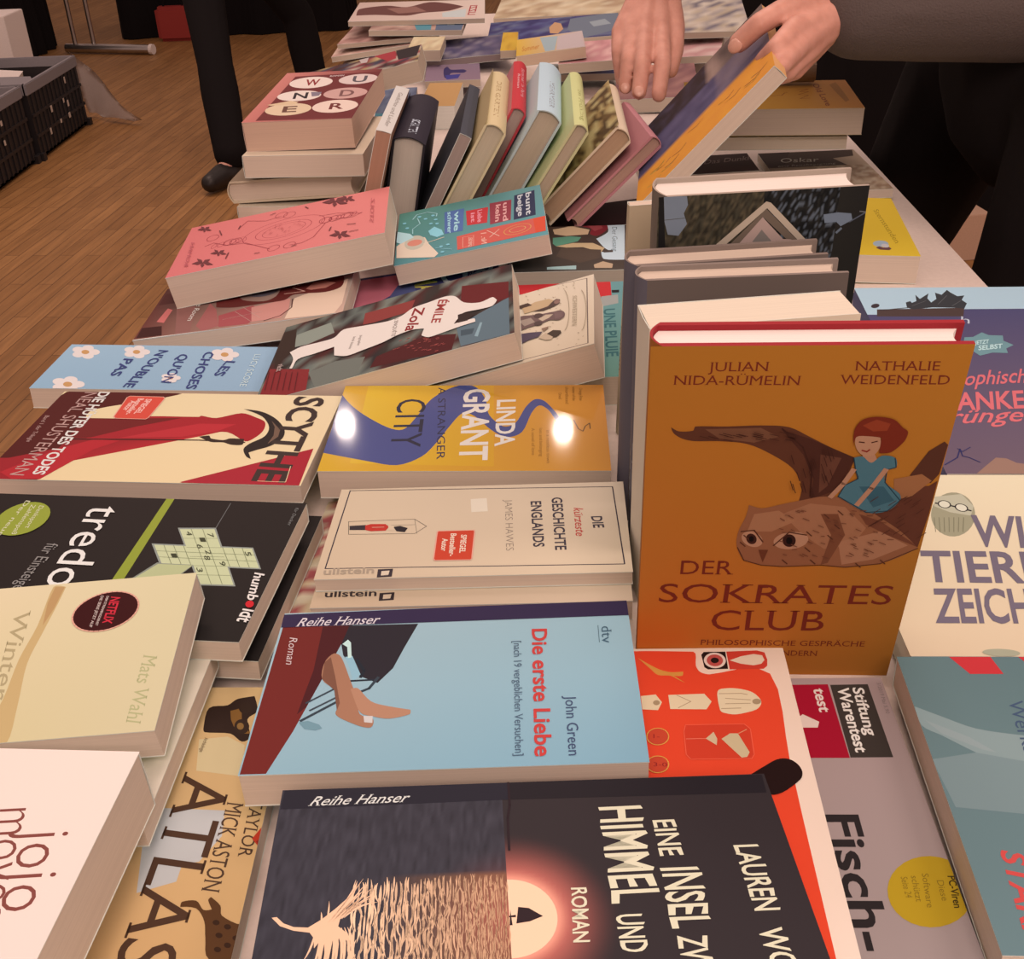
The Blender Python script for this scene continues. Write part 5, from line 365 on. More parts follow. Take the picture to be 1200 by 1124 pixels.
BOOKS.append(('paperback_book','paperback with a dim red and brown interior scene,in front of the pink book','book','books lying tilted along the left edge of the table','pb','far',(-0.24063,0.99927,0.7508),(-0.00444,-0.10411,0.00178),(0.19385,0.12972,0.01881),[(0.281,0.142,0.134),(0.281,0.142,0.134),(0.697,0.833,0.845),(0.281,0.142,0.134),(0.608,0.562,0.486)],'semi',[('g',[(0.145,0.051,0.045),(0.538,0.438,0.388),(0.244,0.293,0.283),(0.074,0.024,0.023)],[(0,0),(0.19385,0),(0.19385,0.12972),(0,0.12972)]),('p',(0.044,0.013,0.014),[(0.00107,0.0294),(0.02019,0.0277),(0.02624,0.00413),(0.00186,0.0053)]),('p',(0.071,0.02,0.021),[(0.00198,0.11506),(0.05499,0.11768),(0.05975,0.08543),(0.03112,0.08517),(0.00242,0.08491)]),('p',(0.244,0.131,0.128),[(0.02129,0.0834),(0.03512,0.09451),(0.04273,0.07033),(0.05379,-0.00283),(0.03923,0.00209)]),('p',(0.516,0.174,0.181),[(0.01198,0.04038),(0.01479,0.07253),(0.02092,0.06668),(0.02028,0.03502)]),('p',(0.322,0.131,0.14),[(0.05527,0.01561),(0.05687,0.07047),(0.06703,0.05121),(0.07821,0.00771),(0.06445,0.00057)]),('p',(0.33,0.09,0.111),[(0.07265,0.03405),(0.1033,0.04842),(0.11648,0.01858),(0.10592,0.00292),(0.07875,0.00514)]),('p',(0.516,0.293,0.283),[(0.1022,0.0437),(0.13801,0.05393),(0.14053,0.02489),(0.1357,0.00695),(0.10905,0.00662)]),('p',(0.671,0.617,0.527),[(0.1422,0.05239),(0.18989,0.08577),(0.19103,0.02171),(0.18607,-0.00116),(0.14013,0.00298)]),('p',(0.402,0.415,0.377),[(0.06333,0.09775),(0.08488,0.11483),(0.10459,0.1216),(0.08271,0.10436)]),('p',(0.281,0.341,0.333),[(0.09955,0.12645),(0.14184,0.12454),(0.19221,0.12226),(0.19257,0.09885),(0.16385,0.11588),(0.11606,0.10291)]),('e',(0.111,0.12,0.16),(0.10424,0.08793),(0.01733,7e-05),(0.00413,-0.01884)),('p',(0.111,0.024,0.025),[(0.06585,0.05678),(0.065,0.06041),(0.06325,0.06881),(0.06182,0.07821),(0.06197,0.08461),(0.06463,0.08756),(0.0689,0.08882),(0.07369,0.08853),(0.07788,0.08685),(0.08087,0.08303),(0.08393,0.0769),(0.08699,0.07063),(0.08999,0.0663),(0.09507,0.06249),(0.1011,0.05912),(0.10705,0.05668),(0.11193,0.05565),(0.11504,0.05617),(0.11787,0.05793),(0.12032,0.06089),(0.12231,0.065),(0.12347,0.0711),(0.12396,0.07901),(0.12449,0.08708),(0.12578,0.0936),(0.12853,0.0992),(0.13211,0.10417),(0.13599,0.10819),(0.13964,0.11089),(0.14265,0.11136),(0.14598,0.11039),(0.14931,0.10916),(0.15234,0.10882),(0.15479,0.11006),(0.15705,0.11215),(0.15935,0.11411),(0.16189,0.11491),(0.1655,0.11429),(0.16967,0.1128),(0.17378,0.11057),(0.17723,0.10773),(0.17957,0.10468),(0.18191,0.1005),(0.18395,0.09558),(0.18534,0.09033),(0.18612,0.0841),(0.18644,0.07698),(0.18615,0.07037),(0.18509,0.06562),(0.18263,0.06215),(0.17914,0.05975),(0.17515,0.05824),(0.17118,0.05746),(0.16637,0.05767),(0.1609,0.05887),(0.15548,0.06034),(0.15081,0.06133),(0.14766,0.06183),(0.14444,0.06229),(0.14142,0.06233),(0.13884,0.06153),(0.1371,0.05933),(0.13573,0.05596),(0.13435,0.05268),(0.13258,0.05071),(0.12861,0.04983),(0.12359,0.04974),(0.11814,0.04999),(0.1129,0.0501),(0.10634,0.04984),(0.09902,0.04949),(0.09172,0.04937),(0.08521,0.04981),(0.07962,0.05126),(0.07326,0.05361),(0.06802,0.05581)]),('p',(0.412,0.21,0.181),[(0.1501,0.07341),(0.15517,0.08796),(0.16723,0.08891),(0.17854,0.07902),(0.16977,0.06871),(0.15579,0.06857)]),('l',(0.608,0.449,0.4),0.0006,[(0.13614,0.10653),(0.15041,0.10785),(0.15113,0.09509),(0.1358,0.08153),(0.15001,0.06697),(0.12992,0.06751)],False),('l',(0.071,0.028,0.033),0.0006,[(0.14053,0.0504),(0.14279,0.02909),(0.13486,0.0121),(0.12079,0.00493)],False),('l',(0.494,0.415,0.4),0.0002,[(0.08737,0.03886),(0.10905,0.00662)],False),('l',(0.494,0.415,0.4),0.0002,[(0.09373,0.04675),(0.11535,0.01409)],False),('l',(0.494,0.415,0.4),0.0002,[(0.07909,0.02191),(0.11461,0.02915)],False),('t',(0.697,0.8,0.809),'The Room','s',(0.04406,0.08688),(-0.00065,-0.05547),(0.00549,-0.00256)),('l',(0.724,0.867,0.881),0.0008,[(-0.00279,0.00127),(0.18723,-0.00302)],False)],[],None))
BOOKS.append(('paperback_book','pink book covered in fine red ornamental scrollwork','book','books lying tilted along the left edge of the table','pb','far',(-0.21217,1.07472,0.78039),(0.02569,-0.15947,0.03394),(0.21232,0.13788,0.03212),[(0.633,0.225,0.246),(0.633,0.225,0.246),(0.646,0.752,0.723),(0.633,0.225,0.246),(0.608,0.562,0.486)],'semi',[('g',[(0.608,0.203,0.229),(0.646,0.25,0.264),(0.671,0.258,0.264),(0.584,0.195,0.212)],[(0,0),(0.21232,0),(0.21232,0.13788),(0,0.13788)]),('r',(0.322,0.054,0.085),0.00035,(0.10692,0.07004),(0.02828,0.00166),(-0.00172,-0.02259)),('r',(0.322,0.054,0.085),0.00025,(0.10735,0.06978),(0.02173,0.00209),(-0.00116,-0.01737)),('r',(0.322,0.054,0.085),0.00035,(0.10735,0.06978),(0.04133,0.00313),(-0.00215,-0.03219)),('r',(0.322,0.054,0.085),0.00025,(0.0642,0.06548),(0.00524,0.00034),(0.00041,-0.008)),('r',(0.322,0.054,0.085),0.00025,(0.05736,0.06494),(0.00457,0.00073),(0.00035,-0.00739)),('r',(0.322,0.054,0.085),0.00025,(0.05052,0.0644),(0.00389,0.00111),(0.00029,-0.00678)),('r',(0.322,0.054,0.085),0.00025,(0.04369,0.06386),(0.00321,0.00149),(0.00023,-0.00618)),('r',(0.322,0.054,0.085),0.00025,(0.03686,0.06332),(0.00253,0.00188),(0.00015,-0.00557)),('r',(0.322,0.054,0.085),0.00025,(0.15083,0.07162),(0.00524,0.00034),(-0.00013,-0.00804)),('r',(0.322,0.054,0.085),0.00025,(0.15767,0.07216),(0.00461,0.00073),(-0.00022,-0.00744)),('r',(0.322,0.054,0.085),0.00025,(0.16452,0.07271),(0.00397,0.00112),(-0.0003,-0.00683)),('r',(0.322,0.054,0.085),0.00025,(0.17138,0.07325),(0.00334,0.0015),(-0.00038,-0.00623)),('r',(0.322,0.054,0.085),0.00025,(0.17823,0.07379),(0.00272,0.00189),(-0.00045,-0.00562)),('r',(0.322,0.054,0.085),0.00025,(0.10813,0.11303),(0.00625,0.00046),(-8e-05,-0.00844)),('r',(0.322,0.054,0.085),0.00025,(0.09922,0.11724),(0.00627,0.00046),(-3e-05,-0.0085)),('r',(0.322,0.054,0.085),0.00025,(0.10291,0.0212),(0.00582,0.00042),(-5e-05,-0.00733)),('r',(0.322,0.054,0.085),0.00025,(0.11868,0.02024),(0.00582,0.00042),(-0.00014,-0.00732)),('r',(0.322,0.054,0.085),0.00025,(0.0525,0.06605),(0.00604,0.00044),(0.00026,-0.00789)),('r',(0.322,0.054,0.085),0.00025,(0.05873,0.06527),(0.00604,0.00044),(0.00022,-0.00787)),('r',(0.322,0.054,0.085),0.00025,(0.03104,0.08963),(0.00616,0.00045),(0.00039,-0.00818)),('r',(0.322,0.054,0.085),0.00025,(0.15954,0.07162),(0.00604,0.00044),(-0.00039,-0.00791)),('r',(0.322,0.054,0.085),0.00025,(0.17159,0.07312),(0.00605,0.00044),(-0.00046,-0.00793)),('r',(0.322,0.054,0.085),0.00025,(0.14938,0.07191),(0.00605,0.00044),(-0.00033,-0.00792)),('l',(0.322,0.054,0.085),0.0003,[(0.02664,0.06799),(0.03492,0.07329),(0.05193,0.05698),(0.07075,0.05288),(0.09906,0.02073)],False),('l',(0.322,0.054,0.085),0.0003,[(0.14182,0.08828),(0.16048,0.08585),(0.18383,0.07155),(0.18683,0.07207),(0.17822,0.06439),(0.15563,0.06989)],False),('l',(0.322,0.054,0.085),0.0003,[(0.05694,0.10355),(0.06276,0.12102),(0.08348,0.10857),(0.09961,0.11394)],False),('l',(0.322,0.054,0.085),0.0003,[(0.11868,0.02024),(0.13055,0.01882),(0.1413,0.0288),(0.15017,0.06275)],False),('p',(0.15,0.047,0.059),[(0.03322,0.02064),(0.03909,0.01119),(0.04574,0.00902),(0.0392,0.01913)]),('p',(0.15,0.047,0.059),[(0.03322,0.02064),(0.03165,0.01604),(0.03464,0.00756),(0.03614,0.01287)]),('p',(0.15,0.047,0.059),[(0.03322,0.02064),(0.0263,0.02735),(0.02143,0.02421),(0.02906,0.01733)]),('p',(0.15,0.047,0.059),[(0.03322,0.02064),(0.03053,0.02944),(0.02441,0.03626),(0.02769,0.02644)]),('p',(0.15,0.047,0.059),[(0.03322,0.02064),(0.03845,0.01937),(0.03963,0.02663),(0.034,0.02756)]),('p',(0.15,0.047,0.059),[(0.04571,0.03994),(0.05019,0.03247),(0.05535,0.03076),(0.05034,0.03874)]),('p',(0.15,0.047,0.059),[(0.04571,0.03994),(0.04445,0.03631),(0.04671,0.02961),(0.04791,0.03381)]),('p',(0.15,0.047,0.059),[(0.04571,0.03994),(0.0404,0.04522),(0.0366,0.04276),(0.04246,0.03733)]),('p',(0.15,0.047,0.059),[(0.04571,0.03994),(0.04369,0.04687),(0.03902,0.05222),(0.04147,0.04451)]),('p',(0.15,0.047,0.059),[(0.04571,0.03994),(0.04976,0.03894),(0.05072,0.04465),(0.04636,0.04539)]),('p',(0.15,0.047,0.059),[(0.16845,0.01959),(0.17322,0.01021),(0.17955,0.00807),(0.17418,0.01809)]),('p',(0.15,0.047,0.059),[(0.16845,0.01959),(0.16641,0.01502),(0.16845,0.00662),(0.17049,0.01188)]),('p',(0.15,0.047,0.059),[(0.16845,0.01959),(0.16234,0.02624),(0.15721,0.02313),(0.16399,0.0163)]),('p',(0.15,0.047,0.059),[(0.16845,0.01959),(0.16673,0.02832),(0.16143,0.03507),(0.16361,0.02533)]),('p',(0.15,0.047,0.059),[(0.16845,0.01959),(0.17347,0.01833),(0.1754,0.02553),(0.16995,0.02645)]),('p',(0.15,0.047,0.059),[(0.15541,0.12471),(0.16162,0.11174),(0.1697,0.10874),(0.16274,0.1226)]),('p',(0.15,0.047,0.059),[(0.15541,0.12471),(0.15287,0.11842),(0.15559,0.10682),(0.15812,0.11406)]),('p',(0.15,0.047,0.059),[(0.15541,0.12471),(0.14751,0.13397),(0.14099,0.1297),(0.14977,0.1202)]),('p',(0.15,0.047,0.059),[(0.15541,0.12471),(0.1531,0.13683),(0.14621,0.14626),(0.14915,0.13271)]),('p',(0.15,0.047,0.059),[(0.15541,0.12471),(0.16183,0.12294),(0.16422,0.1329),(0.15724,0.13421)]),('p',(0.15,0.047,0.059),[(0.16809,0.12431),(0.17205,0.11586),(0.1773,0.1139),(0.17284,0.12294)]),('p',(0.15,0.047,0.059),[(0.16809,0.12431),(0.16639,0.12022),(0.16809,0.11264),(0.16978,0.11737)]),('p',(0.15,0.047,0.059),[(0.16809,0.12431),(0.16302,0.1303),(0.15877,0.12754),(0.16439,0.12138)]),('p',(0.15,0.047,0.059),[(0.16809,0.12431),(0.16666,0.13215),(0.16228,0.13822),(0.16408,0.12949)]),('p',(0.15,0.047,0.059),[(0.16809,0.12431),(0.17225,0.12316),(0.17384,0.12961),(0.16932,0.13046)]),('p',(0.15,0.047,0.059),[(0.01667,0.12314),(0.02087,0.11594),(0.02557,0.11427),(0.02087,0.12197)]),('p',(0.15,0.047,0.059),[(0.01667,0.12314),(0.0156,0.11965),(0.01778,0.1132),(0.01878,0.11723)]),('p',(0.15,0.047,0.059),[(0.01667,0.12314),(0.01176,0.12823),(0.00838,0.12588),(0.01378,0.12064)]),('p',(0.15,0.047,0.059),[(0.01667,0.12314),(0.0147,0.1298),(0.01037,0.13495),(0.01274,0.12754)]),('p',(0.15,0.047,0.059),[(0.01667,0.12314),(0.02034,0.12216),(0.02109,0.12765),(0.01714,0.12837)]),('l',(0.15,0.047,0.059),0.0006,[(0.03531,0.10745),(0.04001,0.0919)],False),('l',(0.15,0.047,0.059),0.0006,[(0.0571,0.10938),(0.05649,0.09971)],False),('l',(0.15,0.047,0.059),0.0006,[(0.05625,0.01838),(0.05669,0.03383)],False),('l',(0.15,0.047,0.059),0.0006,[(0.17356,0.04423),(0.18205,0.04143)],False),('l',(0.15,0.047,0.059),0.0006,[(0.17706,0.02164),(0.18582,0.02142)],False),('l',(0.15,0.047,0.059),0.0006,[(0.12349,0.12707),(0.1274,0.11964)],False),('l',(0.15,0.047,0.059),0.0006,[(0.0868,0.12358),(0.0917,0.12675)],False),('l',(0.15,0.047,0.059),0.0006,[(0.0851,0.01542),(0.09,0.0153)],False),('l',(0.15,0.047,0.059),0.0006,[(0.12128,0.01454),(0.12609,0.01499)],False),('l',(0.15,0.047,0.059),0.0006,[(0.15636,0.0365),(0.15758,0.04583)],False),('l',(0.365,0.077,0.105),0.00025,[(0.12066,0.08289),(0.12245,0.08534)],False),('l',(0.365,0.077,0.105),0.00025,[(0.0872,0.06845),(0.08892,0.07086)],False),('l',(0.365,0.077,0.105),0.00025,[(0.10585,0.06516),(0.10759,0.06755)],False),('l',(0.365,0.077,0.105),0.00025,[(0.10425,0.07129),(0.106,0.0737)],False),('l',(0.365,0.077,0.105),0.00025,[(0.11272,0.05986),(0.11447,0.06223)],False),('l',(0.365,0.077,0.105),0.00025,[(0.1007,0.07356),(0.10245,0.07597)],False),('l',(0.365,0.077,0.105),0.00025,[(0.12587,0.06726),(0.12765,0.06965)],False),('l',(0.365,0.077,0.105),0.00025,[(0.10159,0.05374),(0.10331,0.05609)],False),('l',(0.365,0.077,0.105),0.00025,[(0.11647,0.07715),(0.11825,0.07958)],False),('l',(0.365,0.077,0.105),0.00025,[(0.0937,0.0654),(0.09543,0.06779)],False),('l',(0.365,0.077,0.105),0.00025,[(0.09641,0.07937),(0.09816,0.08181)],False),('l',(0.365,0.077,0.105),0.00025,[(0.09196,0.07331),(0.09369,0.07573)],False),('l',(0.365,0.077,0.105),0.00025,[(0.12019,0.07555),(0.12197,0.07797)],False),('l',(0.365,0.077,0.105),0.00025,[(0.09267,0.06223),(0.09438,0.06461)],False),('l',(0.365,0.077,0.105),0.00025,[(0.10932,0.06052),(0.11106,0.06289)],False),('l',(0.365,0.077,0.105),0.00025,[(0.12154,0.0729),(0.12332,0.07531)],False),('l',(0.365,0.077,0.105),0.00025,[(0.10523,0.07013),(0.10698,0.07254)],False),('l',(0.365,0.077,0.105),0.00025,[(0.09503,0.06192),(0.09675,0.06429)],False),('l',(0.365,0.077,0.105),0.00025,[(0.1232,0.06955),(0.12498,0.07195)],False),('l',(0.365,0.077,0.105),0.00025,[(0.10365,0.07258),(0.1054,0.07499)],False),('l',(0.365,0.077,0.105),0.00025,[(0.09671,0.07734),(0.09845,0.07977)],False),('l',(0.365,0.077,0.105),0.00025,[(0.10107,0.07857),(0.10282,0.08101)],False),('l',(0.365,0.077,0.105),0.00025,[(0.10095,0.08373),(0.10271,0.08618)],False),('l',(0.365,0.077,0.105),0.00025,[(0.11232,0.06965),(0.11409,0.07205)],False),('l',(0.365,0.077,0.105),0.00025,[(0.09656,0.08419),(0.09832,0.08664)],False),('l',(0.365,0.077,0.105),0.00025,[(0.10863,0.05825),(0.11037,0.06062)],False),('t',(0.442,0.12,0.153),'STOLZ','s',(0.19647,0.03732),(-0.00196,0.07146),(0.00373,-0.00392)),('t',(0.442,0.12,0.167),'ROMAN','s',(0.01494,0.02029),(-0.00538,0.06745),(0.00386,-0.00361))],[],None))
BOOKS.append(('paperback_book','teal paperback with coloured title boxes and a red orange band','book','books lying tilted along the left edge of the table','pb','far',(-0.02918,1.10099,0.78266),(0.06478,-0.16828,0.00775),(0.15262,0.136,0.02068),[(0.098,0.321,0.4),(0.098,0.321,0.4),(0.646,0.752,0.723),(0.098,0.321,0.4),(0.608,0.562,0.486)],'semi',[('g',[(0.086,0.284,0.344),(0.111,0.361,0.448),(0.13,0.341,0.4),(0.086,0.293,0.264)],[(0,0),(0.15262,0),(0.15262,0.136),(0,0.136)]),('p',(0.036,0.051,0.116),[(0.12419,0.12013),(0.14609,0.12422),(0.14348,0.0554),(0.12095,0.05395)]),('t',(0.538,0.69,0.809),'beige','b',(0.12771,0.11811),(-0.00192,-0.05775),(0.00552,0.00078)),('t',(0.538,0.69,0.809),'bunt','b',(0.13652,0.12098),(-0.00247,-0.06149),(0.00581,0.00062)),('p',(0.266,0.061,0.095),[(0.09764,0.11248),(0.12089,0.11022),(0.11798,0.05556),(0.09679,0.05444)]),('t',(0.671,0.449,0.473),'kein','b',(0.10418,0.10416),(-0.00201,-0.04544),(0.00517,0.00018)),('t',(0.671,0.449,0.473),'und','b',(0.11211,0.10548),(-0.00198,-0.04926),(0.00517,0.00018)),('p',(0.483,0.054,0.071),[(0.07228,0.10471),(0.09597,0.103),(0.0939,0.06138),(0.07329,0.06453)]),('t',(0.697,0.341,0.461),'ist','b',(0.07752,0.09613),(2e-05,-0.02593),(0.00429,-0.0001)),('t',(0.697,0.341,0.461),'Liebe','b',(0.08473,0.09972),(-0.0005,-0.03312),(0.00487,-4e-05)),('p',(0.082,0.181,0.486),[(0.04939,0.11355),(0.07045,0.1134),(0.06876,0.05338),(0.04998,0.05447)]),('t',(0.347,0.752,0.9),'schwer','b',(0.05275,0.11169),(0.00044,-0.05786),(0.00436,-0.00049)),('t',(0.347,0.752,0.9),'wie','b',(0.0603,0.10943),(-0.00058,-0.05304),(0.00434,-0.00011)),('p',(0.549,0.131,0.116),[(0.06252,0.04092),(0.09354,0.04553),(0.15258,0.04751),(0.15077,0.00998),(0.06321,0.00745)]),('p',(0.596,0.099,0.059),[(0.14025,0.04706),(0.15258,0.04751),(0.15077,0.00998),(0.14081,0.01015)]),('l',(0.724,0.449,0.4),0.00025,[(0.06869,0.03597),(0.07965,0.03542),(0.07934,0.01016),(0.06859,0.01067)],True),('r',(0.646,0.51,0.153),0.0003,(0.12363,0.0278),(0.01357,0.00111),(1e-05,-0.01168)),('r',(0.646,0.576,0.246),0.0003,(0.12363,0.0278),(0.00813,0.00053),(-1e-05,-0.0062)),('t',(0.724,0.51,0.461),'SPIEGEL','b',(0.07396,0.00959),(0.00087,0.02318),(0.00375,-0.00059)),('t',(0.724,0.51,0.461),'Nr. 1','b',(0.08738,0.00937),(-0.00019,0.02728),(0.00534,-0.00075)),('l',(0.737,0.617,0.569),0.0004,[(0.09343,0.04033),(0.10512,0.02038)],False),('l',(0.737,0.617,0.569),0.0004,[(0.09572,0.02188),(0.10566,0.03734)],False),('p',(0.671,0.69,0.613),[(0.00068,0.04698),(0.01255,0.06523),(0.0297,0.05629),(0.03432,0.0366),(0.04438,0.00809),(0.04046,0.00092),(0.00203,0.01778)]),('e',(0.494,0.576,0.527),(0.01947,0.04767),(0.0104,0.00155),(0.00196,-0.01804)),('e',(0.608,0.293,0.246),(0.01949,0.04697),(0.00765,0.0002),(0.00109,-0.0081)),('p',(0.412,0.768,0.9),[(-0.00117,0.08675),(0.01366,0.07354),(0.01829,0.06223),(0.00465,0.05183),(0.00018,0.0576)]),('p',(0.244,0.69,0.9),[(0.03288,0.07058),(0.03908,0.0792),(0.04704,0.06666),(0.0493,0.05307),(0.04238,0.04968),(0.03524,0.05867)]),('l',(0.322,0.69,0.809),0.0006,[(0.01521,0.11132),(0.01924,0.12246),(0.03096,0.12372),(0.04138,0.11413),(0.04077,0.10686)],False),('l',(0.322,0.69,0.809),0.0005,[(0.02029,0.11235),(0.02368,0.09552),(0.01611,0.08488),(0.01655,0.07202)],False),('l',(0.697,0.752,0.675),0.0006,[(0.02873,0.03947),(0.04937,0.04604)],False),('l',(0.244,0.646,0.809),0.0004,[(0.04144,0.02283),(0.05782,0.01118)],False),('e',(0.21,0.617,0.809),(0.0224,0.115),(0.00204,3e-05),(0.00036,-0.00248)),('e',(0.21,0.617,0.809),(0.0292,0.10562),(0.00203,3e-05),(0.00035,-0.00244)),('e',(0.21,0.617,0.809),(0.03707,0.11078),(0.00203,3e-05),(0.00034,-0.00246)),('e',(0.21,0.617,0.809),(0.0402,0.09777),(0.00202,3e-05),(0.00033,-0.00242)),('e',(0.21,0.617,0.809),(0.03533,0.08926),(0.002,3e-05),(0.00033,-0.00239)),('e',(0.21,0.617,0.809),(0.04182,0.08577),(0.002,3e-05),(0.00032,-0.00237)),('e',(0.21,0.617,0.809),(0.00672,0.10464),(0.00203,3e-05),(0.00039,-0.00245)),('e',(0.21,0.617,0.809),(0.0102,0.08984),(0.00201,3e-05),(0.00038,-0.00239)),('e',(0.21,0.617,0.809),(0.04688,0.02341),(0.00191,3e-05),(0.0003,-0.00216)),('e',(0.21,0.617,0.809),(0.05368,0.02498),(0.00191,3e-05),(0.00029,-0.00217)),('e',(0.21,0.617,0.809),(0.0484,0.00934),(0.00189,4e-05),(0.00029,-0.00212))],[],None))
BOOKS.append(('paperback_book','purple and pink paperback half hidden behind the white silhouette cover','book','books lying tilted along the left edge of the table','pb','far',(-0.07682,1.03347,0.74992),(6e-05,-0.09375,0.05965),(0.14987,0.10498,0.01199),[(0.052,0.065,0.204),(0.052,0.065,0.204),(0.646,0.752,0.723),(0.052,0.065,0.204),(0.608,0.562,0.486)],'semi',[('g',[(0.049,0.061,0.197),(0.052,0.065,0.204),(0.055,0.068,0.212),(0.052,0.065,0.197)],[(0,0),(0.14987,0),(0.14987,0.10498),(0,0.10498)]),('p',(0.494,0.181,0.264),[(-0.03178,0.02657),(0.00902,0.09895),(0.05772,0.09916),(0.04011,0.04431),(0.00866,0.01096)]),('p',(0.078,0.114,0.293),[(0.04011,0.04431),(0.04746,0.06886),(0.0655,0.0756),(0.06526,0.02759),(0.0429,0.02331)]),('p',(0.244,0.293,0.246),[(0.07526,0.03024),(0.11409,0.06257),(0.11235,0.02201),(0.06756,0.00077)]),('t',(0.608,0.752,0.809),'R','s',(0.11945,0.06748),(0.00642,0.0251),(-0.00344,-0.05224)),('t',(0.608,0.752,0.809),'R','b',(0.12191,0.09203),(-0.00028,-0.03259),(0.02233,0.00092)),('t',(0.608,0.752,0.809),'D','b',(0.09212,0.08472),(0.00018,-0.03281),(0.02544,-0.00194)),('t',(0.584,0.617,0.14),'MA','b',(0.06449,0.08031),(0.00134,-0.04092),(0.02183,0.00101)),('e',(0.494,0.576,0.598),(0.1421,0.10068),(0.00532,0.00074),(0.00023,-0.00465))],[],None))
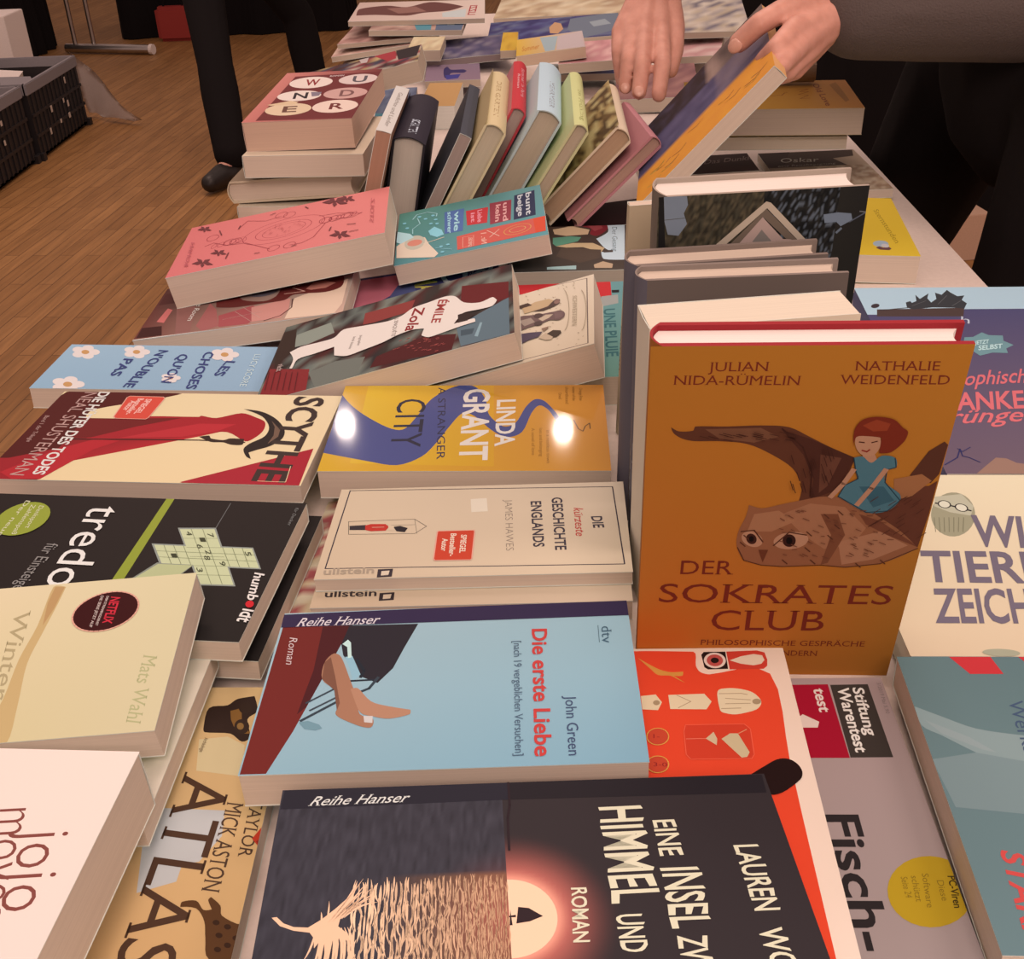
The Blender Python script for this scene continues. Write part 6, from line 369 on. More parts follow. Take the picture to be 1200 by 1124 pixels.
BOOKS.append(('paperback_book','cream book with three women drawn in grey and brown','book','books lying tilted along the left edge of the table','pb','far',(0.00598,0.84579,0.7645),(0.01468,-0.28367,-0.08338),(0.15446,0.14065,0.03003),[(0.633,0.66,0.569),(0.633,0.66,0.569),(0.646,0.752,0.723),(0.633,0.66,0.569),(0.608,0.562,0.486)],'semi',[('g',[(0.608,0.617,0.513),(0.621,0.617,0.5),(0.658,0.69,0.598),(0.633,0.66,0.569)],[(0,0),(0.15446,0),(0.15446,0.14065),(0,0.14065)]),('l',(0.15,0.131,0.128),0.00045,[(0.06588,0.14917),(0.14842,0.13531),(0.14952,0.00346),(0.07656,0.00577)],False),('l',(0.322,0.302,0.229),0.0003,[(0.1252,0.0974),(0.12617,0.09539)],False),('l',(0.322,0.302,0.229),0.0003,[(0.10587,0.05354),(0.10684,0.05168)],False),('l',(0.322,0.302,0.229),0.0003,[(0.1099,0.10009),(0.11081,0.10083)],False),('l',(0.322,0.302,0.229),0.0003,[(0.10154,0.0893),(0.10255,0.08731)],False),('l',(0.322,0.302,0.229),0.0003,[(0.10549,0.1294),(0.10653,0.12725)],False),('l',(0.322,0.302,0.229),0.0003,[(0.12754,0.12672),(0.12853,0.1246)],False),('l',(0.322,0.302,0.229),0.0003,[(0.10816,0.04575),(0.10902,0.04642)],False),('l',(0.322,0.302,0.229),0.0003,[(0.10031,0.05906),(0.10118,0.05976)],False),('l',(0.322,0.302,0.229),0.0003,[(0.10433,0.13973),(0.10527,0.14052)],False),('l',(0.322,0.302,0.229),0.0003,[(0.1129,0.03956),(0.11375,0.04023)],False),('l',(0.322,0.302,0.229),0.0003,[(0.13706,0.12159),(0.13802,0.11949)],False),('l',(0.322,0.302,0.229),0.0003,[(0.12536,0.08379),(0.12631,0.08183)],False),('l',(0.322,0.302,0.229),0.0003,[(0.11966,0.06014),(0.12061,0.05826)],False),('l',(0.322,0.302,0.229),0.0003,[(0.11641,0.09136),(0.1174,0.08936)],False),('l',(0.322,0.302,0.229),0.0003,[(0.09967,0.16015),(0.10076,0.15787)],False),('l',(0.322,0.302,0.229),0.0003,[(0.12554,0.01409),(0.12638,0.01473)],False),('l',(0.322,0.302,0.229),0.0003,[(0.0959,0.09882),(0.09694,0.09679)],False),('l',(0.322,0.302,0.229),0.0003,[(0.12451,0.02592),(0.12536,0.02658)],False),('l',(0.322,0.302,0.229),0.0003,[(0.13989,0.00699),(0.14072,0.00762)],False),('l',(0.322,0.302,0.229),0.0003,[(0.13604,0.12809),(0.13698,0.12885)],False),('l',(0.322,0.302,0.229),0.0003,[(0.14164,0.01411),(0.14249,0.01475)],False),('l',(0.322,0.302,0.229),0.0003,[(0.09683,0.06087),(0.09771,0.06157)],False),('l',(0.322,0.302,0.229),0.0003,[(0.12015,0.11195),(0.12107,0.1127)],False),('l',(0.322,0.302,0.229),0.0003,[(0.12196,0.08706),(0.12286,0.08778)],False),('l',(0.322,0.302,0.229),0.0003,[(0.11147,0.11609),(0.11249,0.114)],False),('l',(0.322,0.302,0.229),0.0003,[(0.13614,0.12568),(0.13708,0.12645)],False),('l',(0.322,0.302,0.229),0.0003,[(0.10526,0.0823),(0.10615,0.08302)],False),('l',(0.322,0.302,0.229),0.0003,[(0.10534,0.04974),(0.1062,0.05042)],False),('l',(0.322,0.302,0.229),0.0003,[(0.13668,0.13304),(0.13766,0.13089)],False),('l',(0.322,0.302,0.229),0.0003,[(0.09556,0.12444),(0.09662,0.1223)],False),('l',(0.322,0.302,0.229),0.0003,[(0.12713,0.0698),(0.12802,0.0705)],False),('l',(0.322,0.302,0.229),0.0003,[(0.1206,0.04194),(0.12146,0.04261)],False),('l',(0.322,0.302,0.229),0.0003,[(0.0937,0.15771),(0.0948,0.15544)],False),('l',(0.322,0.302,0.229),0.0003,[(0.14534,0.01708),(0.14618,0.01772)],False),('l',(0.322,0.302,0.229),0.0003,[(0.12174,0.07721),(0.12263,0.07792)],False),('l',(0.322,0.302,0.229),0.0003,[(0.11053,0.10317),(0.11154,0.10112)],False),('l',(0.322,0.302,0.229),0.0003,[(0.12501,0.09204),(0.12592,0.09277)],False),('l',(0.322,0.302,0.229),0.0003,[(0.09803,0.1615),(0.09913,0.15922)],False),('l',(0.322,0.302,0.229),0.0003,[(0.0965,0.09786),(0.09754,0.09583)],False),('l',(0.322,0.302,0.229),0.0003,[(0.12667,0.13503),(0.12768,0.13287)],False),('l',(0.322,0.302,0.229),0.0003,[(0.09817,0.07494),(0.09918,0.073)],False),('l',(0.322,0.302,0.229),0.0003,[(0.11764,0.05395),(0.11859,0.0521)],False),('l',(0.322,0.302,0.229),0.0003,[(0.09338,0.13339),(0.09445,0.13123)],False),('l',(0.322,0.302,0.229),0.0003,[(0.12992,0.12866),(0.13091,0.12653)],False),('l',(0.322,0.302,0.229),0.0003,[(0.10435,0.13835),(0.10529,0.13913)],False),('l',(0.322,0.302,0.229),0.0003,[(0.14159,0.02692),(0.14246,0.02518)],False),('l',(0.322,0.302,0.229),0.0003,[(0.10217,0.06433),(0.10316,0.06244)],False),('l',(0.322,0.302,0.229),0.0003,[(0.12292,0.12913),(0.12385,0.1299)],False),('l',(0.322,0.302,0.229),0.0003,[(0.11855,0.11349),(0.11955,0.11141)],False),('l',(0.322,0.302,0.229),0.0003,[(0.09391,0.15136),(0.09486,0.15215)],False),('p',(0.494,0.438,0.293),[(0.09188,0.1069),(0.10296,0.11306),(0.1153,0.11149),(0.12117,0.10288),(0.11582,0.09526),(0.10376,0.09445),(0.09445,0.094)]),('p',(0.086,0.068,0.067),[(0.10194,0.09345),(0.11487,0.0959),(0.11927,0.10418),(0.122,0.10687),(0.12535,0.10342),(0.12506,0.0957),(0.12054,0.09206),(0.11139,0.08935)]),('e',(0.244,0.181,0.167),(0.12264,0.10006),(0.0024,0.00062),(0.00086,-0.00464)),('p',(0.074,0.057,0.052),[(0.08767,0.11429),(0.0962,0.11538),(0.10054,0.10786),(0.09661,0.10711),(0.08807,0.1072)]),('p',(0.15,0.12,0.128),[(0.08913,0.08872),(0.09115,0.09048),(0.09426,0.08979),(0.09761,0.08809),(0.10039,0.08677),(0.10204,0.08609),(0.1037,0.08516),(0.10536,0.08422),(0.107,0.0835),(0.10863,0.08309),(0.11025,0.08287),(0.11186,0.08271),(0.11348,0.08248),(0.1153,0.0821),(0.11723,0.08166),(0.11912,0.08122),(0.12085,0.08084),(0.12228,0.08071),(0.12372,0.08069),(0.12511,0.08048),(0.12635,0.07979),(0.12741,0.07851),(0.12846,0.07671),(0.12935,0.07465),(0.12995,0.07262),(0.13022,0.07047),(0.13023,0.06814),(0.13001,0.06597),(0.12957,0.06432),(0.12875,0.06295),(0.12763,0.06184),(0.12633,0.06114),(0.12499,0.06098),(0.12335,0.06178),(0.12148,0.06333),(0.11953,0.0649),(0.11767,0.06575),(0.11555,0.06556),(0.1133,0.06476),(0.11101,0.06379),(0.10874,0.06311),(0.1065,0.06289),(0.10423,0.06287),(0.10195,0.06285),(0.09971,0.06263),(0.09704,0.06199),(0.09411,0.06111),(0.09174,0.06032),(0.09077,0.05998),(0.0903,0.06375),(0.08937,0.07248),(0.08872,0.0822)]),('p',(0.494,0.485,0.4),[(0.10737,0.07461),(0.11359,0.07914),(0.12008,0.07593),(0.11661,0.0707),(0.11127,0.0678)]),('e',(0.086,0.068,0.071),(0.10709,0.08126),(0.00408,-0.00095),(0.00076,-0.00525)),('e',(0.086,0.072,0.076),(0.10774,0.06544),(0.00365,-0.00067),(0.00073,-0.00467)),('p',(0.322,0.312,0.293),[(0.09048,0.08132),(0.10065,0.08116),(0.10483,0.06986),(0.09584,0.0672)]),('p',(0.179,0.142,0.153),[(0.12092,0.07862),(0.12825,0.07591),(0.12848,0.06503),(0.1222,0.06491)]),('p',(0.086,0.081,0.134),[(0.09107,0.05463),(0.10205,0.0512),(0.11207,0.04651),(0.10884,0.03843),(0.10093,0.03735),(0.09232,0.03274)]),('p',(0.494,0.473,0.377),[(0.10892,0.03638),(0.11486,0.04271),(0.12221,0.03207),(0.11976,0.02668),(0.11536,0.02842)]),('p',(0.064,0.057,0.048),[(0.11583,0.04008),(0.121,0.04389),(0.12727,0.0393),(0.12808,0.03437),(0.12404,0.02895),(0.12138,0.0306)]),('p',(0.244,0.195,0.153),[(0.11091,0.05339),(0.11716,0.05352),(0.11639,0.0499),(0.11297,0.04593)]),('l',(0.322,0.302,0.229),0.00025,[(0.12898,0.1208),(0.13037,0.11501),(0.13161,0.10694),(0.13261,0.09718),(0.13331,0.08641),(0.13369,0.07535),(0.13372,0.06467),(0.13342,0.05502),(0.1328,0.04692),(0.13192,0.0408),(0.13083,0.03696)],False),('l',(0.322,0.302,0.229),0.00025,[(0.14409,0.11014),(0.14538,0.10448),(0.14649,0.09659),(0.14734,0.08705),(0.14789,0.07652),(0.14811,0.06569),(0.148,0.05524),(0.14757,0.04579),(0.14686,0.03786),(0.14591,0.03186),(0.14478,0.0281)],False),('t',(0.393,0.382,0.302),'SCHWESTERN','s',(0.13648,0.1037),(0.00035,-0.06076),(0.00373,-0.00259))],[],None))
BOOKS.append(('paperback_book','grey green book with narrow dark lettering beside the grey spine','book','books lying tilted along the left edge of the table','pb','far',(0.0745,0.915,0.74),(0.0,-0.0,0.0),(0.125,0.21,0.026),[(0.14,0.341,0.365),(0.14,0.341,0.365),(0.646,0.752,0.723),(0.14,0.341,0.365),(0.608,0.562,0.486)],'semi',[('g',[(0.145,0.341,0.302),(0.13,0.341,0.323),(0.13,0.341,0.4),(0.13,0.341,0.4)],[(0,0),(0.125,0),(0.125,0.21),(0,0.21)]),('p',(0.494,0.041,0.052),[(-0.02033,0.20889),(-0.02019,0.22682),(0.09065,0.2097),(0.0882,0.17265),(0.02606,0.16149)]),('p',(0.313,0.393,0.411),[(0.07847,0.1728),(0.09454,0.17622),(0.09267,0.15477),(0.07706,0.14822)]),('p',(0.017,0.02,0.028),[(0.08967,0.18784),(0.09684,0.18796),(0.09615,0.18116),(0.08933,0.18101)]),('t',(0.044,0.168,0.204),'UNE PLUIE','b',(0.07801,0.14169),(-0.007,-0.10359),(0.01017,0.00059))],[],None))
BOOKS.append(('paperback_book','paperback painted with a red haired woman,in front of the leaning row','book','books lying tilted along the left edge of the table','pb','far',(0.06923,1.11,0.75225),(0.00271,0.00296,-0.01782),(0.13,0.135,0.01799),[(0.082,0.072,0.063),(0.082,0.072,0.063),(0.646,0.752,0.723),(0.082,0.072,0.063),(0.412,0.393,0.344)],'semi',[('g',[(0.049,0.054,0.055),(0.071,0.068,0.063),(0.049,0.038,0.039),(0.064,0.051,0.042)],[(0,0),(0.13,0),(0.13,0.135),(0,0.135)]),('p',(0.494,0.415,0.283),[(0.04933,0.15447),(0.07966,0.15628),(0.08126,0.13552),(0.0675,0.13284),(0.04965,0.14182)]),('p',(0.549,0.485,0.344),[(0.04912,0.12614),(0.06944,0.13548),(0.08865,0.12254),(0.08593,0.10744),(0.06262,0.10412),(0.05039,0.11063)]),('p',(0.102,0.341,0.264),[(0.04822,0.09897),(0.06788,0.10258),(0.07834,0.09896),(0.07412,0.08608),(0.05081,0.07252),(0.0476,0.08056)]),('p',(0.494,0.449,0.293),[(0.05081,0.07252),(0.06862,0.08133),(0.08948,0.0795),(0.1005,0.0631),(0.09619,0.05088),(0.07833,0.06757),(0.06102,0.06754)]),('p',(0.082,0.072,0.063),[(0.0558,0.06697),(0.09672,0.05837),(0.0933,0.03388),(0.07237,0.02119),(0.04973,0.04245)]),('p',(0.185,0.024,0.039),[(0.08032,0.15158),(0.08217,0.15297),(0.08661,0.15588),(0.09193,0.15845),(0.09642,0.15878),(0.09986,0.15588),(0.10314,0.15091),(0.10594,0.1453),(0.10798,0.14042),(0.10879,0.13759),(0.10933,0.13397),(0.10948,0.13003),(0.10909,0.12624),(0.10794,0.12221),(0.10618,0.11795),(0.10414,0.11385),(0.10217,0.11033),(0.10026,0.1072),(0.09826,0.10434),(0.09627,0.10221),(0.09443,0.10128),(0.09257,0.10181),(0.09069,0.1035),(0.08911,0.10598),(0.08816,0.10887),(0.08834,0.11251),(0.08934,0.11698),(0.09028,0.12148),(0.09025,0.12517),(0.08859,0.12781),(0.08592,0.12975),(0.08316,0.13171),(0.0812,0.1344),(0.08049,0.13857),(0.08025,0.1443),(0.08027,0.14938)]),('p',(0.281,0.068,0.085),[(0.08605,0.1396),(0.10093,0.14392),(0.10336,0.12676),(0.09366,0.11657)]),('p',(0.494,0.736,0.9),[(0.09383,0.09225),(0.0956,0.0943),(0.09971,0.0994),(0.10435,0.10602),(0.1077,0.11256),(0.10867,0.11916),(0.10871,0.12732),(0.10885,0.13503),(0.11016,0.14022),(0.11441,0.14248),(0.12043,0.14265),(0.1258,0.14191),(0.12812,0.14141),(0.12642,0.12222),(0.12284,0.08179),(0.11946,0.04362),(0.11799,0.02697),(0.11526,0.02699),(0.109,0.02733),(0.10206,0.02841),(0.09728,0.03064),(0.0962,0.03475),(0.09592,0.04157),(0.09606,0.04802),(0.09619,0.05088),(0.09781,0.05113),(0.10138,0.05169),(0.10494,0.05224),(0.10657,0.05249),(0.10585,0.05345),(0.10414,0.05592),(0.10213,0.05934),(0.1005,0.0631),(0.09858,0.07036),(0.09639,0.08003),(0.09458,0.08857)]),('p',(0.322,0.576,0.643),[(0.0395,0.01209),(0.06868,0.01439),(0.06813,0.00368),(0.0393,0.00511)]),('p',(0.442,0.393,0.293),[(0.08619,0.0153),(0.09597,0.02401),(0.10538,0.01608),(0.10363,0.00449),(0.08641,0.0059)]),('t',(0.15,0.25,0.344),'Der Gesang','s',(0.11344,0.12863),(-0.00551,-0.07626),(0.00538,-0.00049)),('p',(0.064,0.061,0.059),[(0.09825,0.05572),(0.10858,0.05634),(0.10807,0.04987),(0.09863,0.04918)])],[],None))
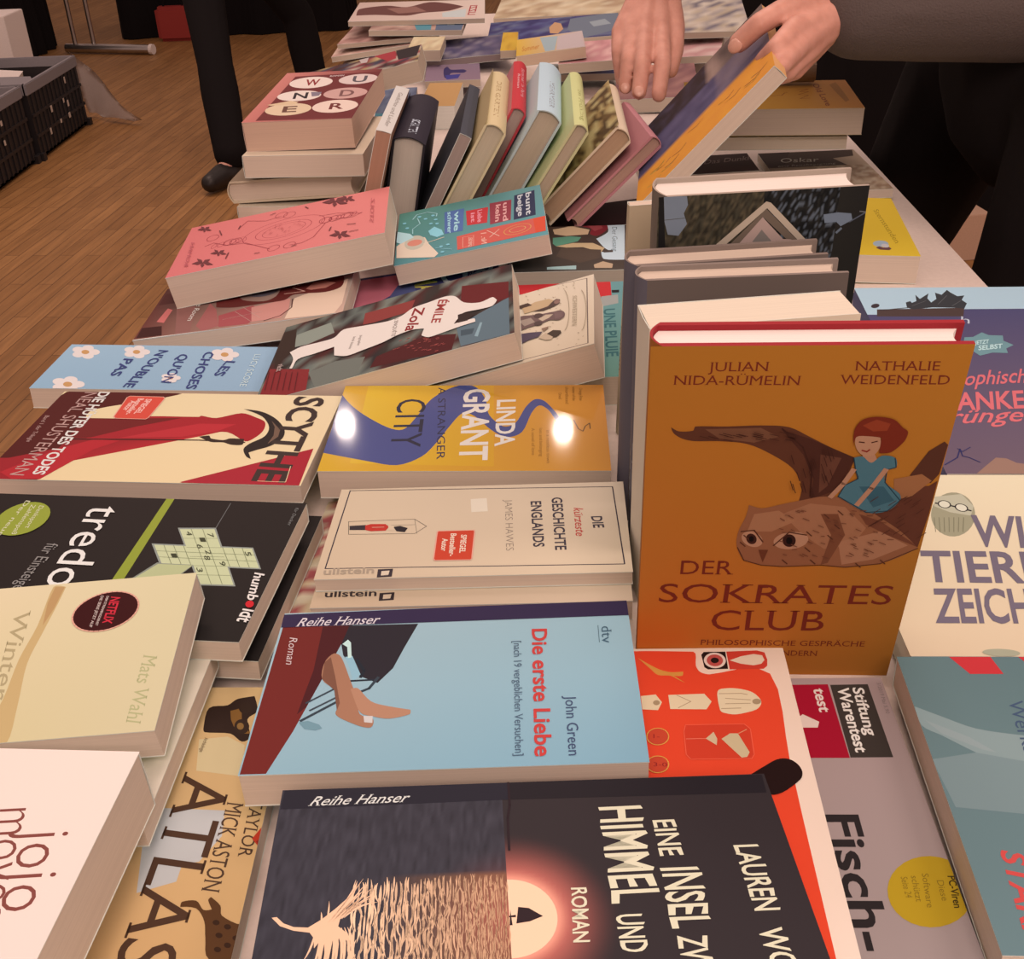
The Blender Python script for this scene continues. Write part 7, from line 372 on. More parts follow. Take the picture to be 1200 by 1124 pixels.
BOOKS.append(('hardcover_book','ochre hardcover standing upright with a girl riding on an owl','book','hardcovers standing upright beside the right edge','hc','left',(0.13527,0.4784,0.85126),(1.72713,-0.00022,-0.07512),(0.13916,0.21901,0.01979),[(0.356,0.168,0.028),(0.374,0.142,0.033),(0.313,0.031,0.042),(0.442,0.341,0.153),(0.8,0.817,0.809)],'semi',[('g',[(0.494,0.161,0.03),(0.33,0.155,0.028),(0.412,0.195,0.028),(0.383,0.181,0.028)],[(0,0),(0.13916,0),(0.13916,0.21901),(0,0.21901)]),('t',(0.156,0.028,0.017),'JULIAN','s',(0.02587,0.20554),(0.02657,-0.0),(5e-05,0.00504)),('t',(0.156,0.028,0.017),'NIDA-RÜMELIN','s',(0.01079,0.19843),(0.05635,-0.00054),(0.00015,0.00514)),('t',(0.156,0.028,0.017),'NATHALIE','s',(0.09005,0.20564),(0.0367,-0.00026),(-0.00036,0.005)),('t',(0.156,0.028,0.017),'WEIDENFELD','s',(0.08444,0.19835),(0.04792,-0.00049),(-0.00033,0.00509)),('t',(0.156,0.028,0.017),'DER','s',(0.02056,0.07861),(0.02727,-3e-05),(0.00015,0.01008)),('t',(0.156,0.028,0.017),'SOKRATES','s',(0.0103,0.05763),(0.12066,-0.00055),(0.00037,0.01421)),('t',(0.156,0.028,0.017),'CLUB','s',(0.03928,0.03613),(0.05984,0.00025),(-9e-05,0.01591)),('t',(0.156,0.028,0.017),'PHILOSOPHISCHE GESPRÄCHE','s',(0.03444,0.02418),(0.08863,-0.00011),(-0.0,0.00428)),('t',(0.156,0.028,0.017),'MIT KINDERN','s',(0.06369,0.01598),(0.03517,-2e-05),(-0.00013,0.00434)),('p',(0.098,0.041,0.025),[(0.01106,0.17451),(0.01146,0.17417),(0.01245,0.17339),(0.0137,0.17256),(0.01489,0.17205),(0.01645,0.1719),(0.01829,0.17194),(0.02003,0.17213),(0.02132,0.17244),(0.02166,0.17292),(0.02179,0.17372),(0.02192,0.17449),(0.02229,0.17488),(0.02489,0.17503),(0.02852,0.17498),(0.03256,0.17486),(0.03639,0.17483),(0.04031,0.17497),(0.04442,0.17517),(0.04849,0.17535),(0.05229,0.17539),(0.05555,0.17535),(0.05886,0.17525),(0.0621,0.17496),(0.06512,0.17433),(0.06773,0.17328),(0.07029,0.17182),(0.07283,0.17018),(0.07538,0.1686),(0.07797,0.16706),(0.08057,0.16548),(0.08318,0.1639),(0.08582,0.16238),(0.08931,0.16052),(0.09332,0.15845),(0.09663,0.15677),(0.09801,0.15608),(0.09766,0.15403),(0.09674,0.14917),(0.09547,0.14343),(0.09408,0.13885),(0.09276,0.13611),(0.09115,0.13361),(0.08925,0.13151),(0.08705,0.12995),(0.08382,0.12905),(0.07982,0.12873),(0.07642,0.12874),(0.07499,0.12879),(0.07515,0.1299),(0.07544,0.13258),(0.07557,0.13588),(0.07525,0.13884),(0.07434,0.1416),(0.07303,0.14449),(0.07143,0.14728),(0.06964,0.14972),(0.06733,0.15207),(0.06463,0.15429),(0.06175,0.15635),(0.0589,0.15824),(0.05601,0.16008),(0.05303,0.16183),(0.05,0.16335),(0.04693,0.16454),(0.0437,0.16532),(0.04036,0.16577),(0.03703,0.16603),(0.03385,0.16623),(0.03089,0.16631),(0.02784,0.16625),(0.02496,0.16619),(0.02252,0.16626),(0.02103,0.16645),(0.01953,0.16677),(0.01808,0.16719),(0.01675,0.16772),(0.01559,0.16834),(0.01443,0.16911),(0.01338,0.16996),(0.01254,0.17083),(0.01197,0.17181),(0.0115,0.17303),(0.01118,0.17407)]),('p',(0.161,0.081,0.048),[(0.02689,0.17324),(0.05243,0.17397),(0.06099,0.16864),(0.05008,0.16536),(0.03373,0.16788)]),('p',(0.064,0.026,0.019),[(0.06213,0.17272),(0.07551,0.16757),(0.09801,0.15608),(0.09275,0.13665),(0.08037,0.12993),(0.0803,0.14322),(0.07349,0.15822)]),('p',(0.12,0.054,0.036),[(0.08157,0.15821),(0.09155,0.15609),(0.08748,0.13885),(0.08395,0.13442)]),('l',(0.049,0.02,0.015),0.0004,[(0.06204,0.17353),(0.07296,0.16241),(0.07891,0.14756),(0.08008,0.13218)],False),('p',(0.111,0.044,0.028),[(0.10548,0.11861),(0.12029,0.13001),(0.12855,0.13889),(0.13508,0.13889),(0.1385,0.14216),(0.13857,0.12102),(0.13744,0.09874),(0.12222,0.10937)]),('p',(0.086,0.036,0.023),[(0.12489,0.1454),(0.13091,0.16022),(0.13693,0.16578),(0.13889,0.16393),(0.13845,0.14648),(0.13555,0.14064)]),('p',(0.305,0.155,0.071),[(0.11796,0.14324),(0.1304,0.14627),(0.13574,0.14216),(0.12814,0.13226),(0.12029,0.13001)]),('p',(0.251,0.12,0.063),[(0.05121,0.12419),(0.05127,0.12493),(0.0513,0.12575),(0.05131,0.12642),(0.05132,0.1267),(0.05202,0.12634),(0.05375,0.12554),(0.05587,0.12476),(0.0578,0.12444),(0.05996,0.12478),(0.06236,0.12551),(0.06485,0.12639),(0.06728,0.12719),(0.0697,0.12789),(0.07214,0.12859),(0.07459,0.12928),(0.07703,0.12993),(0.07943,0.13063),(0.08183,0.13137),(0.08426,0.13195),(0.08674,0.13219),(0.08988,0.13214),(0.09333,0.13187),(0.09689,0.13121),(0.10038,0.12997),(0.10413,0.12775),(0.10807,0.12477),(0.11197,0.12156),(0.11557,0.11865),(0.11853,0.11642),(0.12153,0.11417),(0.12448,0.11185),(0.1273,0.10939),(0.13039,0.10628),(0.13373,0.10261),(0.13643,0.09955),(0.13753,0.09826),(0.13694,0.09769),(0.13549,0.09634),(0.13365,0.09472),(0.13191,0.09338),(0.12958,0.09181),(0.12685,0.09006),(0.12389,0.08841),(0.12086,0.08717),(0.11691,0.08616),(0.11243,0.08537),(0.10789,0.08483),(0.1038,0.08456),(0.10069,0.08475),(0.09755,0.08532),(0.0944,0.08592),(0.09128,0.08621),(0.08676,0.08602),(0.08158,0.08556),(0.07645,0.08507),(0.07208,0.08482),(0.06939,0.08482),(0.06666,0.08495),(0.06396,0.08524),(0.06138,0.08574),(0.05895,0.08635),(0.05646,0.08712),(0.05413,0.08818),(0.05217,0.08965),(0.05063,0.0917),(0.0494,0.0942),(0.04846,0.09687),(0.04779,0.09943),(0.04743,0.10185),(0.04737,0.10429),(0.04753,0.1067),(0.04781,0.10903),(0.04832,0.11148),(0.04906,0.11397),(0.04981,0.11634),(0.05039,0.11843),(0.05068,0.11992),(0.0509,0.12149),(0.05108,0.12297)]),('p',(0.313,0.168,0.095),[(0.06801,0.12079),(0.08066,0.12768),(0.09772,0.12545),(0.10996,0.11166),(0.10498,0.09976),(0.09152,0.09726),(0.07992,0.10681)]),('p',(0.347,0.195,0.116),[(0.09775,0.10212),(0.11713,0.10934),(0.13243,0.09992),(0.11689,0.0901),(0.10179,0.08628)]),('p',(0.167,0.072,0.039),[(0.08661,0.12085),(0.09503,0.12088),(0.10048,0.1069),(0.09461,0.08747),(0.09128,0.08621),(0.09363,0.10687)]),('p',(0.15,0.061,0.036),[(0.10512,0.12091),(0.11596,0.11634),(0.1337,0.10232),(0.13744,0.09874),(0.12093,0.107),(0.10959,0.11399)]),('p',(0.33,0.181,0.1),[(0.05443,0.12075),(0.06606,0.12309),(0.07534,0.11619),(0.06418,0.1091),(0.05212,0.10905)]),('e',(0.412,0.258,0.167),(0.05504,0.10382),(0.0053,-0.00093),(0.00086,-0.00531)),('e',(0.412,0.258,0.167),(0.07435,0.10296),(0.00844,0.00148),(0.00138,-0.00579)),('e',(0.044,0.018,0.014),(0.05467,0.10405),(0.00265,-0.00047),(0.00035,-0.00361)),('e',(0.036,0.015,0.012),(0.07349,0.10295),(0.00328,2e-05),(0.00051,-0.00434)),('e',(0.007,0.006,0.006),(0.05467,0.10405),(0.00121,1e-05),(0.00018,-0.00192)),('e',(0.007,0.006,0.006),(0.07349,0.10295),(0.00155,1e-05),(0.00028,-0.0024)),('l',(0.078,0.031,0.019),0.00035,[(0.04902,0.10903),(0.05548,0.11001),(0.06061,0.10192)],False),('l',(0.078,0.031,0.019),0.00035,[(0.06607,0.09954),(0.07282,0.10867),(0.08163,0.10681)],False),('l',(0.078,0.031,0.019),0.00025,[(0.04824,0.09822),(0.05222,0.08916),(0.06138,0.08574),(0.07208,0.08482),(0.09131,0.08596),(0.1038,0.08456),(0.12086,0.08717),(0.13758,0.09802)],False),('p',(0.125,0.044,0.023),[(0.05888,0.09658),(0.06377,0.09661),(0.06189,0.08774)]),('l',(0.094,0.038,0.023),0.0003,[(0.08829,0.12086),(0.09104,0.1181)],False),('l',(0.094,0.038,0.023),0.0003,[(0.09434,0.11393),(0.09712,0.11114)],False),('l',(0.094,0.038,0.023),0.0003,[(0.09192,0.10686),(0.09472,0.10402)],False),('l',(0.094,0.038,0.023),0.0003,[(0.0947,0.12317),(0.09746,0.12043)],False),('l',(0.094,0.038,0.023),0.0003,[(0.05062,0.10666),(0.05331,0.10381)],False),('l',(0.094,0.038,0.023),0.0003,[(0.04932,0.10186),(0.05202,0.09897)],False),('l',(0.094,0.038,0.023),0.0003,[(0.08133,0.10918),(0.0841,0.10635)],False),('l',(0.094,0.038,0.023),0.0003,[(0.08183,0.09842),(0.08464,0.09552)],False),('l',(0.094,0.038,0.023),0.0003,[(0.07152,0.08979),(0.07432,0.08683)],False),('l',(0.094,0.038,0.023),0.0003,[(0.08554,0.08988),(0.08837,0.08693)],False),('l',(0.094,0.038,0.023),0.0003,[(0.10859,0.08757),(0.1115,0.08462)],False),('l',(0.094,0.038,0.023),0.0003,[(0.12036,0.09012),(0.1233,0.08719)],False),('p',(0.393,0.241,0.16),[(0.10096,0.15985),(0.10576,0.15985),(0.10883,0.15396),(0.10595,0.15184),(0.10111,0.15481)]),('p',(0.064,0.181,0.246),[(0.09714,0.1565),(0.09755,0.1567),(0.09857,0.1571),(0.09984,0.15741),(0.10103,0.15734),(0.10215,0.15653),(0.10333,0.15523),(0.10453,0.15403),(0.10567,0.15354),(0.10669,0.15416),(0.10764,0.15549),(0.10863,0.1569),(0.1098,0.15775),(0.11134,0.15792),(0.11312,0.15773),(0.11482,0.15724),(0.11611,0.15648),(0.11695,0.15527),(0.1175,0.15365),(0.11773,0.15201),(0.11761,0.15077),(0.1169,0.15024),(0.11571,0.15014),(0.11448,0.14998),(0.11366,0.14927),(0.11328,0.14775),(0.11312,0.1457),(0.11333,0.14349),(0.11402,0.1415),(0.11563,0.13963),(0.11794,0.13778),(0.12028,0.13603),(0.12197,0.13447),(0.12259,0.13347),(0.12303,0.13228),(0.12323,0.13107),(0.1231,0.13002),(0.12238,0.12834),(0.12125,0.12638),(0.1198,0.12454),(0.11814,0.12323),(0.11603,0.12236),(0.11356,0.12179),(0.1109,0.12171),(0.10826,0.12229),(0.10415,0.12459),(0.09921,0.12809),(0.09506,0.13126),(0.09333,0.13265),(0.0935,0.1335),(0.09398,0.13552),(0.0947,0.13786),(0.0956,0.13973),(0.09692,0.1409),(0.09861,0.14179),(0.10016,0.14264),(0.10107,0.14367),(0.10108,0.14495),(0.10049,0.14636),(0.0997,0.14783),(0.09906,0.14928),(0.09848,0.15132),(0.09785,0.1537),(0.09734,0.15568)]),('p',(0.039,0.12,0.174),[(0.10231,0.13886),(0.11381,0.13887),(0.12029,0.13001),(0.11108,0.12549)]),('l',(0.017,0.051,0.08),0.00025,[(0.09714,0.1565),(0.09906,0.14928),(0.10107,0.14367),(0.0956,0.13973),(0.09333,0.13265),(0.10826,0.12229),(0.11814,0.12323),(0.1231,0.13002),(0.11402,0.1415),(0.11366,0.14927),(0.11761,0.15077),(0.11611,0.15648)],False),('l',(0.393,0.241,0.16),0.0013,[(0.09808,0.14928),(0.09465,0.14061),(0.08974,0.13219)],False),('l',(0.393,0.241,0.16),0.0013,[(0.11301,0.14927),(0.10825,0.13777),(0.10312,0.12728)],False),('e',(0.412,0.258,0.167),(0.10204,0.16607),(0.00588,-1e-05),(0.00141,-0.00873)),('p',(0.161,0.028,0.015),[(0.09602,0.16278),(0.0958,0.16395),(0.09533,0.16673),(0.09491,0.16998),(0.09482,0.17262),(0.0951,0.17438),(0.09562,0.17603),(0.09637,0.17748),(0.09735,0.17863),(0.09863,0.17949),(0.10018,0.18009),(0.10188,0.18045),(0.1036,0.18059),(0.10556,0.18052),(0.10772,0.18021),(0.10984,0.17969),(0.11168,0.17897),(0.11305,0.17801),(0.11436,0.17668),(0.11556,0.17529),(0.1166,0.17416),(0.11734,0.1736),(0.11815,0.1731),(0.11884,0.17252),(0.11925,0.17173),(0.11935,0.17049),(0.11922,0.16897),(0.11889,0.1674),(0.11839,0.16603),(0.11745,0.16438),(0.1162,0.16261),(0.1148,0.16099),(0.11345,0.15983),(0.11202,0.15937),(0.1103,0.15928),(0.10885,0.15936),(0.10824,0.15942),(0.10817,0.16086),(0.10803,0.16399),(0.10789,0.1671),(0.10782,0.16851),(0.10721,0.16863),(0.10574,0.1689),(0.10393,0.16918),(0.1023,0.16934),(0.10071,0.16946),(0.099,0.16958),(0.09744,0.16948),(0.09634,0.16895),(0.09585,0.16753),(0.09578,0.16546),(0.09592,0.16359)]),('p',(0.244,0.051,0.023),[(0.09814,0.17563),(0.10386,0.179),(0.11053,0.17659),(0.10966,0.17257),(0.10342,0.17218)]),('l',(0.049,0.012,0.009),0.0003,[(0.09806,0.16608),(0.10051,0.16566)],False),('l',(0.049,0.012,0.009),0.0003,[(0.10385,0.16565),(0.10626,0.16647)],False),('l',(0.21,0.024,0.021),0.0004,[(0.10012,0.16111),(0.10249,0.16027),(0.10357,0.16152)],False),('l',(0.145,0.061,0.036),0.00022,[(0.104,0.10123),(0.10709,0.09944)],False),('l',(0.145,0.061,0.036),0.00022,[(0.1116,0.09517),(0.11351,0.09428)],False),('l',(0.145,0.061,0.036),0.00022,[(0.1216,0.10443),(0.12457,0.10423)],False),('l',(0.145,0.061,0.036),0.00022,[(0.09295,0.11753),(0.09553,0.11647)],False),('l',(0.145,0.061,0.036),0.00022,[(0.06732,0.1184),(0.06959,0.11671)],False),('l',(0.145,0.061,0.036),0.00022,[(0.10902,0.12039),(0.11181,0.12014)],False),('l',(0.145,0.061,0.036),0.00022,[(0.10063,0.12142),(0.10256,0.11982)],False),('l',(0.145,0.061,0.036),0.00022,[(0.07831,0.11848),(0.08154,0.11688)],False),('l',(0.145,0.061,0.036),0.00022,[(0.086,0.09367),(0.08867,0.09236)],False),('l',(0.145,0.061,0.036),0.00022,[(0.08105,0.09434),(0.084,0.09247)],False),('l',(0.145,0.061,0.036),0.00022,[(0.11686,0.11592),(0.11908,0.11562)],False),('l',(0.145,0.061,0.036),0.00022,[(0.07416,0.12331),(0.07639,0.12221)],False),('l',(0.145,0.061,0.036),0.00022,[(0.06847,0.10319),(0.07073,0.1026)],False),('l',(0.145,0.061,0.036),0.00022,[(0.11365,0.10996),(0.11593,0.10907)],False),('l',(0.145,0.061,0.036),0.00022,[(0.10512,0.12366),(0.1081,0.12362)],False),('l',(0.145,0.061,0.036),0.00022,[(0.11174,0.0978),(0.11373,0.09629)],False),('l',(0.145,0.061,0.036),0.00022,[(0.08867,0.10661),(0.09041,0.10653)],False),('l',(0.145,0.061,0.036),0.00022,[(0.07974,0.09385),(0.08194,0.09238)],False),('l',(0.145,0.061,0.036),0.00022,[(0.08645,0.11398),(0.08906,0.11254)],False),('l',(0.145,0.061,0.036),0.00022,[(0.07472,0.10085),(0.07775,0.09921)],False),('l',(0.145,0.061,0.036),0.00022,[(0.0714,0.09411),(0.07335,0.09346)],False),('l',(0.145,0.061,0.036),0.00022,[(0.10421,0.09527),(0.10669,0.09348)],False),('l',(0.145,0.061,0.036),0.00022,[(0.0975,0.1154),(0.09967,0.11508)],False),('l',(0.145,0.061,0.036),0.00022,[(0.07071,0.12061),(0.07356,0.11878)],False),('l',(0.145,0.061,0.036),0.00022,[(0.07497,0.12384),(0.07811,0.12288)],False),('l',(0.145,0.061,0.036),0.00022,[(0.08938,0.11781),(0.09209,0.11629)],False),('l',(0.145,0.061,0.036),0.00022,[(0.093,0.11181),(0.09503,0.1101)],False),('l',(0.145,0.061,0.036),0.00022,[(0.06944,0.10934),(0.07234,0.10911)],False),('l',(0.145,0.061,0.036),0.00022,[(0.11128,0.09423),(0.11412,0.09271)],False),('l',(0.145,0.061,0.036),0.00022,[(0.0734,0.11131),(0.07551,0.10972)],False),('l',(0.145,0.061,0.036),0.00022,[(0.08409,0.11074),(0.08738,0.10915)],False),('l',(0.145,0.061,0.036),0.00022,[(0.12231,0.11089),(0.1249,0.10954)],False),('l',(0.145,0.061,0.036),0.00022,[(0.09371,0.11609),(0.09599,0.11582)],False),('l',(0.145,0.061,0.036),0.00022,[(0.09116,0.09278),(0.09441,0.09157)],False),('l',(0.145,0.061,0.036),0.00022,[(0.09506,0.11455),(0.09695,0.11404)],False),('l',(0.145,0.061,0.036),0.00022,[(0.1137,0.09705),(0.11617,0.09554)],False),('l',(0.145,0.061,0.036),0.00022,[(0.11235,0.10286),(0.11521,0.10142)],False),('l',(0.145,0.061,0.036),0.00022,[(0.08908,0.10241),(0.09132,0.10149)],False),('l',(0.145,0.061,0.036),0.00022,[(0.11204,0.10298),(0.11445,0.10119)],False),('l',(0.145,0.061,0.036),0.00022,[(0.10469,0.10662),(0.10657,0.10559)],False),('l',(0.145,0.061,0.036),0.00022,[(0.08253,0.10347),(0.08509,0.10192)],False),('l',(0.145,0.061,0.036),0.00022,[(0.10567,0.09936),(0.10807,0.09813)],False),('l',(0.145,0.061,0.036),0.00022,[(0.11097,0.09836),(0.11344,0.09674)],False),('l',(0.145,0.061,0.036),0.00022,[(0.11768,0.1031),(0.12104,0.10129)],False),('l',(0.145,0.061,0.036),0.00022,[(0.09702,0.10828),(0.09919,0.10671)],False),('l',(0.145,0.061,0.036),0.00022,[(0.12029,0.11011),(0.12315,0.10877)],False),('l',(0.145,0.061,0.036),0.00022,[(0.10712,0.11999),(0.11002,0.11893)],False),('l',(0.145,0.061,0.036),0.00022,[(0.10477,0.11189),(0.10754,0.11045)],False),('l',(0.145,0.061,0.036),0.00022,[(0.10468,0.10196),(0.10648,0.10166)],False),('l',(0.145,0.061,0.036),0.00022,[(0.09324,0.10425),(0.09544,0.10295)],False),('l',(0.145,0.061,0.036),0.00022,[(0.10096,0.12413),(0.10333,0.12372)],False),('l',(0.145,0.061,0.036),0.00022,[(0.06931,0.1211),(0.07147,0.12077)],False),('l',(0.145,0.061,0.036),0.00022,[(0.07669,0.12426),(0.07909,0.12357)],False),('l',(0.145,0.061,0.036),0.00022,[(0.1026,0.10629),(0.1049,0.10459)],False),('l',(0.145,0.061,0.036),0.00022,[(0.0673,0.11224),(0.06948,0.11148)],False),('l',(0.145,0.061,0.036),0.00022,[(0.07545,0.09804),(0.07771,0.09799)],False),('l',(0.145,0.061,0.036),0.00022,[(0.10026,0.12244),(0.10277,0.12182)],False),('l',(0.145,0.061,0.036),0.00022,[(0.1027,0.09389),(0.1057,0.09309)],False),('l',(0.145,0.061,0.036),0.00022,[(0.11422,0.10462),(0.11648,0.10436)],False),('l',(0.058,0.024,0.017),0.0002,[(0.0488,0.17023),(0.05309,0.16899)],False),('l',(0.058,0.024,0.017),0.0002,[(0.06404,0.16836),(0.06835,0.16712)],False),('l',(0.058,0.024,0.017),0.0002,[(0.04923,0.17118),(0.05352,0.16994)],False),('l',(0.058,0.024,0.017),0.0002,[(0.0609,0.17272),(0.06519,0.17148)],False),('l',(0.058,0.024,0.017),0.0002,[(0.0284,0.17028),(0.03268,0.16903)],False),('l',(0.058,0.024,0.017),0.0002,[(0.04941,0.17213),(0.05369,0.17089)],False),('l',(0.058,0.024,0.017),0.0002,[(0.05034,0.16875),(0.05464,0.1675)],False),('l',(0.058,0.024,0.017),0.0002,[(0.03956,0.17085),(0.04384,0.16961)],False),('l',(0.058,0.024,0.017),0.0002,[(0.03326,0.1715),(0.03754,0.17026)],False),('l',(0.058,0.024,0.017),0.0002,[(0.06437,0.17101),(0.06867,0.16977)],False),('l',(0.058,0.024,0.017),0.0002,[(0.06418,0.16861),(0.06849,0.16736)],False),('l',(0.058,0.024,0.017),0.0002,[(0.04866,0.1716),(0.05294,0.17036)],False),('l',(0.058,0.024,0.017),0.0002,[(0.06478,0.17049),(0.06908,0.16925)],False),('l',(0.058,0.024,0.017),0.0002,[(0.04117,0.17135),(0.04545,0.17011)],False),('l',(0.058,0.024,0.017),0.0002,[(0.06492,0.17051),(0.06922,0.16927)],False),('l',(0.058,0.024,0.017),0.0002,[(0.03584,0.17066),(0.04012,0.16941)],False),('l',(0.058,0.024,0.017),0.0002,[(0.029,0.17002),(0.03328,0.16878)],False),('l',(0.058,0.024,0.017),0.0002,[(0.04232,0.17147),(0.04661,0.17023)],False),('l',(0.058,0.024,0.017),0.0002,[(0.05666,0.16902),(0.06096,0.16778)],False),('l',(0.058,0.024,0.017),0.0002,[(0.02442,0.17044),(0.0287,0.16919)],False),('l',(0.058,0.024,0.017),0.0002,[(0.03548,0.16859),(0.03977,0.16734)],False),('l',(0.058,0.024,0.017),0.0002,[(0.05639,0.17164),(0.06068,0.1704)],False),('l',(0.058,0.024,0.017),0.0002,[(0.03494,0.17211),(0.03921,0.17087)],False),('l',(0.058,0.024,0.017),0.0002,[(0.065,0.1714),(0.0693,0.17016)],False),('l',(0.058,0.024,0.017),0.0002,[(0.04926,0.17063),(0.05355,0.16939)],False),('l',(0.058,0.024,0.017),0.0002,[(0.05085,0.17004),(0.05515,0.1688)],False),('l',(0.049,0.02,0.015),0.0002,[(0.08198,0.16311),(0.08401,0.15767)],False),('l',(0.049,0.02,0.015),0.0002,[(0.08306,0.15776),(0.08511,0.15226)],False),('l',(0.049,0.02,0.015),0.0002,[(0.07843,0.15673),(0.08045,0.1512)],False),('l',(0.049,0.02,0.015),0.0002,[(0.07416,0.15096),(0.07618,0.14536)],False),('l',(0.049,0.02,0.015),0.0002,[(0.07707,0.15599),(0.07909,0.15045)],False),('l',(0.049,0.02,0.015),0.0002,[(0.08391,0.14913),(0.08599,0.14351)],False),('l',(0.049,0.02,0.015),0.0002,[(0.06766,0.15921),(0.06961,0.15371)],False),('l',(0.049,0.02,0.015),0.0002,[(0.07905,0.13921),(0.08112,0.13345)],False),('l',(0.049,0.02,0.015),0.0002,[(0.08675,0.15049),(0.08885,0.14488)],False),('l',(0.049,0.02,0.015),0.0002,[(0.06906,0.14344),(0.07105,0.13773)],False),('l',(0.049,0.02,0.015),0.0002,[(0.07712,0.14959),(0.07915,0.14397)],False),('l',(0.049,0.02,0.015),0.0002,[(0.0833,0.14788),(0.08538,0.14224)],False),('l',(0.049,0.02,0.015),0.0002,[(0.07959,0.13936),(0.08167,0.1336)],False),('l',(0.049,0.02,0.015),0.0002,[(0.07552,0.15508),(0.07753,0.14953)],False),('l',(0.049,0.02,0.015),0.0002,[(0.08455,0.16082),(0.08661,0.15535)],False),('l',(0.049,0.02,0.015),0.0002,[(0.07529,0.14187),(0.07733,0.13614)],False),('l',(0.049,0.02,0.015),0.0002,[(0.07037,0.14167),(0.07238,0.13594)],False),('l',(0.049,0.02,0.015),0.0002,[(0.0822,0.15386),(0.08426,0.14829)],False),('l',(0.049,0.02,0.015),0.0002,[(0.07489,0.14337),(0.07692,0.13767)],False),('l',(0.049,0.02,0.015),0.0002,[(0.08556,0.16239),(0.08762,0.15694)],False),('l',(0.049,0.02,0.015),0.0002,[(0.07809,0.15038),(0.08013,0.14477)],False),('l',(0.049,0.02,0.015),0.0002,[(0.07765,0.15689),(0.07967,0.15136)],False),('l',(0.049,0.02,0.015),0.0002,[(0.07133,0.14928),(0.07333,0.14365)],False),('l',(0.049,0.02,0.015),0.0002,[(0.0832,0.16455),(0.08524,0.15913)],False),('l',(0.049,0.02,0.015),0.0002,[(0.07383,0.14219),(0.07586,0.13646)],False),('l',(0.049,0.02,0.015),0.0002,[(0.0852,0.14693),(0.0873,0.14128)],False),('l',(0.071,0.028,0.019),0.0002,[(0.11022,0.11412),(0.1134,0.11737)],False),('l',(0.071,0.028,0.019),0.0002,[(0.13566,0.10712),(0.13875,0.11042)],False),('l',(0.071,0.028,0.019),0.0002,[(0.12427,0.13106),(0.12732,0.13417)],False),('l',(0.071,0.028,0.019),0.0002,[(0.12853,0.12686),(0.13158,0.13001)],False),('l',(0.071,0.028,0.019),0.0002,[(0.12697,0.10827),(0.1301,0.11157)],False),('l',(0.071,0.028,0.019),0.0002,[(0.12493,0.12895),(0.12799,0.13208)],False),('l',(0.071,0.028,0.019),0.0002,[(0.11783,0.10912),(0.12099,0.11241)],False),('l',(0.071,0.028,0.019),0.0002,[(0.11289,0.11698),(0.11605,0.12022)],False),('l',(0.071,0.028,0.019),0.0002,[(0.11762,0.12827),(0.12072,0.13142)],False),('l',(0.071,0.028,0.019),0.0002,[(0.12229,0.13118),(0.12535,0.1343)],False),('l',(0.071,0.028,0.019),0.0002,[(0.11089,0.12282),(0.11404,0.12601)],False),('l',(0.071,0.028,0.019),0.0002,[(0.10868,0.13081),(0.11181,0.13394)],False),('l',(0.071,0.028,0.019),0.0002,[(0.12422,0.11367),(0.12734,0.11692)],False),('l',(0.071,0.028,0.019),0.0002,[(0.12905,0.12896),(0.13209,0.1321)],False),('l',(0.071,0.028,0.019),0.0002,[(0.11872,0.12446),(0.12183,0.12764)],False),('l',(0.071,0.028,0.019),0.0002,[(0.12371,0.12009),(0.12681,0.12329)],False),('l',(0.071,0.028,0.019),0.0002,[(0.13165,0.12301),(0.13471,0.12619)],False),('l',(0.071,0.028,0.019),0.0002,[(0.11088,0.11477),(0.11405,0.11802)],False),('l',(0.071,0.028,0.019),0.0002,[(0.11302,0.11646),(0.11618,0.1197)],False),('l',(0.071,0.028,0.019),0.0002,[(0.12322,0.10934),(0.12636,0.11263)],False),('l',(0.071,0.028,0.019),0.0002,[(0.12316,0.11676),(0.12627,0.11999)],False),('l',(0.071,0.028,0.019),0.0002,[(0.11551,0.11849),(0.11865,0.12171)],False)],[('p',(0.027,0.024,0.039),[(0.03942,0.00554),(0.05256,0.00554),(0.05256,0.01484),(0.03942,0.01484)]),('p',(0.244,0.024,0.023),[(0.05913,0.00554),(0.07227,0.00554),(0.07227,0.01484),(0.05913,0.01484)]),('p',(0.027,0.024,0.039),[(0.07884,0.00554),(0.09198,0.00554),(0.09198,0.01484),(0.07884,0.01484)]),('p',(0.244,0.024,0.023),[(0.09855,0.00554),(0.1117,0.00554),(0.1117,0.01484),(0.09855,0.01484)]),('p',(0.027,0.024,0.039),[(0.11827,0.00554),(0.13141,0.00554),(0.13141,0.01484),(0.11827,0.01484)]),('p',(0.244,0.024,0.023),[(0.13798,0.00554),(0.15112,0.00554),(0.15112,0.01484),(0.13798,0.01484)]),('p',(0.027,0.024,0.039),[(0.15769,0.00554),(0.17083,0.00554),(0.17083,0.01484),(0.15769,0.01484)]),('p',(0.244,0.024,0.023),[(0.1774,0.00554),(0.19054,0.00554),(0.19054,0.01484),(0.1774,0.01484)])],None))
BOOKS.append(('hardcover_book','peach topped book standing directly behind the ochre hardcover','book','hardcovers standing upright beside the right edge','pb','left',(0.12927,0.57904,0.83285),(1.59731,-0.00069,0.08396),(0.11514,0.18401,0.03166),[(0.697,0.69,0.598),(0.697,0.69,0.598),(0.646,0.752,0.723),(0.697,0.69,0.598),(0.697,0.705,0.613)],'semi',[],[],None))
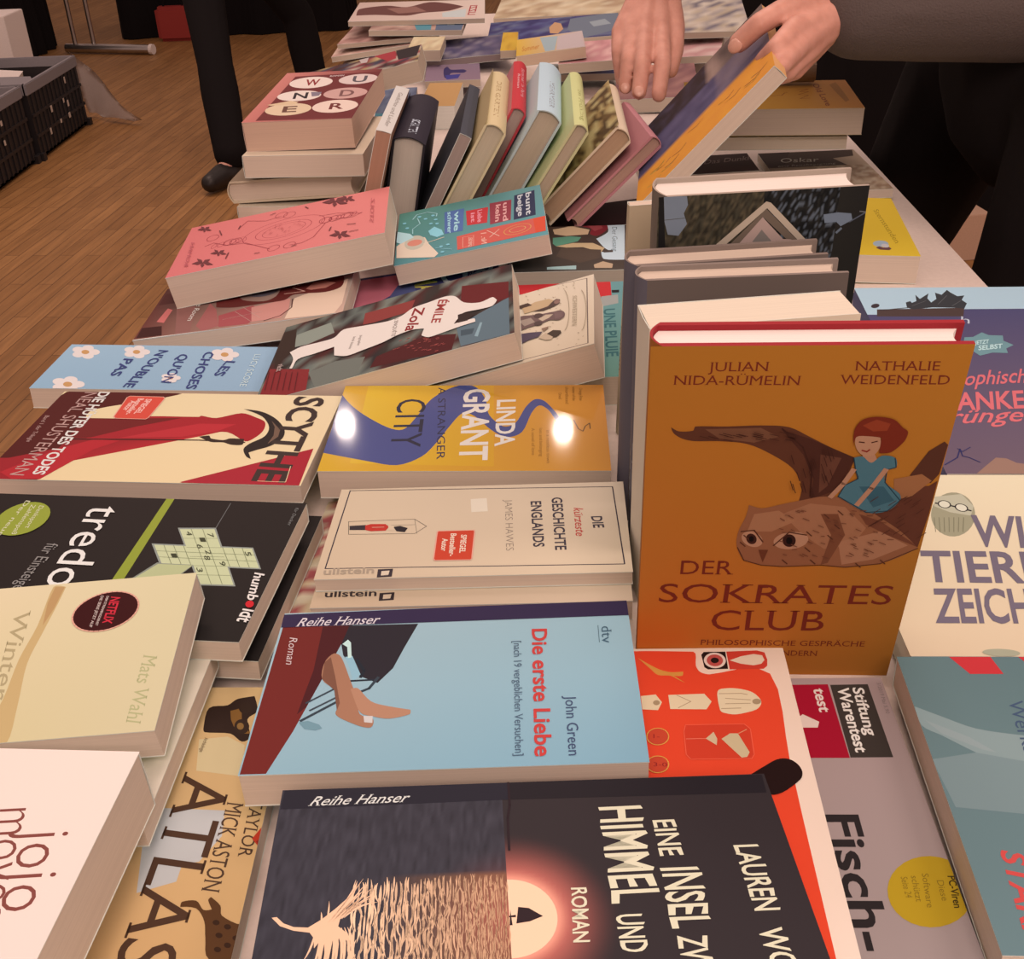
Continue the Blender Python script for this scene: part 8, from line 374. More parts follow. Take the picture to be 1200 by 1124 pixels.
BOOKS.append(('hardcover_book','dark grey hardcover standing second behind the ochre one,front of the grey pair','book','hardcovers standing upright beside the right edge','hc','left',(0.13612,0.62526,0.83479),(1.58222,0.00015,0.0075),(0.12084,0.18701,0.02423),[(0.13,0.12,0.116),(0.13,0.137,0.181),(0.244,0.225,0.212),(0.13,0.12,0.116),(0.608,0.562,0.486)],'semi',[],[('t',(0.244,0.284,0.323),'Erinnerung','si',(0.07854,0.00606),(-0.06919,0.0),(0.0,0.01212))],None))
BOOKS.append(('hardcover_book','grey hardcover at the back of the grey pair,against the pyramid photo cover','book','hardcovers standing upright beside the right edge','hc','left',(0.13109,0.65749,0.83587),(1.64613,-0.00131,0.06592),(0.12033,0.18859,0.02338),[(0.173,0.161,0.153),(0.13,0.137,0.181),(0.21,0.188,0.174),(0.173,0.161,0.153),(0.608,0.562,0.486)],'semi',[],[],None))
BOOKS.append(('hardcover_book','standing hardcover with a photo of a pointed gable amid dark trees','book','hardcovers standing upright beside the right edge','hc','left',(0.15575,0.69667,0.85188),(1.61378,-0.00061,0.05914),(0.12856,0.21843,0.03505),[(0.026,0.026,0.025),(0.185,0.174,0.153),(0.365,0.341,0.302),(0.281,0.25,0.221),(0.765,0.768,0.74)],'semi',[('g',[(0.017,0.018,0.019),(0.013,0.015,0.015),(0.017,0.02,0.021),(0.044,0.047,0.039)],[(0,0),(0.12856,0),(0.12856,0.21843),(0,0.21843)]),('n',11,[(0.061,0.061,0.045),(0.036,0.038,0.028),(0.086,0.085,0.059),(0.026,0.028,0.023),(0.049,0.054,0.042)],44,84,(0.0,0.0,0.07071,0.21843)),('n',12,[(0.02,0.024,0.025),(0.01,0.013,0.015),(0.017,0.02,0.021),(0.094,0.137,0.189),(0.009,0.012,0.014)],34,52,(0.06428,0.09829,0.11056,0.21843)),('p',(0.167,0.241,0.333),[(0.00314,0.21892),(0.01709,0.21812),(0.01804,0.21281),(0.01574,0.20764),(0.01809,0.20081),(0.01324,0.19365),(0.00661,0.19473),(0.00426,0.20298)]),('l',(0.082,0.099,0.105),0.0002,[(0.00421,0.20405),(0.01656,0.20465)],False),('p',(0.013,0.015,0.017),[(0.00025,0.22039),(0.00282,0.22025),(0.00542,0.1866),(0.00105,0.18686)]),('p',(0.442,0.438,0.377),[(0.03693,0.18658),(0.06583,0.21214),(0.0688,0.21117),(0.09474,0.18469),(0.08964,0.18473),(0.06677,0.20783),(0.04282,0.18595)]),('p',(0.15,0.137,0.116),[(0.04547,0.18606),(0.06627,0.2076),(0.08907,0.18504),(0.08287,0.18542),(0.06524,0.20203),(0.05216,0.18565)]),('p',(0.402,0.351,0.344),[(0.05082,0.18573),(0.06455,0.20234),(0.07863,0.18761),(0.08403,0.18701),(0.08354,0.18538)]),('p',(0.191,0.203,0.204),[(0.05937,0.18686),(0.06464,0.19449),(0.07181,0.18637)]),('p',(0.15,0.225,0.323),[(0.10222,0.20186),(0.11138,0.20267),(0.1195,0.20151),(0.12075,0.19738),(0.11392,0.19371),(0.11086,0.19661),(0.10358,0.19637)]),('l',(0.125,0.188,0.264),0.00075,[(0.11178,0.18973),(0.11438,0.19231)],False),('l',(0.082,0.114,0.167),0.0004,[(0.11892,0.19613),(0.13058,0.20288)],False),('l',(0.125,0.155,0.181),0.0004,[(0.12466,0.20256),(0.13012,0.20156)],False)],[('t',(0.036,0.041,0.042),'HÄUSER','s',(0.09829,0.01227),(-0.08082,0.0),(0.0,0.01402))],None))
BOOKS.append(('paperback_book','small beige book standing behind the photo hardcover,only its spine showing','book','hardcovers standing upright beside the right edge','pb','left',(0.1483,0.76256,0.8352),(1.69217,0.00072,0.11307),(0.13,0.19002,0.00702),[(0.494,0.461,0.344),(0.494,0.461,0.344),(0.646,0.752,0.723),(0.494,0.461,0.344),(0.608,0.562,0.486)],'semi',[],[('t',(0.244,0.21,0.153),'roman','r',(0.09501,0.00211),(-0.038,0.0),(0.0,0.00281))],None))
BOOKS.append(('paperback_book','thick dark red book with six pale letter discs,on top of the stack','book','stacked books at the left end of the leaning row','pb','left',(-0.22972,1.47785,0.82341),(0.02972,-0.01879,-0.06832),(0.13276,0.25147,0.03474),[(0.161,0.038,0.042),(0.549,0.241,0.229),(0.608,0.51,0.461),(0.161,0.038,0.042),(0.584,0.461,0.377)],'semi',[('g',[(0.516,0.21,0.197),(0.15,0.036,0.039),(0.161,0.038,0.042),(0.549,0.241,0.229)],[(0,0),(0.13276,0),(0.13276,0.25147),(0,0.25147)]),('p',(0.145,0.031,0.036),[(0.01576,0.00576),(0.01644,0.22823),(0.13245,0.23731),(0.13367,0.00153)]),('e',(0.737,0.736,0.723),(0.04567,0.19037),(0.0291,-7e-05),(0.00311,-0.03185)),('t',(0.244,0.028,0.039),'W','b',(0.04013,0.17429),(0.01924,-3e-05),(-0.00394,0.03345)),('e',(0.646,0.617,0.628),(0.10793,0.19815),(0.02603,0.00047),(0.00097,-0.02849)),('t',(0.094,0.099,0.128),'U','b',(0.10183,0.18197),(0.01921,-4e-05),(-0.00275,0.03365)),('e',(0.737,0.752,0.74),(0.04441,0.12028),(0.02868,-0.00169),(0.00168,-0.02685)),('t',(0.026,0.024,0.033),'N','b',(0.0391,0.10543),(0.01848,3e-05),(-0.0038,0.03083)),('e',(0.549,0.393,0.388),(0.10367,0.12373),(0.02826,-5e-05),(0.00142,-0.02855)),('t',(0.179,0.099,0.105),'D','b',(0.09785,0.10886),(0.01842,2e-05),(-0.0027,0.03087)),('e',(0.671,0.617,0.461),(0.0448,0.05384),(0.02886,-0.00022),(0.00259,-0.0292)),('t',(0.13,0.068,0.052),'E','b',(0.0397,0.04012),(0.01776,8e-05),(-0.00364,0.02844)),('e',(0.737,0.69,0.643),(0.10211,0.05936),(0.02838,-0.00016),(0.00182,-0.03078)),('t',(0.15,0.036,0.036),'R','b',(0.09653,0.04558),(0.01772,8e-05),(-0.00262,0.02855)),('p',(0.646,0.576,0.4),[(0.01268,0.0791),(0.03887,0.09539),(0.05041,0.08811),(0.04779,0.07715),(0.01772,0.07451)]),('p',(0.21,0.21,0.293),[(0.05651,0.13666),(0.0713,0.13411),(0.07081,0.1158),(0.06223,0.11331)]),('t',(0.724,0.72,0.757),'ROMAN','r',(0.06609,0.21639),(0.01889,0.00185),(-0.00084,0.00908))],[],None))
BOOKS.append(('paperback_book','cream paperback second from the top in the stack under the letter discs','book','stacked books at the left end of the leaning row','pb','left',(-0.22789,1.43153,0.79121),(-0.01369,0.00252,-0.06276),(0.14588,0.20014,0.02616),[(0.671,0.646,0.527),(0.442,0.068,0.08),(0.646,0.752,0.723),(0.671,0.646,0.527),(0.608,0.562,0.486)],'semi',[],[],None))
BOOKS.append(('hardcover_book','cream hardcover with a striped spine,third from the top of the stack','book','stacked books at the left end of the leaning row','hc','left',(-0.24839,1.4583,0.75931),(-0.00388,-0.04188,-0.06274),(0.15952,0.21501,0.02721),[(0.244,0.21,0.153),(0.608,0.617,0.5),(0.573,0.549,0.436),(0.244,0.21,0.153),(0.608,0.562,0.486)],'semi',[],[],None))
BOOKS.append(('paperback_book','flat pale paperback at the very bottom of the left stack','book','stacked books at the left end of the leaning row','pb','left',(-0.24354,1.44109,0.74),(0.0,-0.0,-0.0629),(0.15,0.2,0.01539),[(0.549,0.536,0.436),(0.549,0.536,0.436),(0.646,0.752,0.723),(0.549,0.536,0.436),(0.608,0.562,0.486)],'semi',[],[],None))
BOOKS.append(('paperback_book','small yellow book with a tiny oval picture at the right table edge','book','books lying near the right table edge','pb','far',(0.36617,1.14078,0.74445),(0.03254,0.02025,-0.1334),(0.11516,0.17302,0.02922),[(0.608,0.523,0.052),(0.608,0.523,0.052),(0.646,0.752,0.723),(0.608,0.523,0.052),(0.608,0.562,0.486)],'semi',[('g',[(0.621,0.523,0.045),(0.633,0.536,0.052),(0.608,0.498,0.052),(0.584,0.485,0.052)],[(0,0),(0.11516,0),(0.11516,0.17302),(0,0.17302)]),('t',(0.313,0.258,0.028),'Sternstunden','s',(0.08948,0.13177),(0.00698,-0.09869),(0.00583,0.00485)),('e',(0.322,0.485,0.628),(0.08155,0.03202),(0.00748,-0.00112),(-0.0022,-0.00893)),('p',(0.125,0.068,0.08),[(0.07486,0.02059),(0.07897,0.02497),(0.08226,0.02112),(0.08738,0.02557),(0.09018,0.01897),(0.08705,0.01471),(0.07843,0.01544)]),('e',(0.494,0.576,0.643),(0.08513,0.02677),(0.00369,-0.00138),(-0.0012,-0.00499))],[],None))
BOOKS.append(('hardcover_book','thick mustard yellow book lying under the reaching hand','book','books lying near the right table edge','pb','far',(0.34166,1.43704,0.81333),(0.02742,0.00197,-0.10305),(0.2075,0.14042,0.03169),[(0.422,0.266,0.039),(0.422,0.266,0.039),(0.671,0.646,0.461),(0.422,0.266,0.039),(0.608,0.562,0.486)],'semi',[('g',[(0.442,0.293,0.036),(0.322,0.161,0.042),(0.281,0.137,0.045),(0.412,0.266,0.059)],[(0,0),(0.2075,0),(0.2075,0.14042),(0,0.14042)]),('l',(0.15,0.054,0.023),0.00055,[(0.09603,0.05858),(0.09887,0.06738),(0.10328,0.06457),(0.10769,0.06178),(0.11374,0.06657),(0.11734,0.06381),(0.12232,0.07644),(0.1261,0.07883)],False),('l',(0.145,0.047,0.021),0.00055,[(0.13981,0.09184),(0.15466,0.09564),(0.14168,0.08188),(0.15298,0.08125),(0.13825,0.06781),(0.15018,0.06332),(0.13776,0.04752),(0.1501,0.04938)],False),('t',(0.145,0.047,0.021),'Old Love','h',(0.16267,0.12078),(0.00137,-0.11012),(0.00796,0.00364)),('p',(0.21,0.109,0.033),[(0.18326,0.11614),(0.19336,0.12924),(0.19488,0.09864),(0.19571,0.03765),(0.18965,0.02874),(0.18655,0.06646)]),('l',(0.671,0.646,0.461),0.00025,[(0.10772,-0.00442),(0.1306,-0.00198)],False)],[],None))
BOOKS.append(('paperback_book','cream book lying beneath the thick mustard yellow one','book','books lying near the right table edge','pb','far',(0.328,1.44311,0.79),(-0.00044,0.00051,-0.10271),(0.20987,0.12,0.01589),[(0.608,0.603,0.5),(0.608,0.603,0.5),(0.646,0.752,0.723),(0.608,0.603,0.5),(0.697,0.69,0.598)],'semi',[],[],None))
BOOKS.append(('paperback_book','brown and beige book with a dark title strip,beside the photo hardcover','book','books lying near the right table edge','pb','far',(0.41159,1.41527,0.74232),(0.00141,-0.00747,-0.0145),(0.12879,0.18132,0.01084),[(0.347,0.302,0.221),(0.347,0.302,0.221),(0.646,0.752,0.723),(0.347,0.302,0.221),(0.608,0.562,0.486)],'semi',[('g',[(0.347,0.293,0.212),(0.462,0.404,0.302),(0.494,0.438,0.344),(0.082,0.065,0.055)],[(0,0),(0.12879,0),(0.12879,0.18132),(0,0.18132)]),('p',(0.071,0.057,0.048),[(-0.00133,0.17678),(0.12728,0.18251),(0.12064,0.15118),(0.09155,0.14308),(0.10205,0.10941),(-0.0062,0.10896)]),('p',(0.049,0.038,0.036),[(-0.00133,0.17678),(0.04296,0.18281),(0.02065,0.11091),(-0.0062,0.10896)]),('t',(0.462,0.485,0.436),'Oskar','r',(0.02022,0.13231),(0.04972,-0.00208),(0.005,0.02047)),('t',(0.365,0.372,0.333),'eine Reisebegegnung','r',(0.01264,0.11212),(0.07536,0.00368),(0.0022,0.00814)),('n',21,[(0.483,0.438,0.333),(0.393,0.331,0.246),(0.322,0.25,0.181),(0.538,0.51,0.411)],14,14,(0.05796,0.0,0.12879,0.10879))],[],None))
BOOKS.append(('paperback_book','dark maroon book lying flat behind the standing photo hardcover','book','books lying near the right table edge','pb','far',(0.25667,1.45826,0.74227),(-0.00518,-0.02524,-0.01142),(0.15099,0.08567,0.01162),[(0.044,0.026,0.028),(0.044,0.026,0.028),(0.646,0.752,0.723),(0.044,0.026,0.028),(0.608,0.562,0.486)],'semi',[('g',[(0.049,0.028,0.028),(0.055,0.031,0.03),(0.039,0.024,0.025),(0.036,0.024,0.025)],[(0,0),(0.15099,0),(0.15099,0.08567),(0,0.08567)]),('t',(0.244,0.195,0.181),'Das Dunkle','s',(0.08699,0.04426),(0.06702,0.00946),(0.00503,0.02013))],[],None))
BOOKS.append(('paperback_book','white spined paperback at the left end of the leaning row','book','books leaning in a row behind the tilted ones','pb','far',(-0.1251,1.26375,0.81743),(1.29202,0.00476,-1.60118),(0.20774,0.13486,0.01599),[(0.347,0.218,0.16),(0.608,0.69,0.707),(0.646,0.752,0.723),(0.347,0.218,0.16),(0.365,0.233,0.167)],'semi',[],[('t',(0.244,0.25,0.246),'Gedichte und Lieder','r',(0.03116,0.00959),(0.1558,0.0),(0.0,-0.0048))],None))
BOOKS.append(('hardcover_book','thick black spined book,second in the leaning row','book','books leaning in a row behind the tilted ones','hc','far',(-0.08513,1.30068,0.80906),(1.36753,0.0055,-1.60525),(0.20329,0.11235,0.03551),[(0.024,0.024,0.033),(0.032,0.033,0.052),(0.026,0.026,0.033),(0.024,0.024,0.033),(0.494,0.498,0.448)],'semi',[('g',[(0.027,0.026,0.033),(0.027,0.026,0.033),(0.024,0.024,0.033),(0.024,0.024,0.033)],[(0,0),(0.20329,0),(0.20329,0.11235),(0,0.11235)])],[('t',(0.494,0.646,0.809),'SCHATTEN','b',(0.12604,0.02131),(0.05692,0.0),(0.0,-0.00888))],None))
BOOKS.append(('paperback_book','slim charcoal book leaning right of the thick black one','book','books leaning in a row behind the tilted ones','pb','far',(-0.05313,1.28929,0.81755),(1.08004,0.03063,-1.60812),(0.21095,0.12183,0.01328),[(0.044,0.054,0.071),(0.064,0.081,0.111),(0.646,0.752,0.723),(0.044,0.054,0.071),(0.322,0.284,0.264)],'semi',[],[],None))
BOOKS.append(('hardcover_book','cream jacketed hardcover in the leaning row,left of the red spine','book','books leaning in a row behind the tilted ones','hc','far',(-0.01868,1.28556,0.82382),(1.04839,0.05946,-1.6115),(0.20807,0.13118,0.02467),[(0.494,0.449,0.264),(0.621,0.603,0.388),(0.608,0.603,0.4),(0.494,0.449,0.264),(0.494,0.485,0.377)],'semi',[('g',[(0.442,0.393,0.212),(0.442,0.393,0.212),(0.494,0.449,0.264),(0.494,0.449,0.264)],[(0,0),(0.20807,0),(0.20807,0.13118),(0,0.13118)])],[('t',(0.365,0.293,0.153),'DER GARTEN','s',(0.04161,0.01776),(0.13525,0.0),(0.0,-0.00543))],None))
BOOKS.append(('paperback_book','bright red spined book in the leaning row','book','books leaning in a row behind the tilted ones','hc','far',(0.00451,1.34848,0.82642),(1.06161,0.0517,-1.60696),(0.20636,0.13076,0.01794),[(0.494,0.21,0.246),(0.494,0.051,0.071),(0.462,0.068,0.09),(0.494,0.21,0.246),(0.383,0.321,0.302)],'semi',[],[('t',(0.671,0.449,0.527),'Sommer in Paris','r',(0.03095,0.00897),(0.12382,0.0),(0.0,-0.00449)),('t',(0.697,0.576,0.643),'Roman','r',(0.06191,0.01346),(0.06191,0.0),(0.0,-0.00269))],None))
BOOKS.append(('hardcover_book','thick pale blue hardcover in the leaning row','book','books leaning in a row behind the tilted ones','hc','far',(0.04182,1.3153,0.82619),(1.02608,0.05077,-1.62669),(0.20467,0.13072,0.02974),[(0.494,0.69,0.757),(0.462,0.705,0.863),(0.462,0.617,0.691),(0.494,0.69,0.757),(0.452,0.415,0.344)],'semi',[],[('t',(0.244,0.293,0.377),'MEHRMEER','r',(0.08187,0.01784),(0.10233,0.0),(0.0,-0.00595))],None))
BOOKS.append(('hardcover_book','yellow green spined hardcover in the leaning row','book','books leaning in a row behind the tilted ones','hc','far',(0.06432,1.27879,0.82482),(0.99712,0.05385,-1.6133),(0.21038,0.1318,0.01764),[(0.494,0.617,0.344),(0.561,0.69,0.354),(0.516,0.576,0.344),(0.494,0.617,0.344),(0.432,0.393,0.312)],'semi',[],[('t',(0.281,0.341,0.134),'im Frühling','s',(0.07363,0.01147),(0.11992,0.0),(0.0,-0.00441))],None))
BOOKS.append(('hardcover_book','hardcover with a sandy relief photo on its cover,in the leaning row','book','books leaning in a row behind the tilted ones','hc','far',(0.10294,1.30262,0.81214),(0.79924,0.02327,-1.61166),(0.20291,0.12963,0.02331),[(0.462,0.426,0.221),(0.697,0.675,0.541),(0.646,0.617,0.5),(0.462,0.426,0.221),(0.412,0.321,0.229)],'semi',[('g',[(0.462,0.415,0.204),(0.494,0.449,0.229),(0.244,0.181,0.095),(0.21,0.155,0.08)],[(0,0),(0.20291,0),(0.20291,0.12963),(0,0.12963)]),('n',31,[(0.494,0.461,0.246),(0.412,0.341,0.167),(0.15,0.109,0.055),(0.549,0.536,0.293),(0.094,0.068,0.042)],14,22,(0.0,0.0,0.20291,0.12963))],[],None))
BOOKS.append(('hardcover_book','dusty pink hardcover under the fingertips,right end of the leaning row','book','books leaning in a row behind the tilted ones','hc','far',(0.12428,1.28493,0.80418),(0.75464,-0.03196,-1.52695),(0.1936,0.12804,0.01653),[(0.393,0.195,0.229),(0.483,0.25,0.302),(0.442,0.225,0.264),(0.393,0.195,0.229),(0.393,0.284,0.237)],'semi',[],[('t',(0.179,0.051,0.071),'Das Haus am See','r',(0.03872,0.00826),(0.13552,0.0),(0.0,-0.00413))],None))
BOOKS.append(('paperback_book','blue and yellow book being pulled out by the right hand in the photo','book','books leaning in a row behind the tilted ones','pb','far',(0.22453,1.1915,0.88183),(0.84422,0.09804,-1.71795),(0.22081,0.1868,0.017),[(0.064,0.09,0.246),(0.621,0.393,0.181),(0.646,0.752,0.723),(0.064,0.09,0.246),(0.608,0.549,0.461)],'semi',[('held',)],[],None))
BOOKS.append(('paperback_book','slate blue book lying between the letter disc stack and the white spine','book','books and booklets spread over the far end of the table','pb','far',(-0.16298,1.83391,0.74067),(0.0047,-0.00022,0.02599),(0.06108,0.28099,0.01996),[(0.111,0.161,0.273),(0.111,0.161,0.273),(0.646,0.752,0.723),(0.111,0.161,0.273),(0.608,0.562,0.486)],'semi',[('n',91,[(0.111,0.161,0.273),(0.086,0.12,0.212),(0.15,0.21,0.323)],6,10,(0.0,0.0,0.06108,0.28099)),('p',(0.082,0.293,0.4),[(-0.00021,0.10284),(0.02359,0.09835),(0.02426,0.0409),(0.00324,0.04476)])],[],None))
BOOKS.append(('paperback_book','small orange tan book lying behind the thick black spined one','book','books and booklets spread over the far end of the table','pb','far',(-0.08948,1.84798,0.74019),(-0.00013,0.00666,-0.05705),(0.05568,0.17177,0.03483),[(0.494,0.341,0.153),(0.494,0.341,0.153),(0.646,0.752,0.723),(0.494,0.341,0.153),(0.697,0.752,0.723)],'semi',[],[],None))
BOOKS.append(('paperback_book','dull rose brown book lying flat under the farther hand','book','books and booklets spread over the far end of the table','pb','far',(0.26851,1.93942,0.7427),(0.00287,-0.03454,-0.12358),(0.13467,0.26041,0.02188),[(0.244,0.137,0.147),(0.244,0.137,0.147),(0.646,0.752,0.723),(0.244,0.137,0.147),(0.608,0.562,0.486)],'semi',[('n',93,[(0.244,0.137,0.147),(0.179,0.099,0.116),(0.322,0.195,0.189)],8,8,(0.0,0.0,0.13467,0.26041))],[],None))
BOOKS.append(('paperback_book','thin dark maroon booklet lying flat beneath the right end of the leaning row','book','books and booklets spread over the far end of the table','pb','far',(0.11168,1.25939,0.74514),(0.00572,-0.08882,0.02179),(0.11039,0.08579,0.01),[(0.027,0.012,0.015),(0.027,0.012,0.015),(0.646,0.752,0.723),(0.027,0.012,0.015),(0.15,0.09,0.09)],'semi',[],[],None))  # invented flat booklet, added to darken the bare table under the row
BOOKS.append(('picture_book','large cream framed book with a brown blurred photo,far left corner of the table','book','books and booklets spread over the far end of the table','pb','far',(-0.15439,2.47519,0.80448),(0.00755,0.0124,3e-05),(0.27024,0.24343,0.00907),[(0.538,0.449,0.388),(0.538,0.449,0.388),(0.646,0.752,0.723),(0.538,0.449,0.388),(0.494,0.449,0.377)],'semi',[('g',[(0.549,0.485,0.461),(0.608,0.576,0.541),(0.621,0.603,0.569),(0.494,0.426,0.4)],[(0,0),(0.27024,0),(0.27024,0.24343),(0,0.24343)]),('p',(0.125,0.057,0.055),[(0.00949,0.07075),(0.00864,0.08198),(0.00703,0.10767),(0.00608,0.1355),(0.00732,0.15226),(0.01721,0.16657),(0.0318,0.17838),(0.04794,0.18678),(0.06238,0.19086),(0.07325,0.18679),(0.0845,0.17654),(0.09562,0.167),(0.10621,0.16492),(0.11728,0.17577),(0.12857,0.19482),(0.14002,0.21413),(0.15143,0.22537),(0.16241,0.22515),(0.17383,0.21848),(0.18491,0.20863),(0.19497,0.19879),(0.20428,0.1878),(0.21449,0.17335),(0.22266,0.16085),(0.226,0.15554),(0.22291,0.14865),(0.21542,0.13299),(0.20616,0.11589),(0.19763,0.10441),(0.18592,0.09773),(0.17208,0.09367),(0.15807,0.09021),(0.1459,0.08536),(0.13755,0.078),(0.12944,0.06822),(0.12131,0.05948),(0.1129,0.05514),(0.09845,0.05684),(0.08106,0.06267),(0.06338,0.06938),(0.0482,0.07367),(0.03658,0.07405),(0.02389,0.07296),(0.01368,0.07149)]),('p',(0.244,0.142,0.128),[(0.0653,0.15255),(0.12379,0.17163),(0.15092,0.10255),(0.09371,0.08443)]),('p',(0.494,0.631,0.675),[(0.18384,0.07956),(0.2324,0.1265),(0.23117,0.0201),(0.18561,0.02694)]),('t',(0.347,0.051,0.067),'LIZZI','b',(0.23592,0.04523),(0.00426,0.12134),(0.01487,0.00123))],[],None))
BOOKS.append(('paperback_book','flat booklet with teal and slate picture boxes in the far left part','book','books and booklets spread over the far end of the table','pb','far',(-0.15107,2.36693,0.7929),(0.0018,0.02277,-0.04227),(0.18213,0.14576,0.00996),[(0.538,0.449,0.388),(0.538,0.449,0.388),(0.646,0.752,0.723),(0.538,0.449,0.388),(0.494,0.449,0.377)],'semi',[('n',60,[(0.442,0.341,0.302),(0.347,0.25,0.229),(0.494,0.426,0.377),(0.244,0.155,0.14)],12,6,(0.0,0.0,0.18213,0.14576)),('p',(0.082,0.293,0.4),[(0.07008,0.14217),(0.11173,0.14933),(0.12117,0.00424),(0.09375,0.00212)]),('p',(0.094,0.155,0.264),[(0.12271,0.13988),(0.1805,0.14632),(0.18064,0.00188),(0.12974,0.00069)]),('p',(0.494,0.576,0.527),[(0.14588,0.12113),(0.16012,0.12405),(0.16296,0.06014),(0.14882,0.06072)]),('t',(0.608,0.576,0.527),'WINTER','b',(0.02611,0.08279),(0.03543,0.01572),(-0.00639,0.06336))],[],None))
BOOKS.append(('paperback_book','pinkish beige booklet under the teal boxed one at the left edge','book','books and booklets spread over the far end of the table','pb','far',(-0.20483,2.40915,0.77766),(0.01021,-0.06127,-0.06348),(0.19824,0.20344,0.0083),[(0.538,0.449,0.388),(0.538,0.449,0.388),(0.646,0.752,0.723),(0.538,0.449,0.388),(0.494,0.449,0.377)],'semi',[('n',61,[(0.527,0.372,0.354),(0.442,0.293,0.273),(0.584,0.449,0.411),(0.356,0.225,0.212)],14,8,(0.0,0.0,0.19824,0.20344))],[],None))
BOOKS.append(('paperback_book','pink beige booklet at the left table edge behind the dark collage book','book','books and booklets spread over the far end of the table','pb','far',(-0.21893,2.35152,0.76088),(-0.01432,-0.11096,0.0046),(0.20379,0.12476,0.00983),[(0.538,0.449,0.388),(0.538,0.449,0.388),(0.646,0.752,0.723),(0.538,0.449,0.388),(0.494,0.449,0.377)],'semi',[('n',62,[(0.549,0.415,0.377),(0.608,0.51,0.448),(0.494,0.351,0.323)],12,6,(0.0,0.0,0.20379,0.12476))],[],None))
BOOKS.append(('paperback_book','small cream book tucked behind the dark collage book','book','books and booklets spread over the far end of the table','pb','far',(-0.12644,2.16418,0.78139),(0.01382,0.01127,-0.04273),(0.06,0.13203,0.01828),[(0.538,0.449,0.388),(0.538,0.449,0.388),(0.646,0.752,0.723),(0.538,0.449,0.388),(0.494,0.449,0.377)],'semi',[('n',63,[(0.608,0.589,0.4),(0.538,0.498,0.344),(0.633,0.646,0.461)],8,6,(0.0,0.0,0.06,0.13203))],[],None))
BOOKS.append(('paperback_book','thick book with a dark collage cover behind the stack of letter discs','book','books and booklets spread over the far end of the table','pb','far',(-0.20319,1.71568,0.81535),(0.00291,-0.19133,0.00574),(0.19942,0.12597,0.02864),[(0.064,0.036,0.039),(0.064,0.036,0.039),(0.646,0.752,0.723),(0.064,0.036,0.039),(0.494,0.449,0.377)],'semi',[('n',64,[(0.074,0.033,0.036),(0.032,0.024,0.03),(0.244,0.044,0.063),(0.462,0.449,0.4),(0.044,0.057,0.105),(0.442,0.393,0.204)],12,7,(0.0,0.0,0.19942,0.12597)),('p',(0.494,0.485,0.5),[(0.09659,0.14998),(0.11657,0.14214),(0.11704,0.08602),(0.1077,0.09197)]),('p',(0.347,0.044,0.063),[(0.118,0.15182),(0.15754,0.13621),(0.16356,0.06131),(0.15223,0.0538),(0.12767,0.11693)]),('p',(0.026,0.022,0.028),[(0.15918,0.1283),(0.19779,0.13667),(0.19568,0.04288),(0.16782,0.04532)])],[],None))
BOOKS.append(('paperback_book','dull violet grey book behind the red spine','book','books and booklets spread over the far end of the table','pb','far',(-0.05555,2.27847,0.75872),(0.01384,-0.04026,0.10724),(0.16735,0.18534,0.01227),[(0.13,0.131,0.229),(0.13,0.131,0.229),(0.646,0.752,0.723),(0.13,0.131,0.229),(0.244,0.21,0.229)],'semi',[('n',65,[(0.13,0.131,0.229),(0.094,0.094,0.181),(0.21,0.218,0.293),(0.071,0.077,0.167)],12,7,(0.0,0.0,0.16735,0.18534))],[],None))
BOOKS.append(('paperback_book','small bright yellow booklet corner beside the yellow and blue paperback','book','books and booklets spread over the far end of the table','pb','far',(0.02642,2.18026,0.78262),(0.0283,-0.00615,-0.04848),(0.02889,0.16294,0.01291),[(0.549,0.415,0.059),(0.549,0.415,0.059),(0.646,0.752,0.723),(0.549,0.415,0.059),(0.494,0.449,0.377)],'semi',[('n',66,[(0.549,0.415,0.059),(0.494,0.341,0.048)],4,4,(0.0,0.0,0.02889,0.16294))],[],None))
BOOKS.append(('paperback_book','yellow paperback with a pale blue picture,behind the leaning row','book','books and booklets spread over the far end of the table','pb','far',(0.0964,2.03145,0.79664),(0.00621,-0.10534,-0.03469),(0.11666,0.14971,0.01815),[(0.596,0.449,0.08),(0.596,0.449,0.08),(0.646,0.752,0.723),(0.596,0.449,0.08),(0.608,0.51,0.4)],'semi',[('g',[(0.608,0.449,0.071),(0.494,0.449,0.461),(0.494,0.485,0.527),(0.646,0.485,0.08)],[(0,0),(0.11666,0),(0.11666,0.14971),(0,0.14971)]),('p',(0.322,0.485,0.569),[(0.04094,0.14111),(0.07293,0.13106),(0.06503,0.00664),(0.04918,0.00476)]),('p',(0.494,0.485,0.527),[(0.07293,0.13106),(0.11212,0.13825),(0.11487,0.00358),(0.06763,0.0047)]),('t',(0.494,0.25,0.059),'Sommer','h',(0.00936,0.03427),(0.02951,0.00582),(0.00082,0.04164))],[],None))
